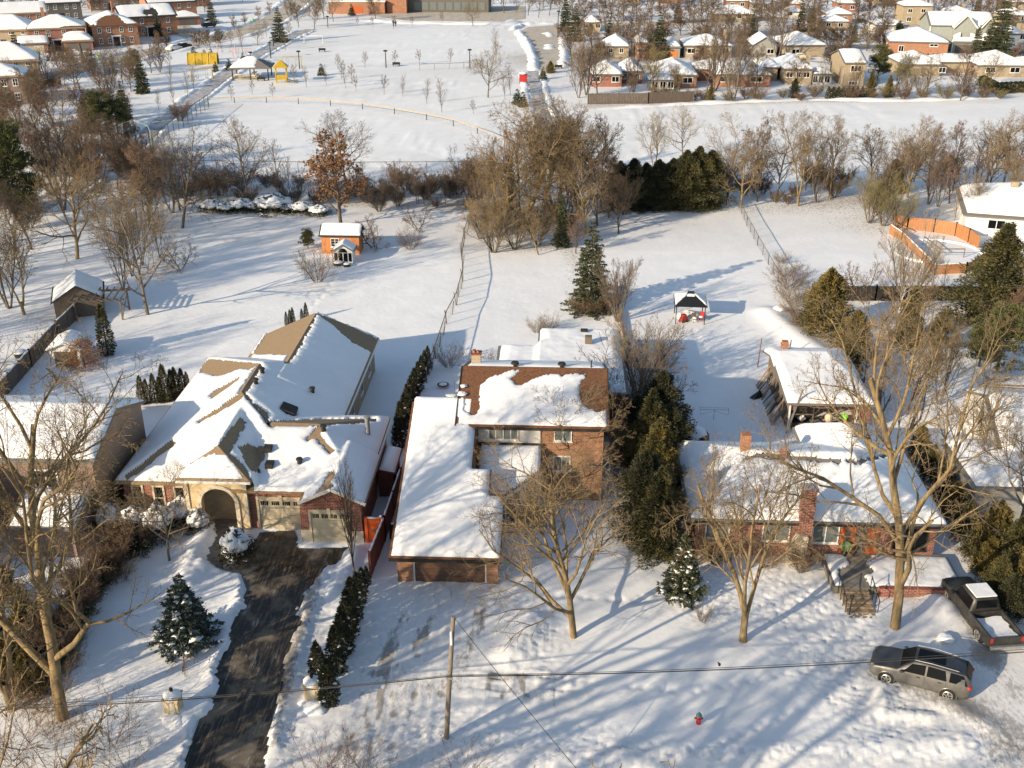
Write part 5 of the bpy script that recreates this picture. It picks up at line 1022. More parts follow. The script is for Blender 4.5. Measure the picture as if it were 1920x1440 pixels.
# canopy gazebo
q=at(1295,612); t=thing('canopy_gazebo','black framed canopy gazebo with patchy snow standing over chairs in the rear yard','gazebo',(q[0],q[1]+1.6,0),R(-3))
for x,y in ((-1.35,-1.4),(1.35,-1.4),(1.35,1.5),(-1.35,1.5)): b=MB(); b.tube([(x,y,-.1),(x,y,2.0)],.05,6); obj('post',b,'black',t)
K=[[(-1.55,-1.6,2.0),(1.55,-1.6,2.0),(.25,-.1,2.75),(-.25,-.1,2.75)],[(1.55,1.7,2.0),(-1.55,1.7,2.0),(-.25,.2,2.75),(.25,.2,2.75)],[(-1.55,1.7,2.0),(-1.55,-1.6,2.0),(-.25,-.1,2.75),(-.25,.2,2.75)],[(1.55,-1.6,2.0),(1.55,1.7,2.0),(.25,.2,2.75),(.25,-.1,2.75)]]
roof_mesh('canopy',K,'black',t,False,.05); b=MB(); b.box(-.3,.3,-.2,.3,2.86,2.92); obj('vent_cap',b,'black',t)
sn=MB()
snow_on(t,[K[2],K[3]],res=.06,th=.14,world=False,seed=3,jag=.25,name='canopy_snow'); snow_on(t,[[(-.5,-.45,2.6),(.5,-.45,2.6),(.3,-.15,2.76),(-.3,-.15,2.76)]],res=.05,th=.1,world=False,name='canopy_snow')
b=MB(); b.blob((0,.6,.1),1.2,4,16,8,.5,.15); obj('drift',b,'snow',t,smooth=True)
q=at(1285,606); t=thing('toy_car','red and pink toy ride on car under the left of the canopy','toy',(q[0]-.2,q[1],.12),.6); b=MB(); b.box(-.35,.35,-.22,.22,.12,.5); b.box(-.2,.2,-.2,.2,.5,.8); obj('body',b,'red_paint',t)
for x in (-.25,.25):
    for y in (-.24,.24): b=MB(); b.tube([(x,y-.03,.14),(x,y+.03,.14)],.14,10); obj('wheel',b,'black',t)
def chair(label,x,y,rz,m='weathered'):
    t=thing('garden_chair',label,'chair',(x,y,.1),rz,'garden chairs under the canopy')
    b=MB(); b.box(-.25,.25,-.25,.25,.38,.43); obj('seat',b,m,t); b=MB(); b.box(-.25,.25,.22,.27,.43,.9); obj('backrest',b,m,t)
    for a,c_ in ((-.22,-.22),(.22,-.22),(.22,.22),(-.22,.22)): b=MB(); b.box(a-.02,a+.02,c_-.02,c_+.02,-.1,.38); obj('leg',b,m,t)
    b=MB(); b.blob((0,0,.45),.24,2,10,5,.4,.1); obj('snow_cap',b,'snow',t,smooth=True)
q=at(1302,606); chair('weathered garden chair in the middle beneath the canopy',q[0],q[1],.3); q=at(1314,604); chair('red garden chair under the right corner of the canopy',q[0],q[1],-.5,'red_paint')
# clutter in and before the carport
def item(name,label,cat,x,y,parts,rz=0.,z=.12):
    t=thing(name,label,cat,(x,y,z),rz)
    for nm,m,fn in parts:
        b=MB(); fn(b); obj(nm,b,m,t,smooth=(m=='snow'))
    return t
item('garden_trailer','dark metal trailer frame under the left side of the carport','trailer',18.9,74.6,[('frame','weathered',lambda b:[b.beam((-.8,-.5,.5),(.8,-.5,.5),.1),b.beam((-.8,.5,.5),(.8,.5,.5),.1),b.beam((-.8,-.5,.5),(-.8,.5,.5),.1),b.beam((.8,-.5,.5),(.8,.5,.5),.1),b.beam((-.8,-.5,.5),(-.8,-.5,1.3),.08),b.beam((.8,-.5,.5),(.8,-.5,1.3),.08),b.beam((-.8,-.5,1.3),(.8,-.5,1.3),.08)]),('bed','dark',lambda b:b.box(-.75,.75,-.45,.45,.3,.48)),('wheel','black',lambda b:b.tube([(-.5,-.6,.3),(-.5,-.48,.3)],.3,14)),('wheel','black',lambda b:b.tube([(.5,-.6,.3),(.5,-.48,.3)],.3,14)),('load','white',lambda b:b.blob((.1,0,.75),.3,3,8,6,.8,.3))])
item('storage_box','white plastic storage box beside the carport trailer','box',20.1,74.6,[('box','white',lambda b:b.box(-.35,.35,-.22,.22,0,.42)),('lid','pale_glass',lambda b:b.box(-.37,.37,-.24,.24,.422,.48))],.4)
item('red_sledge','flat red sledge lying in front of the white storage box','sledge',20.5,74.1,[('sledge','red_paint',lambda b:b.box(-.5,.5,-.18,.18,0,.1))],.05)
item('sack','bulging pale sack standing on a red tub in the carport middle','sack',21.1,74.7,[('sack','beige',lambda b:b.blob((0,0,.75),.32,5,12,8,1.25,.15)),('tub','red_paint',lambda b:b.lathe((0,0,0),[(.3,0),(.36,.35)],12))])
item('garden_bin','black bin with a bright green bag on top by the right pier of the carport','bin',22.3,74.9,[('bin','black',lambda b:b.lathe((0,0,0),[(.3,0),(.36,.6)],12)),('bag','lime' if 'lime' in M else 'yellow',lambda b:b.blob((0,0,.75),.33,8,10,7,.7,.3))])
item('plant_tray','low red and white planter tray beside the green bag','planter',21.9,74.2,[('tray','red_paint',lambda b:b.box(-.45,.45,-.2,.2,0,.22)),('soil','white',lambda b:b.box(-.4,.4,-.16,.16,.222,.3))],-.05)
item('kettle_grill','round kettle grill with snowy lid outside the right carport pier','grill',23.1,73.6,[('bowl','white',lambda b:b.blob((0,0,.75),.3,2,12,8,.9,.03)),('leg_frame','black',lambda b:[b.beam((.2*math.cos(a),.2*math.sin(a),.7),(.35*math.cos(a),.35*math.sin(a),0),.03) for a in (0,2.1,4.2)]),('snow_cap','snow',lambda b:b.blob((0,0,.98),.24,3,10,5,.5,.1))])
item('snowy_board','white snow covered board leaning in front of the carport','board',21.3,72.9,[('board','white',lambda b:b.beam((0,-.5,.1),(0,.5,.5),.85,.05)),('snow_layer','snow',lambda b:b.beam((0,-.5,.16),(0,.5,.56),.8,.06))],.05)
item('wheelbarrow','black overturned wheelbarrow half buried in yard snow','wheelbarrow',*at(1418,748)[:2],[('tray','black',lambda b:b.add([(-.5,-.3,0),(.5,-.3,.1),(.5,.3,.1),(-.5,.3,0),(.3,0,.65)],[(0,1,4),(1,2,4),(2,3,4),(3,0,4),(3,2,1,0)])),('handle','black',lambda b:b.beam((-.5,-.2,.05),(-1.0,-.35,.3),.05))],.5)
for i in range(14):
    y=74.8+i*.55; b=MB(); rr=random.Random(i); b.beam((0,0,0),(1.15+rr.uniform(-.2,.2),rr.uniform(-.5,.6),1.75),[.32,.18,.1][i%3],.05); o=solo('leaning_plank',b,('weathered','tan_wood','metal','dark')[i%4],'%s plank leaning on the left side of the carport, counted from the front'%('first second third fourth fifth sixth seventh eighth ninth tenth eleventh twelfth thirteenth fourteenth'.split()[i]),'plank','planks leaning on the carport'); o.location=(16.75,y,.1)
item('clothes_rack','thin metal folding drying rack standing in the shaded yard snow','drying rack',*at(1338,790)[:2],[('frame','metal',lambda b:[b.beam((-1.1,0,.9),(1.1,0,.9),.03),b.beam((-1.1,.35,.9),(1.1,.35,.9),.02),b.beam((-1.1,-.1,.9),(-1.1,.4,.9),.03),b.beam((1.1,-.1,.9),(1.1,.4,.9),.03),b.beam((0,.1,0),(0,.1,.9),.04),b.beam((-1.1,0,.9),(-1.1,0,.45),.02),b.beam((1.1,0,.9),(1.1,0,.45),.02),b.beam((-1.1,0,.45),(0,.1,.75),.02),b.beam((1.1,0,.45),(0,.1,.75),.02)])])
q=at(1295,850); item('covered_car','dark vehicle under a snowy cover parked behind the ranch house left corner','car',q[0]+.3,q[1]+1,[('body','black',lambda b:b.blob((0,0,.7),1.15,3,16,9,.7,.06)),('snow_cover','snow',lambda b:b.blob((-.05,0,.95),1.0,3,16,9,.62,.06)),('wheel','black',lambda b:b.tube([(.5,-1.0,.3),(.5,-.8,.3)],.32,12))],1.3)
b=MB(); p=at(1473,815); 
b.beam((p[0],p[1],0),(p[0]+.9,p[1]+.1,3.8),.1); solo('leaning_pole',b,'metal','grey pole leaning up in front of the carport trailer','pole')
item('topiary','pale green ball topiary in a pot by the orange front door','plant',18.0,56.2,[('pot','dark',lambda b:b.lathe((0,0,0),[(.16,0),(.2,.4)],10)),('ball','topi' if 'topi' in M else 'pine',lambda b:b.blob((0,0,.72),.33,4,14,9,1.05,.1))],0,.55)
q=at(690,1095)
# yard bits
for i,(px,py,l) in enumerate(((1460,588,'pale snow topped planter box at the edge of the rear lawn'),(1866,712,'snow covered boulder beneath the pines on the right'),(1815,775,'snow covered mound beside the white pergola yard'))):
    q=at(px,py); t=thing('garden_box' if i==0 else 'snowy_boulder',l,'planter' if i==0 else 'boulder',(q[0],q[1],0)); b=MB(); (b.box(-.5,.5,-.35,.35,-.1,.6) if i==0 else b.blob((0,0,.1),.8,i,12,7,.6,.3)); obj('base',b,'beige' if i==0 else 'weathered',t)
    b=MB(); b.blob((0,0,.55 if i==0 else .35),.62 if i==0 else .75,i+3,12,6,.35,.15); obj('snow_cap',b,'snow',t,smooth=True)
q=at(40,672); item('patio_table','dark round table with snow on top in the far left yard','table',q[0],q[1],[('top','black',lambda b:b.lathe((0,0,.1),[(.5,0),(.6,.4)],14)),('snow_cap','snow',lambda b:b.blob((0,0,.5),.58,2,14,6,.4,.05))])
item('bird_bath','low dark dish half buried beside the centre house','bird bath',*at(831,728)[:2],[('dish','dark',lambda b:b.lathe((0,0,.1),[(.1,0),(.5,.15),(.46,.17)],14)),('snow_cap','snow',lambda b:b.blob((0,0,.24),.38,2,12,5,.3,.05))])
b=MB(); p=at(853,745); b.tube([(p[0],p[1],0),(p[0],p[1],1.9),(p[0]+.1,p[1],2.15),(p[0]+.32,p[1],2.2),(p[0]+.42,p[1],2.0)],.025,5); solo('feeder_hook',b,'metal','slender crook shaped bird feeder hook left of the brown roof','hook')
# ================================================================ neighbouring and distant houses
def house(label,cat,x,y,w,d,h,rh,rz,wallm,roofm='grey_shingle',gable=False,axis=None,ov=.4,win=(),chim=None,bare_xy=(),th=.25,extra=(),name='house',res=None,doors=(),loc=0,gm=None):
    """house centred at (x,y) with its front towards -y before turning by rz"""
    t=thing(name,label,cat,(x,y,0),rz)
    def part(x0,x1,y0,y1,h,rh,gable,axis,wm,idx):
        b=MB(); b.box(x0,x1,y0,y1,-.1,h); ax=axis or ('x' if (x1-x0)>=(y1-y0) else 'y'); xm,ym=(x0+x1)/2,(y0+y1)/2
        if gable:
            if ax=='x': b.add([(xx,y_,z_) for xx in (x0,x1) for y_,z_ in ((y0,h),(y1,h),(ym,h+rh*.93))],[(0,1,2),(5,4,3)])
            else: b.add([(x_,yy,z_) for yy in (y0,y1) for x_,z_ in ((x0,h),(x1,h),(xm,h+rh*.93))],[(0,2,1),(3,4,5)])
        obj('wall',b,wm,t); return hip(x0,x1,y0,y1,h,rh,ax,gable,ov)
    P=part(-w/2,w/2,-d/2,d/2,h,rh,gable,axis,wallm,0)
    for (x0,x1,y0,y1,hh,r2,g2,a2,wm) in extra: P+=part(x0,x1,y0,y1,hh,r2,g2,a2,wm or wallm,1)
    roof_mesh('roof',P,roofm,t,False,.15)
    snow_on(t,P,res=res or max(.25,w/45),th=th,seed=int(abs(x)*3+y),world=False,jag=.5,bare_xy=bare_xy)
    for wd in win:
        fc,u0,u1,z0,z1=wd[:5]; cc,rr_=(wd[5],wd[6]) if len(wd)>5 else (2,1); v=wd[7] if len(wd)>7 else {'front':-d/2,'right':w/2,'left':-w/2}[fc]
        window(t,fc,u0,u1,v,z0,z1,cc,rr_,'white','glass',.1,world=False)
    for (fc,u0,u1,hh,m,v) in doors:
        b=MB(); wbox(b,fc,u0,u1,v,0,hh,.004,.06); obj('garage_door' if u1-u0>1.6 else 'door',b,m,t)
    if chim:
        for c_ in (chim if isinstance(chim[0],tuple) else (chim,)): b=MB(); b.box(c_[0]-.4,c_[0]+.4,c_[1]-.35,c_[1]+.35,0 if len(c_)>3 and c_[3] else h*.5,c_[2]); obj('chimney',b,'orange_brick' if wallm in('orange_brick','red_brick') else 'buff_brick',t)
    return t
def grid_win(fc,xs,z0,z1,wd=1.,**k): return [(fc,x-wd/2,x+wd/2,z0,z1) for x in xs]
# --- left neighbour, mostly behind the mossy tree
house('dark mauve brick house with deep roof snow behind the big mossy tree at left','house',-36.5,61.8,14.6,8.4,5.3,1.6,0,'mauve_brick',gable=True,axis='x',ov=.3,
  win=[('front',-1.5,.2,3.2,4.6),('front',3.4,5.0,3.2,4.6),('front',4.4,5.6,1.0,2.4,1,2)],extra=[(-4,.4,-7.6,-4.2,4.6,1.2,False,'y','mauve_brick')],res=.2,th=.32)
b=MB(); b.box(-29.18,-29.1,57.5,66,0,5.2); b.add([(-29.1,57.5,5.2),(-29.1,66,5.2),(-29.1,61.8,6.8),(-29.18,57.5,5.2),(-29.18,66,5.2),(-29.18,61.8,6.8)],[(0,1,2),(5,4,3)])
hs=[o for o in bpy.data.objects if o.get('label','').startswith('dark mauve')][0]; obj('board_side',b,'tan_wood',hs,True)
b=MB(); b.box(-33.5,-29.6,54.5,57.55,-.1,2.1); obj('front_annex',b,'mauve_brick',hs,True)
AP=[[(-33.7,54.3,2.3),(-29.4,54.3,2.3),(-29.4,57.58,3.3),(-33.7,57.58,3.3)]]; roof_mesh('annex_roof',AP,'grey_shingle',hs); snow_on(hs,AP,res=.15,th=.3,name='annex_snow',jag=.05)
b=MB(); b.box(-34.5,-34.1,50.8,51.2,0,4.2); b.box(-40,-34.5,51,51.3,0,4.0); obj('stucco_wing',b,'stucco',hs,True)
# --- right neighbour
house('grey walled garage with a broad flat sheet of roof snow at the right edge','house',31.2,64.6,7.4,6.2,2.7,.5,0,'grey_siding',gable=False,ov=.35,win=[('front',-.6,.2,1.3,2.1,1,1)],res=.22,th=.3,name='garage')
house('white gabled house at the right edge whose snowy roof half hides a dark pergola','house',36.8,69.5,12,9.5,3.3,2.0,R(-4),'white',gable=True,ov=.4,axis='x',res=.22,th=.3,win=[('left',-2,-.8,1.5,2.6),('front',-4,-2.8,1.5,2.6)])
q=at(1858,803); t=thing('pergola','dark slatted pergola beside the white gabled house at the right edge','pergola',(q[0],q[1],0),R(-4))
for x,y in ((0,0),(0,2.8),(3.5,2.8)): b=MB(); b.beam((x,y,-.1),(x,y,2.4),.12); obj('post',b,'weathered',t)
b=MB(); b.beam((0,-.1,2.4),(0,3,2.4),.1,.18); b.beam((3.5,-.1,2.4),(3.5,3,2.4),.1,.18)
for i in range(6): b.beam((-.2,.1+i*.5,2.55),(3.8,.1+i*.5,2.55),.06,.12)
obj('slats',b,'weathered',t)
# --- house with the pool
q=at(1905,425); house('white low house by the pool with its large roof wholly covered in snow','house',58.5,131,17,13,2.6,2.4,R(-14),'white',gable=False,ov=.4,res=.4,th=.4,chim=(-3,-1,5.6),win=[('front',-6,-4,1,2.2),('left',-3,-1,1,2.2)])
q=at(1888,585)
b=MB(); b.box(0,0,0,0,0,0)
sp=thing('swimming_pool','snow filled free form pool enclosed by orange boards','pool',(*at(1760,475)[:2],.1)); b=MB(); b.lathe((0,0,-.05),[(5.2,0),(5.2,.28),(4.7,.30),(4.6,.12),(0.01,.12)],30,1.,.95); obj('pool_edge',b,'snow',sp,smooth=False)
b=MB(); b.lathe((0,0,.08),[(4.55,0),(4.4,.04),(0.01,.05)],30,1.,.95); obj('pool_surface',b,'snow',sp)
for p0,p1 in (((1730,462),(1760,486)),((1760,486),(1806,486)),((1672,432),(1690,445))):
    a=at(*p0); c_=at(*p1); b=MB(); b.beam((a[0],a[1],1.2),(c_[0],c_[1],1.2),.08,.1); b.beam((a[0],a[1],.8),(c_[0],c_[1],.8),.05)
    for z in (0,1): b.beam(((a,c_)[z][0],(a,c_)[z][1],0),((a,c_)[z][0],(a,c_)[z][1],1.2),.08)
    solo('pool_rail',b,'weathered','weathered rail with snow, '+{1730:'sloping along the middle of the pool deck',1760:'level along the front of the pool deck',1672:'at the left tip of the pool deck'}[p0[0]],'railing')
def hp(px0,px1,py,**k):       # ground centre and width from the picture columns
    a=at(px0,py); b=at(px1,py); return (a[0]+b[0])/2,(a[1]+b[1])/2,math.hypot(b[0]-a[0],b[1]-a[1])
# --- right hand bungalows, front row
def bung(label,px0,px1,py,h,rh,wallm,d=9,rz=0,**k):
    x,y,w=hp(px0,px1,py); dd=k.pop('depth',d); return house(label,'bungalow' if h<3.6 else 'house',x-math.sin(rz)*dd/2,y+math.cos(rz)*dd/2,w,dd,h,rh,rz,wallm,**k)
two=lambda w,z0=1.1,z1=2.3:[('front',-w*.32,-w*.14,z0,z1),('front',w*.12,w*.3,z0,z1)]
bung('red brick bungalow with bare trees before it, leftmost behind the park board fence',1108,1165,164,2.6,1.9,'red_brick',9,win=two(9),th=.3)
bung('dark red brick bungalow wing in shadow, just right of the leftmost red one',1163,1203,158,2.6,1.7,'red_brick',10,win=two(6))
bung('long orange brick bungalow behind the huge fan shaped tree',1226,1305,166,2.7,2.3,'orange_brick',13,win=two(12),bare_xy=[[(1.,2.),(3.5,2.),(3.4,3.2),(1.2,3.)]])
bung('grey blue sunroom with white windows before the long orange bungalow',1216,1262,171,2.2,1.0,'grey_siding',4.5,win=[('front',-2,-.6,.6,2.),('front',-.3,1,.6,2.),('front',1.3,2.6,.6,2.)])
bung('rambling orange brick bungalow with a bent roof, right of the fan shaped tree',1338,1442,164,2.6,1.8,'orange_brick',11,win=two(14),extra=[(-9,-1,2,9,2.6,1.5,False,'x',None)])
bung('pale stone bungalow with three pairs of white windows and a corner sunroom',1470,1520,160,3.3,1.8,'buff_brick',13,win=two(8,1.6,2.8)+[('front',-.5,.5,1.6,2.8)],chim=(2.6,-2,6.4),extra=[(-7.5,-3.6,-2,7,3.,1.4,False,'x',None)])
bung('dark glazed sunroom with a snowy lean-to roof on the pale stone bungalow',1524,1557,160,2.3,.9,'white',5,win=[('front',-2,-1,.5,2),('front',-.8,.2,.5,2),('front',.4,1.6,.5,2)],gable=False)
bung('pale yellow house with a steep gable and one large dark upper window',1580,1617,164,5.0,1.8,'buff_brick',13,gable=True,axis='x',win=[('front',-.9,1.3,3.2,4.5,3,1),('front',-1,.9,.5,1.3,3,1)])
bung('low bungalow behind bare shrubs with a long roof running right from the spruce',1690,1760,144,2.6,1.9,'buff_brick',12,win=[('front',3.8,5.4,.9,2.1)],extra=[(4,13,-1,6,2.5,1.2,False,'x',None)])
bung('long buff bungalow above the clipped hedge at the right edge',1832,1925,146,2.6,2.3,'buff_brick',12,win=two(12),extra=[(4,13,-4,4,2.5,1.3,False,'x',None)])
# middle row
bung('buff brick bungalow with a window lit corner seen through the fan shaped tree',1282,1370,109,2.9,2.0,'buff_brick',11,win=[('front',3.5,5.2,1.1,2.5),('front',-5,-3,1.1,2.3)],chim=(5,2,6))
bung('grey gabled bungalow just left of the forked pale trunk',1410,1454,108,2.8,2.1,'grey_siding',10,gable=True,axis='y',win=[('front',.6,2.4,.9,2.1)])
bung('buff brick bungalow with a broad hip roof right of the forked pale trunk',1468,1546,108,2.9,2.4,'buff_brick',12,rz=R(8),win=[('front',-3.2,-1.2,.9,2.1)])
bung('large orange brick bungalow with a row of little columnar cedars in front',1667,1772,104,3.2,2.6,'orange_brick',14,rz=R(-9),win=[('front',-4.7,-3.4,.8,2.3),('left',-3,-1.5,1.2,2.4),('front',2.6,4.6,2.2,2.9)],th=.35)
bung('little buff bungalow behind the dark bush at the left of the right hand houses',1132,1178,108,2.6,2.1,'buff_brick',10,win=two(6))
bung('narrow orange brick house between two leaning trunks',1192,1213,110,3.6,1.6,'orange_brick',9,win=[('front',-1,.6,1.4,2.4)])
bung('grey bungalow with an ochre garage between brown crowns',1248,1274,110,2.7,1.6,'grey_siding',9,doors=[('front',-1.6,1.2,2.0,'orange_wood',-4.5)])
# grey two storey with three gables
x,y,w=hp(1758,1848,98); t=house('large grey green two storey house with three white trimmed front gables','house',x,y+7,15.5,13,6.4,2.6,R(-6),'green_grey',gable=True,axis='x',
   win=[('front',-.4,2.2,3.6,5.6,4,2),('front',5,6.6,3.6,5.6,2,2),('left',-1,.6,1.5,4.)],extra=[(-2.2,3.2,-7.6,-6,6.0,3.0,True,'y',None),(4.4,7.8,-7.6,-6,6.0,2.4,True,'y',None),(-2.2,7.8,-9.2,-7.6,2.7,.6,False,'x',None)],doors=[('front',-1.6,3.4,2.2,'dark_siding',-9.2)],res=.4)
tr=MB()
for a,b_,c_ in ((-2.5,3.5,3.0),(4.1,8.1,2.4)): m_=(a+b_)/2; tr.beam((a,-8.05,5.9),(m_,-8.05,6.0+c_+.1),.08,.35); tr.beam((b_,-8.05,5.9),(m_,-8.05,6.0+c_+.1),.08,.35)
tr.box(-7.9,-7.6,-6.7,-6.5,0,6.3); tr.box(-2.45,-2.2,-9.3,-9.2,0,2.7); obj('white_trim',tr,'white',t)
# back rows
for a in ((1548,1596,46,3.,1.6,'orange_brick','orange brick house high in the view with a tidy hip roof and dark side'),
  (1538,1590,58,2.6,1.5,'buff_brick','white fronted bungalow directly below the tidy orange hip roofed house'),
  (1690,1744,46,5.4,1.6,'buff_brick','tall pale two storey house with a chimney behind the dark conifer'),
  (1642,1700,64,2.4,1.4,'white','white roofed bungalow left of the dark conifer'),
  (1362,1402,18,2.8,1.5,'orange_brick','orange brick house at the top behind the wide white roof'),
  (1338,1412,42,2.4,2.2,'buff_brick','wide plain white roof just below the top edge right of centre'),
  (1482,1508,24,2.8,1.4,'orange_brick','small orange red house with two snowy roofs near the top edge'),
  (1478,1504,36,2.2,1.,'white','tiny snowy garage roof under the small orange red house'),
  (1410,1440,22,2.5,1.5,'grey_siding','grey roofed house peeping between brown crowns near the top'),
  (1570,1605,24,3.,1.6,'red_brick','dark brick house half hidden behind the tidy orange hip roofed house'),
  (1775,1822,44,3.,1.6,'buff_brick','low snowy roofs behind the grey three gabled house'),
  (1880,1925,62,4.8,1.6,'buff_brick','pale yellow house right of the tallest conifer at the right edge'),
  (1886,1912,100,4.6,1.4,'white','white two storey house with a bay window beside the tallest conifer'),
  (1885,1920,22,3.,1.8,'buff_brick','buff house in the top right corner'),
  (1165,1200,6,3.,1.6,'buff_brick','pale house among trees at the top edge right of the school yard'),
  (1240,1280,8,3.,1.6,'red_brick','red brick house among brown crowns at the top edge'),
  (1640,1680,10,3.,1.8,'buff_brick','buff house almost lost in brown trees at the top edge'),
  (1095,1125,60,2.6,1.4,'buff_brick','low pale roof beside the cul de sac behind the green conifer')):
    bung(a[6],*a[:6],9,win=two(8) if a[3]<4 else [('front',-3,-1.6,3.4,4.6),('front',1,2.4,3.4,4.6),('front',-3,-1.6,.9,2.2)],chim=(2,0,a[3]+a[4]+.8) if a[3]>=3 else None)
# --- upper left subdivision, turned towards its street
LR=R(58-90+62)*0+R(30)
def two_storey(label,px,py,w,d,rz,wallm,h=5.4,rh=2.6,gable=False,axis=None,fx=(-.34,-.14,.14,.34),bare_xy=(),chim=None,extra=(),doors=(),porch=True,roofm='tan_shingle',side=None,name='house'):
    x,y,_=at(px,py+15); win=[('front',f*w-.5,f*w+.5,z,z+1.4,2,2) for f in fx for z in (.9,3.6)]
    if side: win+=[(side,-1.6,-.8,3.6,4.8),(side,1.5,2.3,1,2.3)]
    t=house(label,'house',x,y,w,d,h,rh,rz,wallm,roofm,gable,axis,.45,win,chim,bare_xy,.3,extra,name,.4,doors)
    b=MB(); b.box(-.7,.7,-d/2-.06,-d/2-.005,0,2.4); obj('door',b,'dark',t)
    if porch: b=MB(); b.box(-1.1,-.9,-d/2-.5,-d/2-.3,0,2.6); b.box(.9,1.1,-d/2-.5,-d/2-.3,0,2.6); b.box(-1.3,1.3,-d/2-.6,-d/2-.01,2.6,2.9); obj('portico',b,'white',t)
    return t
two_storey('dark red brick house with snowy hip roof and front garage, upper left row',112,74,13.5,12,R(22),'red_brick',side='left',chim=(-3,5,9.6),extra=[(1.5,8.5,-10,-5,2.6,1.5,False,'x','red_brick')],doors=[('front',2.2,4.8,2.1,'dark_siding',-10),('front',5.2,7.8,2.1,'dark_siding',-10)])
two_storey('tan sided house with formal windows and patchy brown front roof, upper left row',212,66,11.5,15,R(30),'orange_brick',side='left',bare_xy=[[(-4,-7.6),(2.5,-7.6),(1.5,-3),(-3.5,-4)]],roofm='brown_shingle')
two_storey('house with a tall orange brick gable wall and a front spruce, upper left row',275,50,15,11,R(34),'orange_brick',gable=True,axis='x',side='left',chim=((-7.8,2,9.4,1),),bare_xy=[[(-1,-5),(3,-5),(2,-2),(-.5,-3)]],roofm='dark_shingle')
two_storey('house with an orange gable wall highest on the left slope beside the street',318,20,15,11,R(34),'orange_brick',gable=True,axis='x',side='left',roofm='dark_shingle')
house('small snowy garage with a dark front below the highest orange gable','garage',at(348,46)[0],at(348,46)[1],8,7,2.5,1.4,R(30),'red_brick',win=(),doors=[('front',-2.5,2.5,2.1,'dark_siding',-3.5)],res=.4,name='garage')
two_storey('mansard roofed house with two snowy dormers at the left edge',20,72,15,11,R(12),'buff_brick',rh=3.2,h=4.6,side=None,porch=False)
house('small brick garage with a snowy gable right of the mansard house','garage',at(64,98)[0],at(64,98)[1],7,7,2.5,1.4,R(25),'red_brick',gable=True,axis='x',res=.4,doors=[('front',-2.6,2.6,2.1,'pale_stone',-3.5)],name='garage')
two_storey('stone house with a pointed snowy turret roof behind the conifer at the left edge',22,136,12,10,R(24),'buff_brick',h=4.6,rh=3.4,porch=False)
two_storey('grey brick house with tall white bay windows at the left edge below the turret house',6,176,10,9,R(20),'mauve_brick',h=5.4,rh=1.8,porch=False)
two_storey('house with an ochre brick gable behind the mansard roof at the far left',42,44,14,10,R(28),'orange_brick',gable=True,axis='x',porch=False)
two_storey('dark green gabled house behind bare trees on the upper left',115,22,12,10,R(30),'dark_siding',gable=True,axis='x',porch=False,roofm='dark_shingle')
two_storey('dark house along the top edge left of the street',205,2,13,10,R(30),'mauve_brick',gable=True,axis='x',porch=False)
two_storey('red brick house with a snow streaked dark roof above the street bend',352,-4,13,11,R(34),'red_brick',gable=True,axis='x',porch=False,roofm='dark_shingle',side='left')
# --- school
x,y,w=hp(617,722,27); sc=thing('school','long low orange brick school with flat snowy roof above the park','school',(x,y,0))
b=MB(); b.box(-w/2,w/2,0,22,-.1,3.9); obj('wall',b,'orange_brick',sc); b=MB(); b.box(-w/2-.3,w/2+.3,-.3,22.3,3.9,4.3); obj('roof_edge',b,'white',sc); snow_on(sc,[[(-w/2,0,4.3),(w/2,0,4.3),(w/2,22,4.3),(-w/2,22,4.3)]],res=1.,th=.25,world=False)
b=MB(); b.box(w/2+.4,w/2+7,2,16,-.1,6.); obj('entrance_block',b,'orange_brick',sc); b=MB(); b.box(w/2+7.1,w/2+34,6,20,-.1,4.6); obj('glazed_wing',b,'dark_siding',sc)
for i in range(9): b=MB(); b.box(w/2+9+i*2.7,w/2+11.2+i*2.7,5.9,5.98,.9,3.4); obj('window',b,'pale_glass',sc)
b=MB(); b.box(-w*.1,w*.1,-.06,-.01,.5,2.6); obj('panel',b,'orange_door',sc)
# ================================================================ park furniture
q=at(466,152); t=thing('picnic_pavilion','open park pavilion with a snowy hip roof on posts above yellow picnic tables','pavilion',(q[0],q[1]+3.5,0),R(8))
K=hip(-4,4,-3.4,3.4,2.7,1.9,'x',False,.6); roof_mesh('roof',K,'grey_shingle',t,False,.15); snow_on(t,K,res=.3,th=.2,world=False,jag=.5,bare_xy=[[(1.5,-3),(4.5,-3.6),(4.5,2.),(2.,1)]])
for x,y in ((-3.8,-3.2),(0,-3.2),(3.8,-3.2),(-3.8,3.2),(3.8,3.2),(0,3.2)): b=MB(); b.beam((x,y,-.1),(x,y,2.7),.22); obj('post',b,'dark',t)
def picnic(x,y,rz,label):
    t=thing('picnic_table',label,'picnic table',(x,y,.1),rz,'yellow picnic tables'); b=MB(); b.box(-.9,.9,-.38,.38,.7,.76); obj('table_top',b,'yellow',t)
    for s in (-1,1): b=MB(); b.box(-.9,.9,s*.75-.13,s*.75+.13,.42,.47); obj('bench',b,'yellow',t); b=MB(); b.beam((s*.7,-.75,0),(s*.7,.2,.7),.07); b.beam((s*.7,.75,0),(s*.7,-.2,.7),.07); obj('leg_frame',b,'yellow',t)
    b=MB(); b.box(-.86,.86,-.36,.36,.763,.85); obj('snow_layer',b,'snow',t)
for i,(px,py,l) in enumerate(((447,148,'left yellow picnic table under the park pavilion'),(462,150,'middle yellow picnic table under the park pavilion'),(482,149,'right yellow picnic table under the park pavilion'),(478,143,'yellow picnic table at the back of the park pavilion'),(488,118,'yellow picnic table by the path beyond the pavilion'))): q=at(px,py); picnic(q[0],q[1],i*.5,l)
q=at(526,158); t=thing('play_tower','yellow play tower with a pointed yellow roof in the snowy playground','play tower',(q[0],q[1]+1.4,0),R(10))
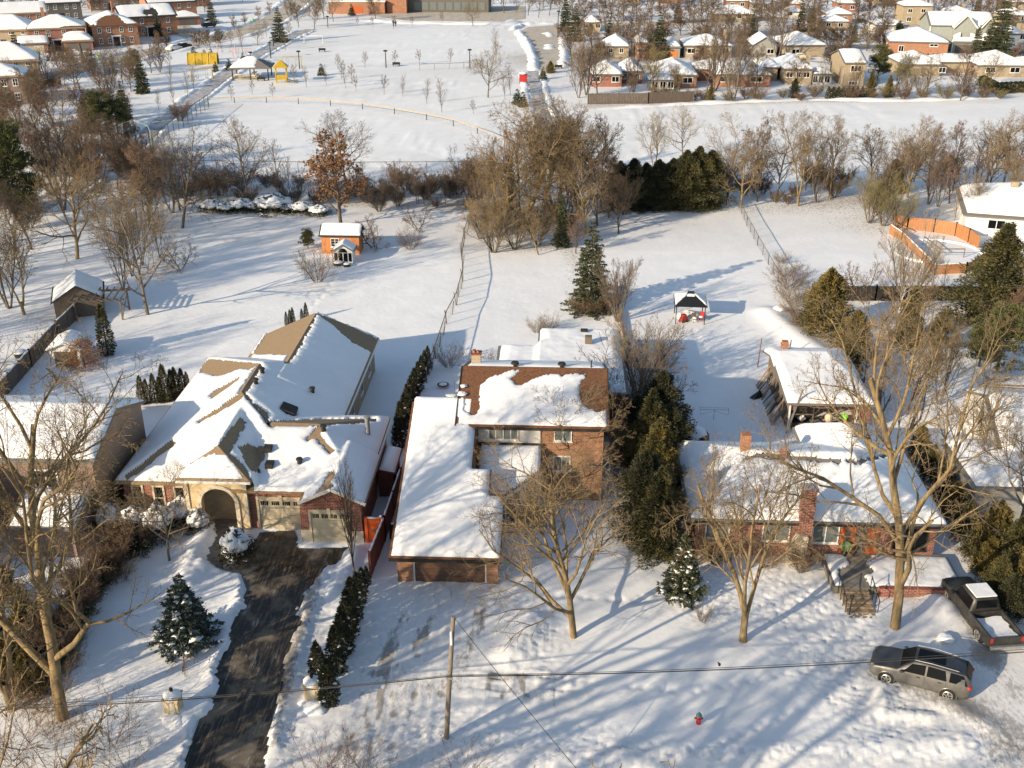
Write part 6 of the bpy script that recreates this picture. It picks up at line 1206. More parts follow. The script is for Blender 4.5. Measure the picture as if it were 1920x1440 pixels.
for x in (-1.1,1.1):
    for y in (-1.1,1.1): b=MB(); b.beam((x,y,-.1),(x,y,3.4),.2); obj('post',b,'yellow',t)
b=MB(); b.box(-1.2,1.2,-1.2,1.2,.9,1.05); obj('deck',b,'yellow',t); b=MB(); b.box(-1.2,1.2,-1.16,-1.08,1.05,1.9); b.box(-1.16,-1.08,-1.05,1.2,1.05,1.9); obj('panel',b,'yellow',t)
b=MB(); b.add([(-1.6,-1.6,3.4),(1.6,-1.6,3.4),(1.6,1.6,3.4),(-1.6,1.6,3.4),(0,0,4.9)],[(0,1,4),(1,2,4),(2,3,4),(3,0,4),(3,2,1,0)]); obj('roof',b,'yellow',t); b=MB(); b.beam((1.1,-.3,1.),(3.2,-.6,.1),.7,.08); obj('slide',b,'yellow',t)
q=at(426,125)
def arch_tunnel(px,py,w,h,label):
    q=at(px,py); t=thing('play_tunnel',label,'play structure',(q[0],q[1],0),R(6),'yellow play tunnel'); b=MB(); n=10
    vs=[(x,2.0*math.cos(PI*i/n)*.6,h*math.sin(PI*i/n)) for x in (-w/2,w/2) for i in range(n+1)]; b.add(vs,[(i,i+1,n+2+i,n+1+i) for i in range(n)]); obj('shell',b,'yellow',t)
    b=MB(); b.tube([(-w/2,2.0*math.cos(PI*i/n)*.6,h*math.sin(PI*i/n)) for i in range(n+1)],.12,6); b.tube([(w/2,2.0*math.cos(PI*i/n)*.6,h*math.sin(PI*i/n)) for i in range(n+1)],.12,6); obj('rib',b,'yellow',t)
for i,px in enumerate((361,376,389,401)): arch_tunnel(px,121,2.0 if i else 1.7,2.7,('leftmost','second from left','third from left','rightmost')[i]+' section of the yellow arched tunnel in the playground')
def post_item(px,py,tp,label,name,cat,fn,grp=None):
    q=at(px,py); h=tall(px,py,tp); t=thing(name,label,cat,(q[0],q[1],0),group=grp); fn(t,h); return t
def lampf(t,h):
    b=MB(); b.tube([(0,0,-.1),(0,0,h-.2)],[.13,.09],8); obj('post',b,'dark',t); b=MB(); b.lathe((0,0,h-.35),[(.15,0),(.5,.1),(.5,.3),(.1,.4)],10); obj('lamp_head',b,'dark',t)
for (px,py,tp,l) in ((724,128,94,'left of the two tall lamp posts along the near side of the sports pitch'),(881,128,92,'right of the two tall lamp posts along the near side of the sports pitch'),(562,130,95,'tall lamp post standing right of the play tower'),(508,110,79,'tall lamp post beside the path beyond the pavilion'),(471,118,97,'shorter lamp post just behind the pavilion roof'),(615,52,30,'lamp post before the school wall'),(1046,72,20,'tall dark lamp post beside the turning circle'),(513,88,62,'lamp post on the path near the tall park spruce'),(1603,160,138,'short lamp post by the hedge on the right')): post_item(px,py,tp,l,'street_lamp','street lamp',lampf)
q=at(981,158); t=thing('red_sign','square red sign board on two posts near the start of the eastern park path','sign',(q[0],q[1],0))
b=MB(); b.box(-.85,.85,-.06,.06,.5,2.3); obj('board',b,'pinkred' if 'pinkred' in M else 'red_paint',t); b=MB(); b.beam((-.75,.1,-.1),(-.75,.1,2.3),.1); obj('post',b,'dark',t); b=MB(); b.beam((.75,.1,-.1),(.75,.1,2.3),.1); obj('post',b,'dark',t)
b=MB(); b.blob((0,0,2.3),.9,3,12,6,.25,.1); obj('snow_cap',b,'snow',t,smooth=True)
def goal(px,py,label,w=5,h=2.):
    q=at(px,py); t=thing('football_goal',label,'goal',(q[0],q[1],0),R(5)); b=MB(); b.tube([(-w/2,0,0),(-w/2,0,h),(w/2,0,h),(w/2,0,0)],.09,6); b.tube([(-w/2,0,h),(-w/2,1.5,0),(w/2,1.5,0),(w/2,0,h)],.05,5); obj('frame',b,'white',t)
goal(588,82,'white football goal frame by the top end of the park path')
b_=[]
for i,(px,py,l) in enumerate(((604,98,'dark bench along the path edge of the pitch'),(490,153,'bench at the front edge of the pavilion'),(743,125,'bench near the left lamp post of the pitch'),(1047,130,'bench where the eastern path starts'))):
    q=at(px,py); t=thing('park_bench',l,'bench',(q[0],q[1],.1)); b=MB(); b.box(-.9,.9,-.25,.25,.4,.47); obj('seat',b,'dark',t); b=MB(); b.box(-.9,.9,.22,.28,.47,.9); obj('backrest',b,'dark',t)
    for s in (-.7,.7): b=MB(); b.box(s-.05,s+.05,-.22,.22,0,.4); obj('leg',b,'dark',t)
# swings and climbing frames
def swing(px,py,label,m):
    q=at(px,py); t=thing('swing_set',label,'swing set',(q[0],q[1],0),.2); b=MB()
    for x in (-2.2,2.2): b.tube([(x,-1,0),(x,0,2.6),(x,1,0)],.07,5)
    b.tube([(-2.2,0,2.6),(2.2,0,2.6)],.07,6); obj('frame',b,m,t)
    for x in (-1,1): b=MB(); b.tube([(x-.2,0,2.6),(x-.2,0,.7)],.02,4); b.tube([(x+.2,0,2.6),(x+.2,0,.7)],.02,4); b.box(x-.25,x+.25,-.1,.1,.62,.7); obj('swing',b,'black',t)
M['pale_pink']=flat('pale_pink_paint',(.62,.36,.33),.6)
swing(455,112,'pale pink swing set by the path bend','pale_pink'); swing(425,102,'pale pink climbing frame posts behind the yellow tunnel','pale_pink'); swing(380,152,'pale yellow swing set left of the pavilion','yellow'); swing(548,128,'yellow swing frame behind the play tower','yellow')
# street things in the upper left
q=at(184,112); b=MB(); b.lathe((0,0,0),[(.25,0),(.3,.6),(.2,1.5)],8); o=solo('hydrant_marker',b,'lime','bright lime green marker beside the street in the upper left','marker'); o.location=(q[0],q[1],0)
q=at(474,42); b=MB(); b.lathe((0,0,0),[(.25,0),(.3,.6),(.2,1.4)],8); o=solo('hydrant_marker',b,'lime','bright lime green marker by the snowbank near the street bend','marker'); o.location=(q[0],q[1],0)
q=at(156,116); t=thing('broken_trunk','thick brown limbless tree trunk standing by the street in the upper left','tree trunk',(q[0],q[1],0)); b=MB(); b.tube([(0,0,-.2),(-.1,0,2),(-.35,0,4.3)],[.5,.4,.3],10); obj('trunk',b,'bark_brown',t)
def simplecar(px,py,rz,label,m):
    q=at(px,py); t=thing('parked_car',label,'car',(q[0],q[1],.2),rz); st=[(2.2,sec(.7,.4,.7,.6,.72)),(2.1,sec(.88,.3,.85,.7,.88)),(1.1,sec(.9,.25,.95,.75,1.)),(.5,sec(.9,.25,.95,.62,1.42)),(-1.0,sec(.9,.25,.97,.62,1.42)),(-1.9,sec(.9,.25,.97,.7,1.02)),(-2.2,sec(.8,.35,.85,.6,.9))]
    obj('body',loft(st,0),m,t,smooth=True); b=MB(); b.box(-.95,.45,-.70,.70,1.08,1.34); obj('window_band',b,'glass',t); b=MB(); b.box(-.9,.4,-.6,.6,1.43,1.5); obj('roof_snow',b,'snow',t)
    for x in (-1.35,1.35):
        for y in (-.8,.8): b=MB(); b.tube([(x,y-.1,.32),(x,y+.12,.32)],.32,12); obj('wheel',b,'black',t)
for a in ((378,44,.9,'white car parked beside the small garage near the top left','white'),(392,52,.9,'dark car parked closest to the street bend at the top left','black'),(140,106,.5,'snowy car parked in the dark brick house driveway','white'),(1478,113,.1,'dark car parked before the broad hip roofed bungalow','black'),(1500,113,.1,'beige car parked right of the dark one before the bungalow','beige'),(327,96,1.1,'white car under snow beside the park edge of the street','white'),(345,92,1.1,'dark car on the street above the yellow tunnel','black')): simplecar(*a)
def person(px,py,label,top,leg,rz=0.):
    q=at(px,py); t=thing('person',label,'person',(q[0],q[1],.15),rz); b=MB()
    b.tube([(-.10,.05,0),(-.10,0,.45),(-.08,0,.85),(0,0,1.05),(0,0,1.4),(0,0,1.5),(0,0,1.58),(0,0,1.72),(0,0,1.78)],[.07,.07,.1,.19,.2,.07,.1,.1,.04],10); b.tube([(.10,-.1,0),(.10,0,.45),(.08,0,.9)],[.07,.07,.1],8)
    b.tube([(-.2,0,1.4),(-.3,.05,1.1),(-.28,-.08,.85)],[.07,.06,.05],6); b.tube([(.2,0,1.4),(.3,.05,1.1),(.28,-.08,.85)],[.07,.06,.05],6); obj('body',b,leg,t,smooth=True)
    b=MB(); b.lathe((0,0,.85),[(.19,0),(.22,.2),(.23,.5),(.1,.6)],12); obj('coat',b,top,t)
person(738,50,'left one of two dark coated people walking at the top of the park','black','dark'); person(742,50.5,'right one of two dark coated people walking at the top of the park','dark','black',.5)
# ================================================================ trees and shrubs, near ones first
ordn=lambda n: str(n)+('th' if 10<=n%100<=20 else {1:'st',2:'nd',3:'rd'}.get(n%10,'th'))
BT='bare tree'
def T_(kind,px,py,tp,label,cat='tree',**k): return treep(kind,label,cat,px,py,tp,**k)
T_('giant',118,1350,735,'huge mossy bare tree forking low at the left edge, red twigs round its foot',wide=.85,rz=1.2)
T_('twin',22,1335,880,'leaning twin limbed bare tree at the far left edge before the pale sedan',wide=.8,rz=.4)
T_('maple',1076,1195,872,'round headed bare maple in the middle of the front snow beside the centre driveway',rz=2.)
T_('giant_b',1392,1203,800,'bare tree with two main trunks directly before the ranch house left half',wide=.75,rz=.35)
T_('giant',1678,1180,585,'tallest golden barked bare tree, many stemmed, before the ranch house terrace',wide=.75,rz=2.6)
T_('fastigiate',665,1082,872,'slender upright bare tree in front of the brick garage corner',wide=.8)
T_('maple_round',318,1053,900,'small bare tree before the estate entrance with a thin pale stem',wide=.9)
T_('bush',227,1092,1040,'small dark leafless shrub alone on the left lawn',cat='shrub',name='bare_shrub')
T_('weeping',343,1262,1218,'little weeping tree with drooping twigs on the front lawn',name='weeping_tree')
T_('bush',1318,1168,1130,'broken branchy twig clump poking from the snow between the maple and ranch tree',cat='shrub',name='bare_shrub',wide=.7)
T_('maple_round',1092,930,738,'thin bare tree spread against the brick wall of the centre house',wide=.9,rz=1.)
T_('twin',1155,905,790,'small bare tree between the brick wall corner and the dark cedars',wide=.8)
for i,(px,py,tp,l) in enumerate(((105,1462,1330,'red budded shrub cut by the bottom edge at the far left'),(205,1405,1300,'red budded shrub right of the mossy tree foot'),(20,1420,1290,'red twigged shrub in the bottom left corner'),(590,1470,1370,'red budded shrub at the bottom edge right of the dark driveway'),(650,1475,1385,'red budded shrub by the bottom edge, second right of the driveway'),(860,1475,1385,'red budded twigs at the bottom edge right of the pole'),(240,1450,1360,'red twigged shrub at the bottom edge left of the driveway'),(700,1475,1400,'red twigs by the bottom edge, third right of the driveway'),(95,1330,1225,'rusty twig thicket round the mossy tree foot'))):
    T_('bud_shrub',px,py,tp,l,cat='shrub',name='budded_shrub',group='red twigged shrubs along the road')
T_('spruce_snowy',352,1205,1078,'blue green spruce with snow on its boughs on the front lawn beside the driveway',name='spruce',rz=.3)
T_('spruce_snowy',1277,1118,998,'dark snowy spruce at the corner of the ranch front garden',name='spruce',crown='spruce',wide=.8)
# hedge along the right of the dark driveway
for i,(px,py,tp) in enumerate(((618,1322,1238),(598,1278,1205),(632,1262,1176),(645,1228,1140),(655,1196,1108),(662,1168,1085),(672,1140,1075),(680,1118,1066),(688,1098,1062))):
    T_('column_dark',px,py,tp,'%s dark columnar cedar of the hedge right of the dark driveway, counted from the front'%('first second third fourth fifth sixth seventh eighth ninth'.split()[i]),name='columnar_cedar',cat='cedar',group='dark hedge cedars beside the driveway',wide=1.15)
# shrubs before the estate house
for i,(px,py,tp,l) in enumerate(((345,985,935,'snow capped ball shrub left of the entrance arch'),(300,1008,950,'larger snow capped ball shrub second left of the arch'),(255,1005,955,'snowy ball shrub third left of the arch'),(212,1000,950,'snowy shrub fourth left of the arch'),(375,1000,958,'small snowy bush at the left foot of the arch'),(446,1050,995,'snow heaped bush at the right foot of the arch beside the walk'))):
    T_('snow_shrub',px,py,tp,l,name='snowy_shrub',cat='shrub',group='snowy shrubs before the estate house',wide=.62)
for i,(px,py) in enumerate(((238,1022),(222,1050),(200,1078),(180,1100),(162,1128),(148,1156),(132,1184),(118,1212),(100,1240),(80,1262),(262,1035))):
    x,y,_=at(px,py); tree('hedge_bit','snow flecked hedge bush along the left lawn, %s counted from the house side'%ordn((i+1) if i<10 else 11),'hedge',x,y,1.6,name='hedge_bush',group='evergreen hedge beside the mossy tree',wide=.95)
    tree('brush','brown leafless shrub growing through the left lawn hedge, %s from the house side'%ordn(i+1 if i<10 else 11),'shrub',x-.5+.3*(i%3),y+.2,2.5+.4*(i%3),name='bare_shrub',group='brown shrubs in the left lawn hedge',crown=('twig_gold','twig_brown','twig_red')[i%3])
for i,(px,py,tp) in enumerate(((60,1200,1120),(25,1280,1200),(60,1300,1230),(10,1130,1060))): T_('wild_cedar',px,py,tp,('olive cedar bush below the pale sedan','olive cedar bush at the very left edge','olive cedar bush just left of the mossy tree','olive cedar bush above the pale sedan')[i],name='cedar_bush',cat='shrub')
T_('spruce_small',440,1045,1010,'tiny evergreen poking out of the snow heap before the arch',name='small_evergreen',wide=1.2)
# columnar cedars in the estate yard
for i,(px,py,tp) in enumerate(((268,760,706),(278,758,712),(292,757,702),(303,757,708),(312,755,685),(326,752,694),(333,750,690),(345,746,692),(353,735,698))):
    T_('column_cedar',px,py,tp,'%s golden green columnar cedar from the left in the clump beside the estate roof'%('first second third fourth fifth sixth seventh eighth ninth'.split()[i]),name='columnar_cedar',cat='cedar',group='columnar cedars left of the estate roof',wide=1.1)
for i,(px,py,tp) in enumerate(((538,612,585),(545,610,581),(550,608,577),(567,604,579),(575,602,568))):
    T_('column_cedar',px,py,tp,'%s little cedar from the left peeping over the rear of the estate roof'%('first second third fourth fifth'.split()[i]),name='columnar_cedar',cat='cedar',group='little cedars behind the estate roof')
for i,(px,py,tp) in enumerate(((748,842,775),(752,825,755),(760,806,738),(765,788,722),(772,770,706),(778,752,692),(785,735,680),(791,718,668),(797,704,658),(803,692,650))):
    T_('column_dark',px,py,tp,'%s dark cedar from the front in the row right of the estate house'%('first second third fourth fifth sixth seventh eighth ninth tenth'.split()[i]),name='columnar_cedar',cat='cedar',group='dark cedars between the estate and centre houses',wide=1.0)
T_('column_cedar',203,668,572,'tall solitary cone shaped cedar beside the little white shed',name='columnar_cedar',cat='cedar',wide=1.1)
T_('leafy_shrub',160,692,640,'rust leaved shrub in front of the little white shed',name='leafy_shrub',cat='shrub')
# estate lawn trees
T_('maple_round',278,592,365,'bare tree with a wide round crown on the left part of the big lawn',wide=.85,bark='bark_grey')
T_('oak',145,487,300,'short trunked bare tree near the left edge of the big lawn',wide=.9)
T_('twin',45,592,392,'V shaped bare tree behind the wood shed at the left edge',wide=.8,rz=.2)
for i,(px,py,tp,l) in enumerate(((232,545,380,'first slender stemmed tree of the clump behind the round crowned lawn tree'),(248,520,370,'second slender stemmed tree of the lawn clump'),(268,500,355,'third and tallest slender stemmed tree of the lawn clump'),(300,485,370,'fourth slender tree at the right end of the lawn clump'))): T_('elm',px,py,tp,l,group='clump of slender trees on the big lawn',wide=.62,crown='twig_gold')
T_('old_fruit',338,508,448,'gnarled old fruit tree with pollarded limbs beside the lawn clump')
T_('oak',342,430,255,'dark trunked bare tree at the back left of the big lawn',bark='bark_brown',crown='twig_dark',wide=.8)
T_('bush',596,530,455,'large vase shaped multi stemmed bush tree below the orange shed',name='bare_shrub',wide=.9,crown='twig_gold')
T_('old_fruit',703,467,395,'spreading fruit tree immediately right of the orange shed')
T_('old_fruit',784,432,378,'little fruit tree near the back right of the big lawn')
T_('bush',768,470,425,'small twiggy shrub between the fruit trees right of the orange shed',cat='shrub',name='bare_shrub')
T_('pine_b',578,468,425,'ragged dark little pine left of the orange shed',name='pine')
T_('leafy_oak',640,425,270,'oak still holding orange brown leaves behind the orange shed',name='leafy_oak',wide=1.2)
T_('maple_round',650,352,225,'broad bare tree directly behind the orange leaved oak',crown='twig_brown',wide=1.15)
T_('maple_round',468,382,240,'round headed bare tree standing alone before the ball field',crown='twig_brown')
for i,(px,py,tp) in enumerate(((528,375,255),(545,372,290),(720,385,320),(748,386,318),(782,384,310),(805,386,325),(835,385,318),(858,384,330),(692,372,330),(582,380,330),(400,390,320),(430,388,330))): T_('slim',px,py,tp,'slender bare sapling number %d from the back fence row in front of the ball field, counted irregularly'%(i+1) if False else '%s sapling of the back fence line, about %s of the way across the photo'%(('tall','thin','twiggy','upright')[i%4],('27 percent','28 percent','37 percent','39 percent','41 percent','42 percent','43 percent','45 percent','36 percent','30 percent','21 percent','22 percent')[i]),group='slender saplings along the back fence',wide=1.2)
T_('vase',878,372,275,'thin fan shaped tree at the back corner of the wire fence',crown='twig_brown')
for i,(px,py,s) in enumerate(((398,396,1.1),(425,398,1.),(452,396,1.2),(480,396,1.),(512,398,1.7),(540,398,1.),(568,400,1.1),(598,404,1.))): x,y,_=at(px,py); tree('snow_shrub','%s snow buried shrub from the left along the end of the big lawn'%('first second third fourth fifth sixth seventh eighth'.split()[i]),'shrub',x,y,1.3*s,name='snowy_shrub',group='snow buried shrubs at the lawn end',wide=1.5)
# left woods
for i,(k,px,py,tp,l) in enumerate((('maple_round',338,395,262,'bare tree before the left corner of the ball field'),('dense_brown',255,350,240,'brown crowned tree left of the ball field backstop'),('pine',30,415,225,'big sunlit pine at the left edge'),('dense_red',95,345,180,'broad reddish brown crowned tree at the left, above the big pine'),('elm',120,395,215,'tall fan shaped bare tree right of the big pine'),('pine_b',222,252,172,'dark pine beside the upper park path, right one'),('pine',190,258,168,'greenish pine beside the upper park path, middle one'),('spruce_far',235,225,150,'pointed dark spruce behind the pair of pines'),('spruce_far',168,250,170,'dark slim conifer left of the greenish pine'),('spruce_far',268,176,102,'tall slim spruce by the upper park edge'),('spruce_far',40,150,58,'tall dark spruce before the turret house'),('spruce_far',62,185,140,'wide dark conifer below the turret spruce'),('dense_brown',60,470,330,'brown bare tree below the big left pine'),('dense_red',165,245,175,'pinkish leafless tree left of the pines'),('elm',18,580,380,'tall bare tree cut by the left edge above the white shed'),('dense_brown',105,250,120,'bare tree between the turret house and the pines'),('maple_round',140,165,98,'rounded bare tree by the upper left street'),('elm',205,170,95,'tall slender bare tree by the upper left street'),('maple_round',230,158,100,'bare tree right of the tall slender one by the street'),('maple_round',284,138,72,'bare tree beside the street before the tan house'),('dense_brown',58,205,130,'bushy bare tree at the left edge below the garden wall'),('dense_red',10,330,215,'reddish bare tree cut off by the left edge'),('maple_round',185,420,330,'bare tree among brush left of the big lawn'),('dense_brown',220,300,205,'brown brushy tree right beneath the paired pines'),('elm',170,330,225,'bare tree behind the reddish crown on the left'),('dense_brown',295,345,290,'low bushy tree near the ball field corner'))):
    T_(k,px,py,tp,l,name={'pine':'pine','pine_b':'pine','spruce_far':'spruce'}.get(k,'bare_tree'))
for i in range(16):
    rr=random.Random(i+400); px=rr.uniform(10,330); py=rr.uniform(300,400); x,y,_=at(px,py); tree('brush','leafless brushwood thicket at the left woodland, %s'%('one of several that look alike'),'brush',x,y,rr.uniform(2.5,5),name='brushwood',group='leafless brushwood at the left woodland',crown=('twig_brown','twig_red','twig_gold')[i%3])
for o in [o for o in bpy.data.objects if o.get('group')=='leafless brushwood at the left woodland']: o['label']='leafless brushwood thicket among the left hand woodland trees'
# central clump
T_('spruce',1107,584,410,'large lone spruce with an orange tinged tip in the middle yard',name='spruce',crown='spruce',rz=.5)
for i,(px,py,tp) in enumerate(((1088,590,545),(1105,594,548),(1124,590,540),(1140,585,535))): T_('bush',px,py,tp,'%s bare shrub from the left round the foot of the lone spruce'%('first second third fourth'.split()[i]),cat='shrub',name='bare_shrub',group='shrubs round the lone spruce',crown=('twig_gold','twig_red')[i%2])
T_('vase',1158,605,470,'bare fan shaped tree just right of the lone spruce',crown='twig_brown',wide=.8)
T_('spruce_slim',955,405,290,'slim dark spruce in the middle thicket, left one',name='spruce'); T_('spruce_slim',1053,465,362,'slim spruce in the middle thicket, right one',name='spruce')
for i,(k,px,py,tp,l,wd) in enumerate((('vase',925,475,360,'broad golden vase shaped bush at the left of the middle thicket',1.1),('vase',965,470,380,'second vase shaped bush of the middle thicket',1.),('vase',900,450,370,'small vase shaped bush beside the wire fence end',.9),('vase',1010,462,390,'third vase shaped bush of the middle thicket',.9),('oak',985,420,215,'great twisted bare tree on the left of the middle thicket',.95),('twin',1040,415,185,'great bare tree in the centre of the thicket over the park path',.95),('oak',1085,410,205,'great bare tree on the right of the middle thicket',.9),('dense_red',1125,400,235,'reddish bare tree behind the right end of the thicket',.7),('elm',930,385,270,'thin bare tree behind the slim spruce',.7),('vase',1170,405,312,'beige vase shaped tree beside the evergreen mass',.85),('twin',1225,330,212,'pale slender tree behind the evergreen mass',.7),('maple_round',1280,300,208,'pale bare tree beyond the evergreen mass against the white field',.8),('dense_brown',1075,330,220,'brown bare tree further back behind the thicket',.6),('elm',1010,360,240,'thin stemmed tree deep in the middle thicket',.6))):
    T_(k,px,py,tp,l,wide=wd*1.2,crown='twig_pale' if k in('twin','maple_round') and px>1200 else ('twig_gold' if k=='vase' else None))
for i,(px,py,tp) in enumerate(((1160,392,305),(1185,392,300),(1208,394,308),(1232,393,302),(1258,392,300),(1282,394,285),(1305,390,278),(1328,388,285))): T_('tall_cedar_b',px,py,tp,'%s dark cedar from the left in the dense evergreen mass behind the long white yard'%('first second third fourth fifth sixth seventh eighth'.split()[i]),name='cedar_tree',cat='cedar',group='dense evergreen mass behind the yard',wide=1.25,crown='dark_cedar' if i<5 else 'cedar')
# right tree line
for i,(k,px,py,tp,l) in enumerate((('maple_round',1362,385,240,'beige twigged tree at the left of the right hand tree line'),('oak',1388,392,262,'bare tree at the top end of the right wire fence'),('dense_red',1420,380,240,'orange beige twigged tree second in the right hand tree line'),('maple_round',1455,378,245,'orange beige twigged tree third in the right hand tree line'),('twin',1495,388,215,'tall thin pale tree in the right hand tree line'),('elm',1530,382,262,'grey bare tree in the right hand tree line'),('twin',1555,375,222,'crooked leaning bare tree at the right of the tree line'),('slim',1510,360,250,'thin bare tree behind the crooked one'),('oak',1700,372,236,'broad dark twigged tree above the pool'),('dense_red',1785,360,240,'round reddish crowned tree above the pool house roof'),('oak',1845,352,222,'twisted golden limbed tree above the pool house'),('maple_round',1900,345,240,'bare tree at the right edge above the pool house'),('elm',1740,385,270,'brushy tree between the broad dark tree and the pool'),('twin',1822,420,330,'golden limbed tree standing in front of the pool house roof'),('oak',1912,405,300,'golden limbed tree at the right edge by the orange fence'),('slim',1790,415,340,'thin bare stem rising by the pool house'),('elm',1650,405,290,'brown brushy tree left of the pool'))):
    T_(k,px,py,tp,l,wide=.85,crown={'maple_round':'twig_gold'}.get(k) if px<1500 else None)
for i,(px,py,tp) in enumerate(((1630,420,320),(1655,425,330),(1680,430,345),(1640,400,312))): T_('vase',px,py,tp,'%s olive twigged thicket from the left at the upper corner of the pool'%('first second third fourth'.split()[i]),group='olive thickets by the pool',crown='twig_olive',wide=1.1)
T_('wild_cedar',1672,362,300,'golden evergreen mound behind the olive thickets',name='cedar_bush',cat='shrub')
for i in range(14):
    rr=random.Random(i+77); px=1340+i*19+rr.uniform(-6,6); py=rr.uniform(345,388); x,y,_=at(px,py); tree('brush','low leafless thicket under the right hand tree line','brush',x,y,rr.uniform(2,4.2),name='brushwood',group='leafless thickets under the right hand tree line',crown=('twig_gold','twig_brown','twig_red')[i%3])
for i in range(18):
    rr=random.Random(i+177); px=680+i*24+rr.uniform(-8,8); py=rr.uniform(365,400) if px<900 else rr.uniform(390,440); x,y,_=at(px,py); tree('brush','low leafless thicket along the back fence in the middle of the view','brush',x,y,rr.uniform(1.6,3.6),name='brushwood',group='leafless thickets in the middle of the back fence',crown=('twig_brown','twig_dark','twig_red')[i%3])
for i,(px,py,tp) in enumerate(((1474,520,485),(1482,545,490),(1490,575,515),(1500,600,540),(1512,618,560),(1465,495,470))): T_('bush',px,py,tp,'%s russet or pale shrub along the right wire fence, counted from the back'%('second third fourth fifth sixth first'.split()[i]),cat='shrub',name='bare_shrub',group='shrubs along the right wire fence',crown=('twig_pale','twig_red','twig_gold')[i%3],wide=1.2)
# right hand gardens
T_('vase',1692,588,402,'pale many stemmed fan shaped tree in front of the pool',wide=.8,rz=1.)
T_('old_fruit',1612,560,482,'red twigged leaning tree with a flat crown in the right garden',crown='twig_red')
T_('wild_cedar',1545,628,508,'golden green bushy cedar left of the black board fence',name='cedar_tree',cat='cedar'); T_('wild_cedar',1598,672,585,'golden cedar in front of the bushy one, above the carport roof',name='cedar_tree',cat='cedar'); T_('wild_cedar',1575,720,640,'low cedar touching the carport roof',name='cedar_tree',cat='cedar',crown='cedar')
T_('tall_cedar',1855,610,425,'massive dark green conifer at the right by the pool corner',name='cedar_tree',cat='conifer',wide=1.6,crown='cedar'); T_('tall_cedar',1700,650,540,'olive conifer at the foot of the pale fan shaped tree',name='cedar_tree',cat='conifer',crown='cedar')
T_('pine',1868,705,565,'light green pine at the right below the massive conifer',name='pine'); T_('pine_b',1835,690,590,'darker pine left of the light green pine',name='pine'); T_('pine',1760,660,580,'olive pine behind the tallest golden tree',name='pine',crown='cedar')
T_('slim',1678,612,525,'white stemmed birch in the right garden',bark='white',crown='twig_pale',wide=1.5)
for i,(k,px,py,tp,l) in enumerate((('elm',1650,780,600,'dense brown brushy tree right of the carport'),('dense_brown',1700,780,610,'dense golden twigged tree behind the tallest golden tree'),('elm',1760,760,600,'brown brushy tree right of the tallest golden tree crown'),('maple_round',1620,720,600,'brushy tree rising over the carport right edge'),('dense_red',1905,640,500,'russet tree at the right edge beside the conifer'),('maple_round',1905,1010,780,'bare tree in front of the grey garage at the right edge'),('oak',1830,900,730,'bare tree standing before the white gabled house'),('slim',1740,575,490,'thin bare saplings in front of the pool fence'),('slim',1765,578,480,'second thin bare sapling in front of the pool fence'))):
    T_(k,px,py,tp,l,wide=.8,crown='twig_gold' if k!='dense_red' else None)
# cedars between the centre and ranch houses
for i,(k,px,py,tp,m,l) in enumerate((('tall_cedar_b',1235,850,700,'dark_cedar','tall dark cedar behind the row between the centre and ranch houses'),('tall_cedar',1215,905,735,'cedar','tall green cedar beside the brick wall corner'),('tall_cedar',1228,960,790,'gold_cedar','golden cedar in the middle of the row between the houses'),('tall_cedar_b',1250,900,760,'dark_cedar','dark cedar by the ranch roof corner'),('tall_cedar_b',1205,1010,850,'dark_cedar','dark cedar with snow flecks behind the round maple'),('tall_cedar',1232,1045,880,'cedar','nearest green cedar of the row left of the ranch wall'),('tall_cedar_b',1190,860,745,'dark_cedar','dark cedar nearest the brick house side'))):
    T_(k,px,py,tp,l,name='cedar_tree',cat='cedar',group='cedars between the centre and ranch houses',crown=m,wide=1.1)
T_('dense_brown',1262,1010,870,'tangled brown twigged tree at the left end of the ranch house',wide=.75,crown='twig_gold')
for i,(k,px,py,tp,l) in enumerate((('bush',1180,800,640,'reddish twiggy shrub by the rear roof corner of the centre house'),('vase',1195,740,600,'pale bare shrub tree behind the centre house right side'),('bush',1210,700,580,'thin twiggy shrub beside the rust brown edging'),('bush',1250,690,650,'small grey twig in the shaded yard behind the cedars'),('brush',1200,800,690,'brown brushy shrub above the dark cedars'),('bush',905,700,655,'bare shrub behind the brown roof chimney'),('bush',1005,625,592,'russet bare shrub behind the snowy flat roof'),('bush',1028,622,585,'second russet shrub behind the snowy flat roof'),('bush',842,690,640,'small thin shrub at the foot of the sagging fence'))):
    T_(k,px,py,tp,l,cat='shrub',name='bare_shrub',crown=('twig_red','twig_pale','twig_gold','twig_dark','twig_brown')[i%5])
# hedge right of the ranch house and by the truck
for i in range(9):
    px=1690+i*20; py=865+i*36; x,y,_=at(px,py); tree('wild_cedar','%s cedar bush of the hedge right of the ranch house, counted from the back'%('first second third fourth fifth sixth seventh eighth ninth'.split()[i]),'hedge',x+1.2,y,2.8,name='hedge_bush',group='cedar hedge right of the ranch house',crown=('gold_cedar','cedar','dark_cedar')[i%3],wide=.85)
for i in range(6):
    x=27.0+.55*i; y=56.5-i*1.75; tree('wild_cedar','%s tall cedar bush above the pickup at the right edge, counted from the back'%('first second third fourth fifth sixth'.split()[i]),'hedge',x,y,4.4,name='hedge_bush',group='tall cedar hedge above the pickup',crown=('gold_cedar','cedar')[i%2],wide=.8)
T_('brush',1500,1075,1010,'thin low shrub before the ranch picture window',cat='shrub',name='bare_shrub'); T_('bush',1440,1065,1010,'twiggy shrub by the ranch stone pier',cat='shrub',name='bare_shrub'); T_('brush',1340,1060,1000,'brown shrub at the left front of the ranch',cat='shrub',name='bare_shrub',crown='twig_gold')
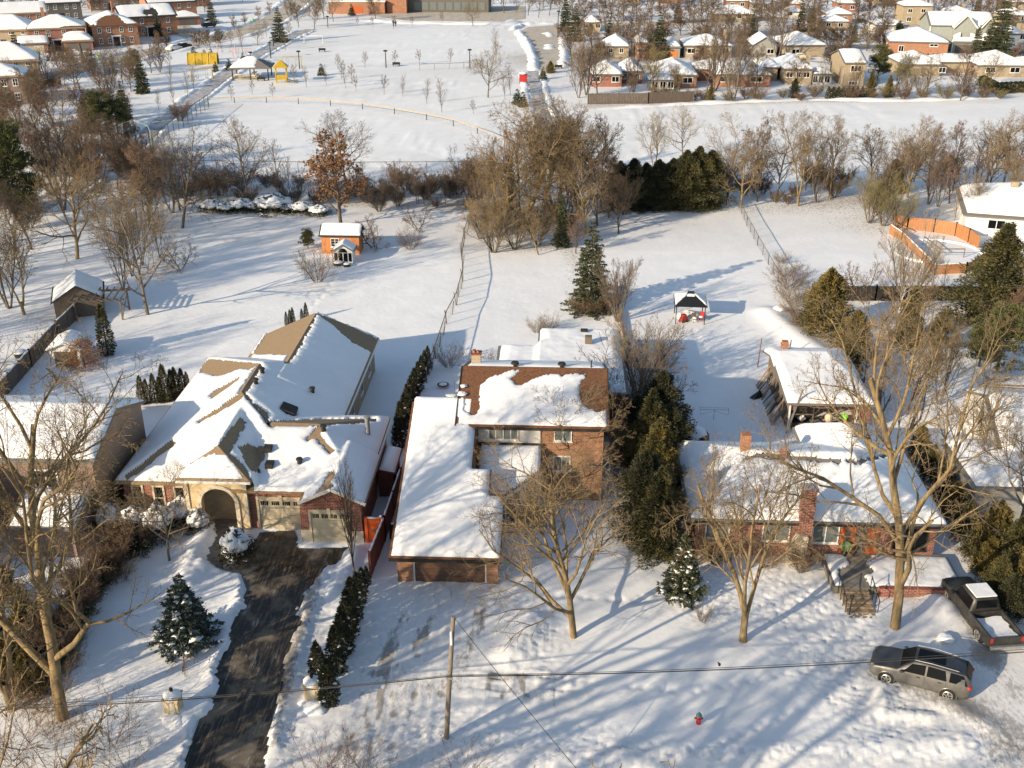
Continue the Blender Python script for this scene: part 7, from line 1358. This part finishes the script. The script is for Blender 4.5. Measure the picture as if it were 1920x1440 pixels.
T_('bush',1010,985,930,'brown twiggy shrub before the centre house porch',cat='shrub',name='bare_shrub',crown='twig_red'); T_('bush',965,985,925,'dark twiggy shrub against the garage wing right wall',cat='shrub',name='bare_shrub',crown='twig_dark')
# ---- far park trees
SAP=[(684,128,96),(741,124,94),(787,122,92),(844,120,90),(720,178,140),(755,182,138),(800,195,143),(829,212,142),(888,215,186),(947,188,130),(668,172,140),(648,165,125),(612,160,118),(575,165,120),(553,158,120),(473,178,150),(512,186,155),(435,190,158),(298,208,165),(326,196,150),(352,185,128),(363,170,120),(320,162,115),(303,130,92),(318,128,96),(410,92,60),(435,86,52),(352,80,48),(455,98,40),(390,88,55),(500,70,38),(536,95,60),(545,75,40),(640,150,112),(633,130,100),(660,158,120),(930,112,50),(957,180,118),(283,135,100),(700,52,30),(670,50,32),(773,50,30),(738,55,28),(830,44,22),(903,140,108)]
ordn=lambda n: str(n)+('th' if 10<=n%100<=20 else {1:'st',2:'nd',3:'rd'}.get(n%10,'th'))
for i,(px,py,tp) in enumerate(sorted(SAP)): 
    T_('sapling' if (py-tp)<40 else 'slim',px,py,tp,'young bare park tree, %s from the left among the scattered saplings in the park'%ordn(i+1),group='young trees scattered over the park',name='young_tree',wide=1.1)
for i,(k,px,py,tp,l) in enumerate((('maple_round',915,184,98,'well formed bare tree standing alone right of the park hollow'),('maple_round',483,86,48,'bare tree above the pavilion beside the street'),('maple_round',887,50,6,'bare tree before the school yard'),('spruce',525,80,10,'tall dense spruce by the bend of the street'),('spruce_small',603,143,118,'little dark spruce alone right of the play tower'),('spruce_small',457,119,97,'little spruce behind the pavilion roof'),('spruce_small',430,133,109,'little spruce left of the pavilion'),('spruce_small',405,136,114,'little spruce in front of the yellow tunnel'),('spruce_small',365,116,86,'light green conifer behind the yellow tunnel left end'),('spruce_small',385,115,92,'dark conifer behind the yellow tunnel middle'),('spruce_small',397,114,90,'dark conifer behind the yellow tunnel right end'),('spruce_small',970,198,165,'light green spruce beside the red sign, left one'),('spruce_small',981,202,170,'light green spruce beside the red sign, right one'),('spruce_small',1018,150,124,'dark little spruce at the start of the eastern path'),('wild_cedar',1032,138,115,'bushy evergreen right of the eastern path start'),('maple_round',580,28,-15,'bare tree at the top by the street bend'),('dense_brown',560,52,2,'dense bare tree beside the tall park spruce'),('dense_brown',590,55,0,'dense bare tree left of the school block'),('elm',545,40,-10,'tall bare tree behind the tall park spruce'),('spruce',398,45,-5,'dark spruce by the parked cars at the top left'),('spruce_far',298,70,22,'spruce before the orange gable house'),('dense_red',460,50,25,'reddish street tree left of the bend'),('dense_red',485,40,14,'reddish street tree at the bend'),('dense_red',505,30,5,'reddish street tree above the bend'),('dense_red',440,58,30,'reddish street tree lowest of its row'),('spruce_small',660,30,6,'small conifer in front of the orange school wall'),('elm',1340,172,20,'huge fan shaped tree rising before the orange bungalows'),('elm',1100,180,50,'big brown tree at the corner of the park and bungalows'),('elm',1085,185,95,'second stem tree left beneath the big corner tree'),('dense_brown',1072,118,45,'broad brown tree right of the turning circle'),('spruce',1078,78,5,'green pointed conifer by the turning circle'),('spruce_far',1060,60,-10,'dark conifer behind the turning circle'),('elm',1458,112,5,'tree with a forked pale trunk and red brown crown between bungalows'),('elm',1375,190,50,'olive twigged tree standing in the yard right of the fan tree'),('pine',1645,150,82,'large full pine right of the pale yellow gabled house'),('pine_b',1665,120,90,'dark pine behind the large full one'),('tall_cedar',1630,182,135,'golden bushy cedar below the large pine'),('tall_cedar',1665,183,142,'second golden bushy cedar below the large pine'),('tall_cedar_b',1488,185,148,'dark evergreen bush at the park edge before the stone bungalow'),('tall_cedar',1332,192,158,'rounded golden cedar beside the fan shaped tree'),('spruce',1868,106,-20,'tallest conifer in the upper right'),('spruce',1850,106,30,'broad conifer left of the tallest one'),('spruce',1828,106,45,'thin snowy conifer in front of the grey three gabled house'),('pine_b',1685,66,38,'dark round conifer before the pale two storey house'),('spruce_far',1235,110,20,'dark snowy spruce among the brown crowns'),('elm',1200,110,30,'tree with leaning twin trunks between bungalows'),('dense_red',1800,190,95,'reddish brown tree standing at the field edge right of the pine'),('vase',1700,182,118,'golden twigged thicket at the field edge'),('vase',1725,180,125,'second golden twigged thicket at the field edge'),('maple_round',1855,160,105,'golden limbed bare tree above the clipped hedge'),('spruce_far',1500,60,0,'dark tree with rust leaves near the top'),('dense_brown',1180,180,140,'small bare tree before the red brick bungalow'))):
    nm={'spruce':'spruce','spruce_far':'spruce','spruce_small':'spruce','pine':'pine','pine_b':'pine','tall_cedar':'cedar_tree','tall_cedar_b':'cedar_tree','wild_cedar':'cedar_tree'}.get(k,'bare_tree')
    T_(k,px,py,tp,l,name=nm,crown={'twig':1}.get(k),wide=1. if k!='spruce_small' else 1.2)
# clipped hedge at right
for i in range(12): x,y,_=at(1842+i*8.5,176-min(i,8)*.4+ (0 if i>3 else -(3-i)*5)); tree('hedge_bit','clipped evergreen hedge bush at the right field edge, %s from the left'%ordn(i+1),'hedge',x,y,2.1,name='hedge_bush',group='clipped hedge at the right field edge',crown='cedar',wide=1.2)
for i in range(7): x,y,_=at(1728+i*9,122); tree('column_cedar','little columnar cedar before the large orange bungalow, %s from the left'%ordn(i+1),'cedar',x,y,2.6,name='columnar_cedar',group='row of little cedars before the orange bungalow',wide=1.2)
for i in range(8): x,y,_=at(1552+i*9,186); tree('column_dark','dark columnar cedar along the field edge before the pale houses, %s from the left'%ordn(i+1),'cedar',x,y,2.4,name='columnar_cedar',group='dark columnar cedars at the field edge',crown='cedar',wide=1.6)
for i in range(20): 
    rr=random.Random(i+900); x,y,_=at(1225+i*34+rr.uniform(-9,9),188+rr.uniform(-4,3)-(0 if i<9 else 3)); tree('brush','leafless shrub along the field edge before the bungalows, %s from the left'%ordn(i+1),'shrub',x,y,rr.uniform(1.8,3.6),name='bare_shrub',group='leafless shrubs at the bungalow field edge',crown=('twig_gold','twig_olive','twig_red')[i%3],wide=1.3)
# brown crowns among the right hand houses, row by row
ROWS=[('second row of trees behind the bungalows',128,(1120,1150,1215,1232,1290,1315,1395,1425,1560,1590,1810,1900),78),('third row of trees behind the bungalows',92,(1110,1128,1160,1185,1222,1240,1268,1300,1325,1352,1390,1448,1482,1520,1555,1580,1605,1625,1650,1790,1812,1905),40),
 ('fourth row among the upper right houses',66,(1088,1112,1135,1158,1182,1206,1228,1252,1276,1300,1322,1345,1370,1395,1420,1445,1470,1515,1530,1600,1618,1632,1655,1752,1776,1800,1826,1880,1900,1918),16),
 ('fifth row of trees near the top right',42,(1072,1098,1122,1146,1170,1194,1220,1245,1268,1292,1315,1335,1425,1450,1465,1515,1530,1608,1630,1655,1676,1750,1775,1800,1830,1850,1875,1900),-4),
 ('topmost row of trees on the right',18,(1060,1085,1110,1135,1160,1185,1212,1236,1260,1290,1315,1338,1362,1390,1418,1446,1470,1498,1525,1550,1578,1605,1630,1655,1685,1712,1740,1768,1795,1822,1850,1878,1905),-22)]
_lite={}
for kk,sd in (('far_brown',371),('far_red',373),('far_third',375)):
    A_,B_=grow(sd,H=12,r0=.24,bole=.12,n=(16,9,8),spread=(R(48),R(46),R(46)),ratio=(.56,.54,.5),lift=.10,wob=.14,twig=.055); v_=np.array(A_.v+B_.v); nA=len(A_.v)
    f_=[f if len(f)==4 else (f+(f[-1],))[:4] for f in A_.f]+[tuple(i+nA for i in f) for f in B_.f]; _lite[kk]=(v_,np.array([f for f in f_ if len(f)==4]))
MV=[];MF=[];_mn=0
def mass_add(k,x,y,h,seed):
    global _mn
    rr=random.Random(seed); v,f=_lite[('far_brown','far_red','far_third')[rr.randrange(3)]]; a=rr.uniform(0,6.28); s_=h/12; w_=s_*rr.uniform(1.05,1.3); c,n_=math.cos(a),math.sin(a)
    MV.append(np.stack([x+(v[:,0]*c-v[:,1]*n_)*w_,y+(v[:,0]*n_+v[:,1]*c)*w_,v[:,2]*s_],1)); MF.append(f+_mn); _mn+=len(v)
for rn,py,xs,tp in ROWS:
    xs=[v for j,v in enumerate(xs) if not (py==128 and j%3==1) and not (py in (92,66) and j%5==1)]
    for i,px in enumerate(xs):
        rr=random.Random(px*7+py); k=('far_brown','far_red')[rr.randrange(2)]; p=py+rr.uniform(-6,5)
        x,y,_=at(px,p); h=min(14,max(7,tall(px,p,tp+rr.uniform(-4,16))))*(.9 if py>60 else 1.05)
        if py<=66: mass_add(k,x,y,h,px); continue
        tree(k,'brown tree in the %s, %s from the left'%(rn,ordn(i+1)),'tree',x,y,h,group=rn,wide=rr.uniform(1.,1.3),crown=('twig_brown','twig_red','twig_gold','twig_red')[rr.randrange(4)])
for i,(px,py,tp) in enumerate(((1218,96,52),(1142,84,30),(1410,70,22),(1520,60,8),(1600,80,40),(1648,58,20),(1722,30,-8),(1795,70,30),(1345,40,2),(1270,44,0),(1890,36,0),(1832,24,-14))): T_('spruce_far',px,py,tp,'dark conifer scattered among the right hand houses, %s from the back list'%ordn(i+1) if False else ('dark conifer scattered among the right hand houses, %s from the left'%ordn(sorted((1218,1142,1410,1520,1600,1648,1722,1795,1345,1270,1890,1832)).index(px)+1)),name='spruce',wide=1.1,group='dark conifers among the right hand houses')
LROWS=[('row of trees behind the upper left houses',22,(5,28,60,84,150,172,190,232,250,262,366,384),-14),('topmost row of trees at the upper left',2,(12,50,90,130,165,200,240,275,300,410,430,455,480,510),-26),('row of trees along the upper left street',130,(100,118,132,168,250,262),92),('row of saplings lining the street bend',92,(296,312,372,395,415),56)]
for rn,py,xs,tp in LROWS:
    for i,px in enumerate(xs):
        rr=random.Random(px*5+py); k=('far_brown','far_red')[rr.randrange(2)]; x,y,_=at(px,py+rr.uniform(-3,3)); h=min(14,max(5,tall(px,py,tp)))
        if py<=22: mass_add(k,x,y,h,px); continue
        tree(k,'leafless tree in the %s, %s from the left'%(rn,ordn(i+1)),'tree',x,y,h,group=rn,wide=.9)
for i,(px,py) in enumerate(((595,38),(608,36),(625,42),(705,40),(920,22),(945,26),(968,24),(990,30),(1010,34),(1030,30),(1048,30),(1018,14),(985,10),(940,8),(900,10),(1040,10),(600,8),(760,-2),(830,-4))): x,y,_=at(px,py); tree(('maple_round','dense_brown')[i%2],'bare tree by the school and its yard, number %d from the school wall'%(i+1),'tree',x,y,(6,9)[i%2]+i%3,group='bare trees round the school',wide=.9)
for rn,py,xs,tp in (('woodland row nearest the upper path',292,(15,48,78,112,150,196,232),215),('second woodland row at the left',225,(8,30,75,118,150,200,238),150),('third woodland row at the left',172,(28,70,98,122,150,190,215,246,270),105),('fourth woodland row beside the left street',140,(60,84,110,146,176,212,246,300),82)):
    for i,px in enumerate(xs):
        rr=random.Random(px*3+py); x,y,_=at(px,py+rr.uniform(-8,8)); h=min(12,max(4.5,tall(px,py,tp)*rr.uniform(.7,1.05)))
        tree(('dense_brown','elm','dense_red','maple_round')[rr.randrange(4)],'brown tree in the %s, %s from the left'%(rn,ordn(i+1)),'tree',x,y,h,group=rn,crown=('twig_brown','twig_gold','twig_red')[rr.randrange(3)],wide=1.15)
for i in range(34):
    rr=random.Random(i+301); px=352+i*16.5+rr.uniform(-6,6); x,y,_=at(px,rr.uniform(345,386)); tree(('brush','brush','slim')[i%3],'dark leafless thicket or sapling along the fence between the lawn and the ball field','brush',x,y,rr.uniform(2.2,5.),name='brushwood',group='dark thickets between the lawn and the ball field',crown=('twig_dark','twig_brown','twig_red')[i%3],wide=1.3)
for i,(px,py,tp) in enumerate(((895,400,290),(915,420,300),(948,432,268),(975,400,235),(1000,440,300),(1022,395,215),(1062,430,250),(1098,440,300),(1120,425,290),(1142,410,300),(1160,440,330),(1065,380,230),(1010,480,400),(1080,478,400),(935,465,352),(905,385,300))):
    T_(('dense_brown','elm','oak','dense_red','twin')[i%5],px,py,tp,'bare tree woven into the middle thicket, %s in order round it'%ordn(i+1) if False else 'brown bare tree woven into the dense middle thicket',group='brown trees woven into the middle thicket',wide=.95)
for i in range(22):
    rr=random.Random(i+501); px=rr.uniform(0,345); py=rr.uniform(215,440); x,y,_=at(px,py); tree(('dense_brown','dense_red','elm','maple_round','brush')[i%5],'brown leafless tree scattered through the woodland left of the ball field','tree',x,y,rr.uniform(5,10) if i%5<4 else 4,group='scattered woodland trees left of the ball field',crown=('twig_brown','twig_red','twig_dark')[i%3],wide=1.1)
for i in range(15):
    rr=random.Random(i+61); px=1120+i*52+rr.uniform(-18,18); x,y,_=at(px,180+rr.uniform(-8,5)); tree(('maple_round','elm','dense_red','dense_brown')[i%4],'bare yard tree before the front bungalows, %s from the left'%ordn(i+1),'tree',x,y,rr.uniform(4.5,9),group='bare trees before the front bungalows',crown=('twig_gold','twig_brown','twig_olive')[i%3])
for i in range(12):
    rr=random.Random(i+91); px=1640+i*24+rr.uniform(-8,8); py=rr.uniform(335,395); x,y,_=at(px,py); tree(('dense_brown','maple_round','elm')[i%3],'slight bare tree in the wood above the pool, %s from the left'%ordn(i+1),'tree',x,y,rr.uniform(5,9),group='bare wood above the pool',crown=('twig_gold','twig_brown','twig_red')[i%3])
o=grid_mesh('distant_trees',np.concatenate(MV),np.concatenate(MF),'twig_brown',smooth=False); tag(o,'mass of distant brown leafless trees among and behind the farthest houses','trees',kind='stuff')
# far wood past everything: one mass of crowns nobody could count
for i,(x,y,h) in enumerate(((-64,66,15),(-70,78,17),(-67,90,14),(-76,100,17),(-80,88,18),(-72,112,15),(-60,60,13))):
    tree(('giant','elm','maple_round')[i%3],'tall bare tree of the row beyond the far left fence, %s from the road'%ordn([2,3,5,6,4,7,1][i]),'tree',x,y,h,group='tall trees beyond the far left fence',wide=1.)
def farwood():
    T,B,H,_,_,_=PROTO['dense_brown']; rs=np.random.RandomState(9); V=[];Fs=[]; n=26000
    x=rs.uniform(-520,420,n); y=rs.uniform(455,760,n); z=rs.uniform(.5,1,n)*11*(.6+.6*vnoise(x*.08,y*.08)); C=np.stack([x,y,z],1); D=rs.normal(size=(n,3)); D[:,2]=np.abs(D[:,2])+.6
    V,F=leafmesh('x',C,D,3.0,'twig_brown',1,.22); o=grid_mesh('far_woodland',V,F,'twig_brown',smooth=False); tag(o,'far belt of brown leafless woodland along the top edge','woodland',kind='stuff')
farwood()
# trees across the road behind the viewer, whose shadows fall on the front gardens
for i,(x,y,h,k) in enumerate(((-22,19,20,'shade'),(-24.5,25,18.5,'shade'),(-15,15,19.5,'shade'),(-27,31,16.5,'shade'),(-8,14,18,'shade'),(-1,12.5,18,'shade'),(6,13.5,19,'shade'),(-34,40,17,'giant_b'),(-30,26,19,'giant'),(-20,10,20,'shade'))):
    tree(k,'bare street tree standing across the road, %s from the left'%ordn([5,4,7,3,8,9,10,1,2,6][i]),'tree',x,y,h,group='street trees across the road',wide=.68,rz=i*1.9)
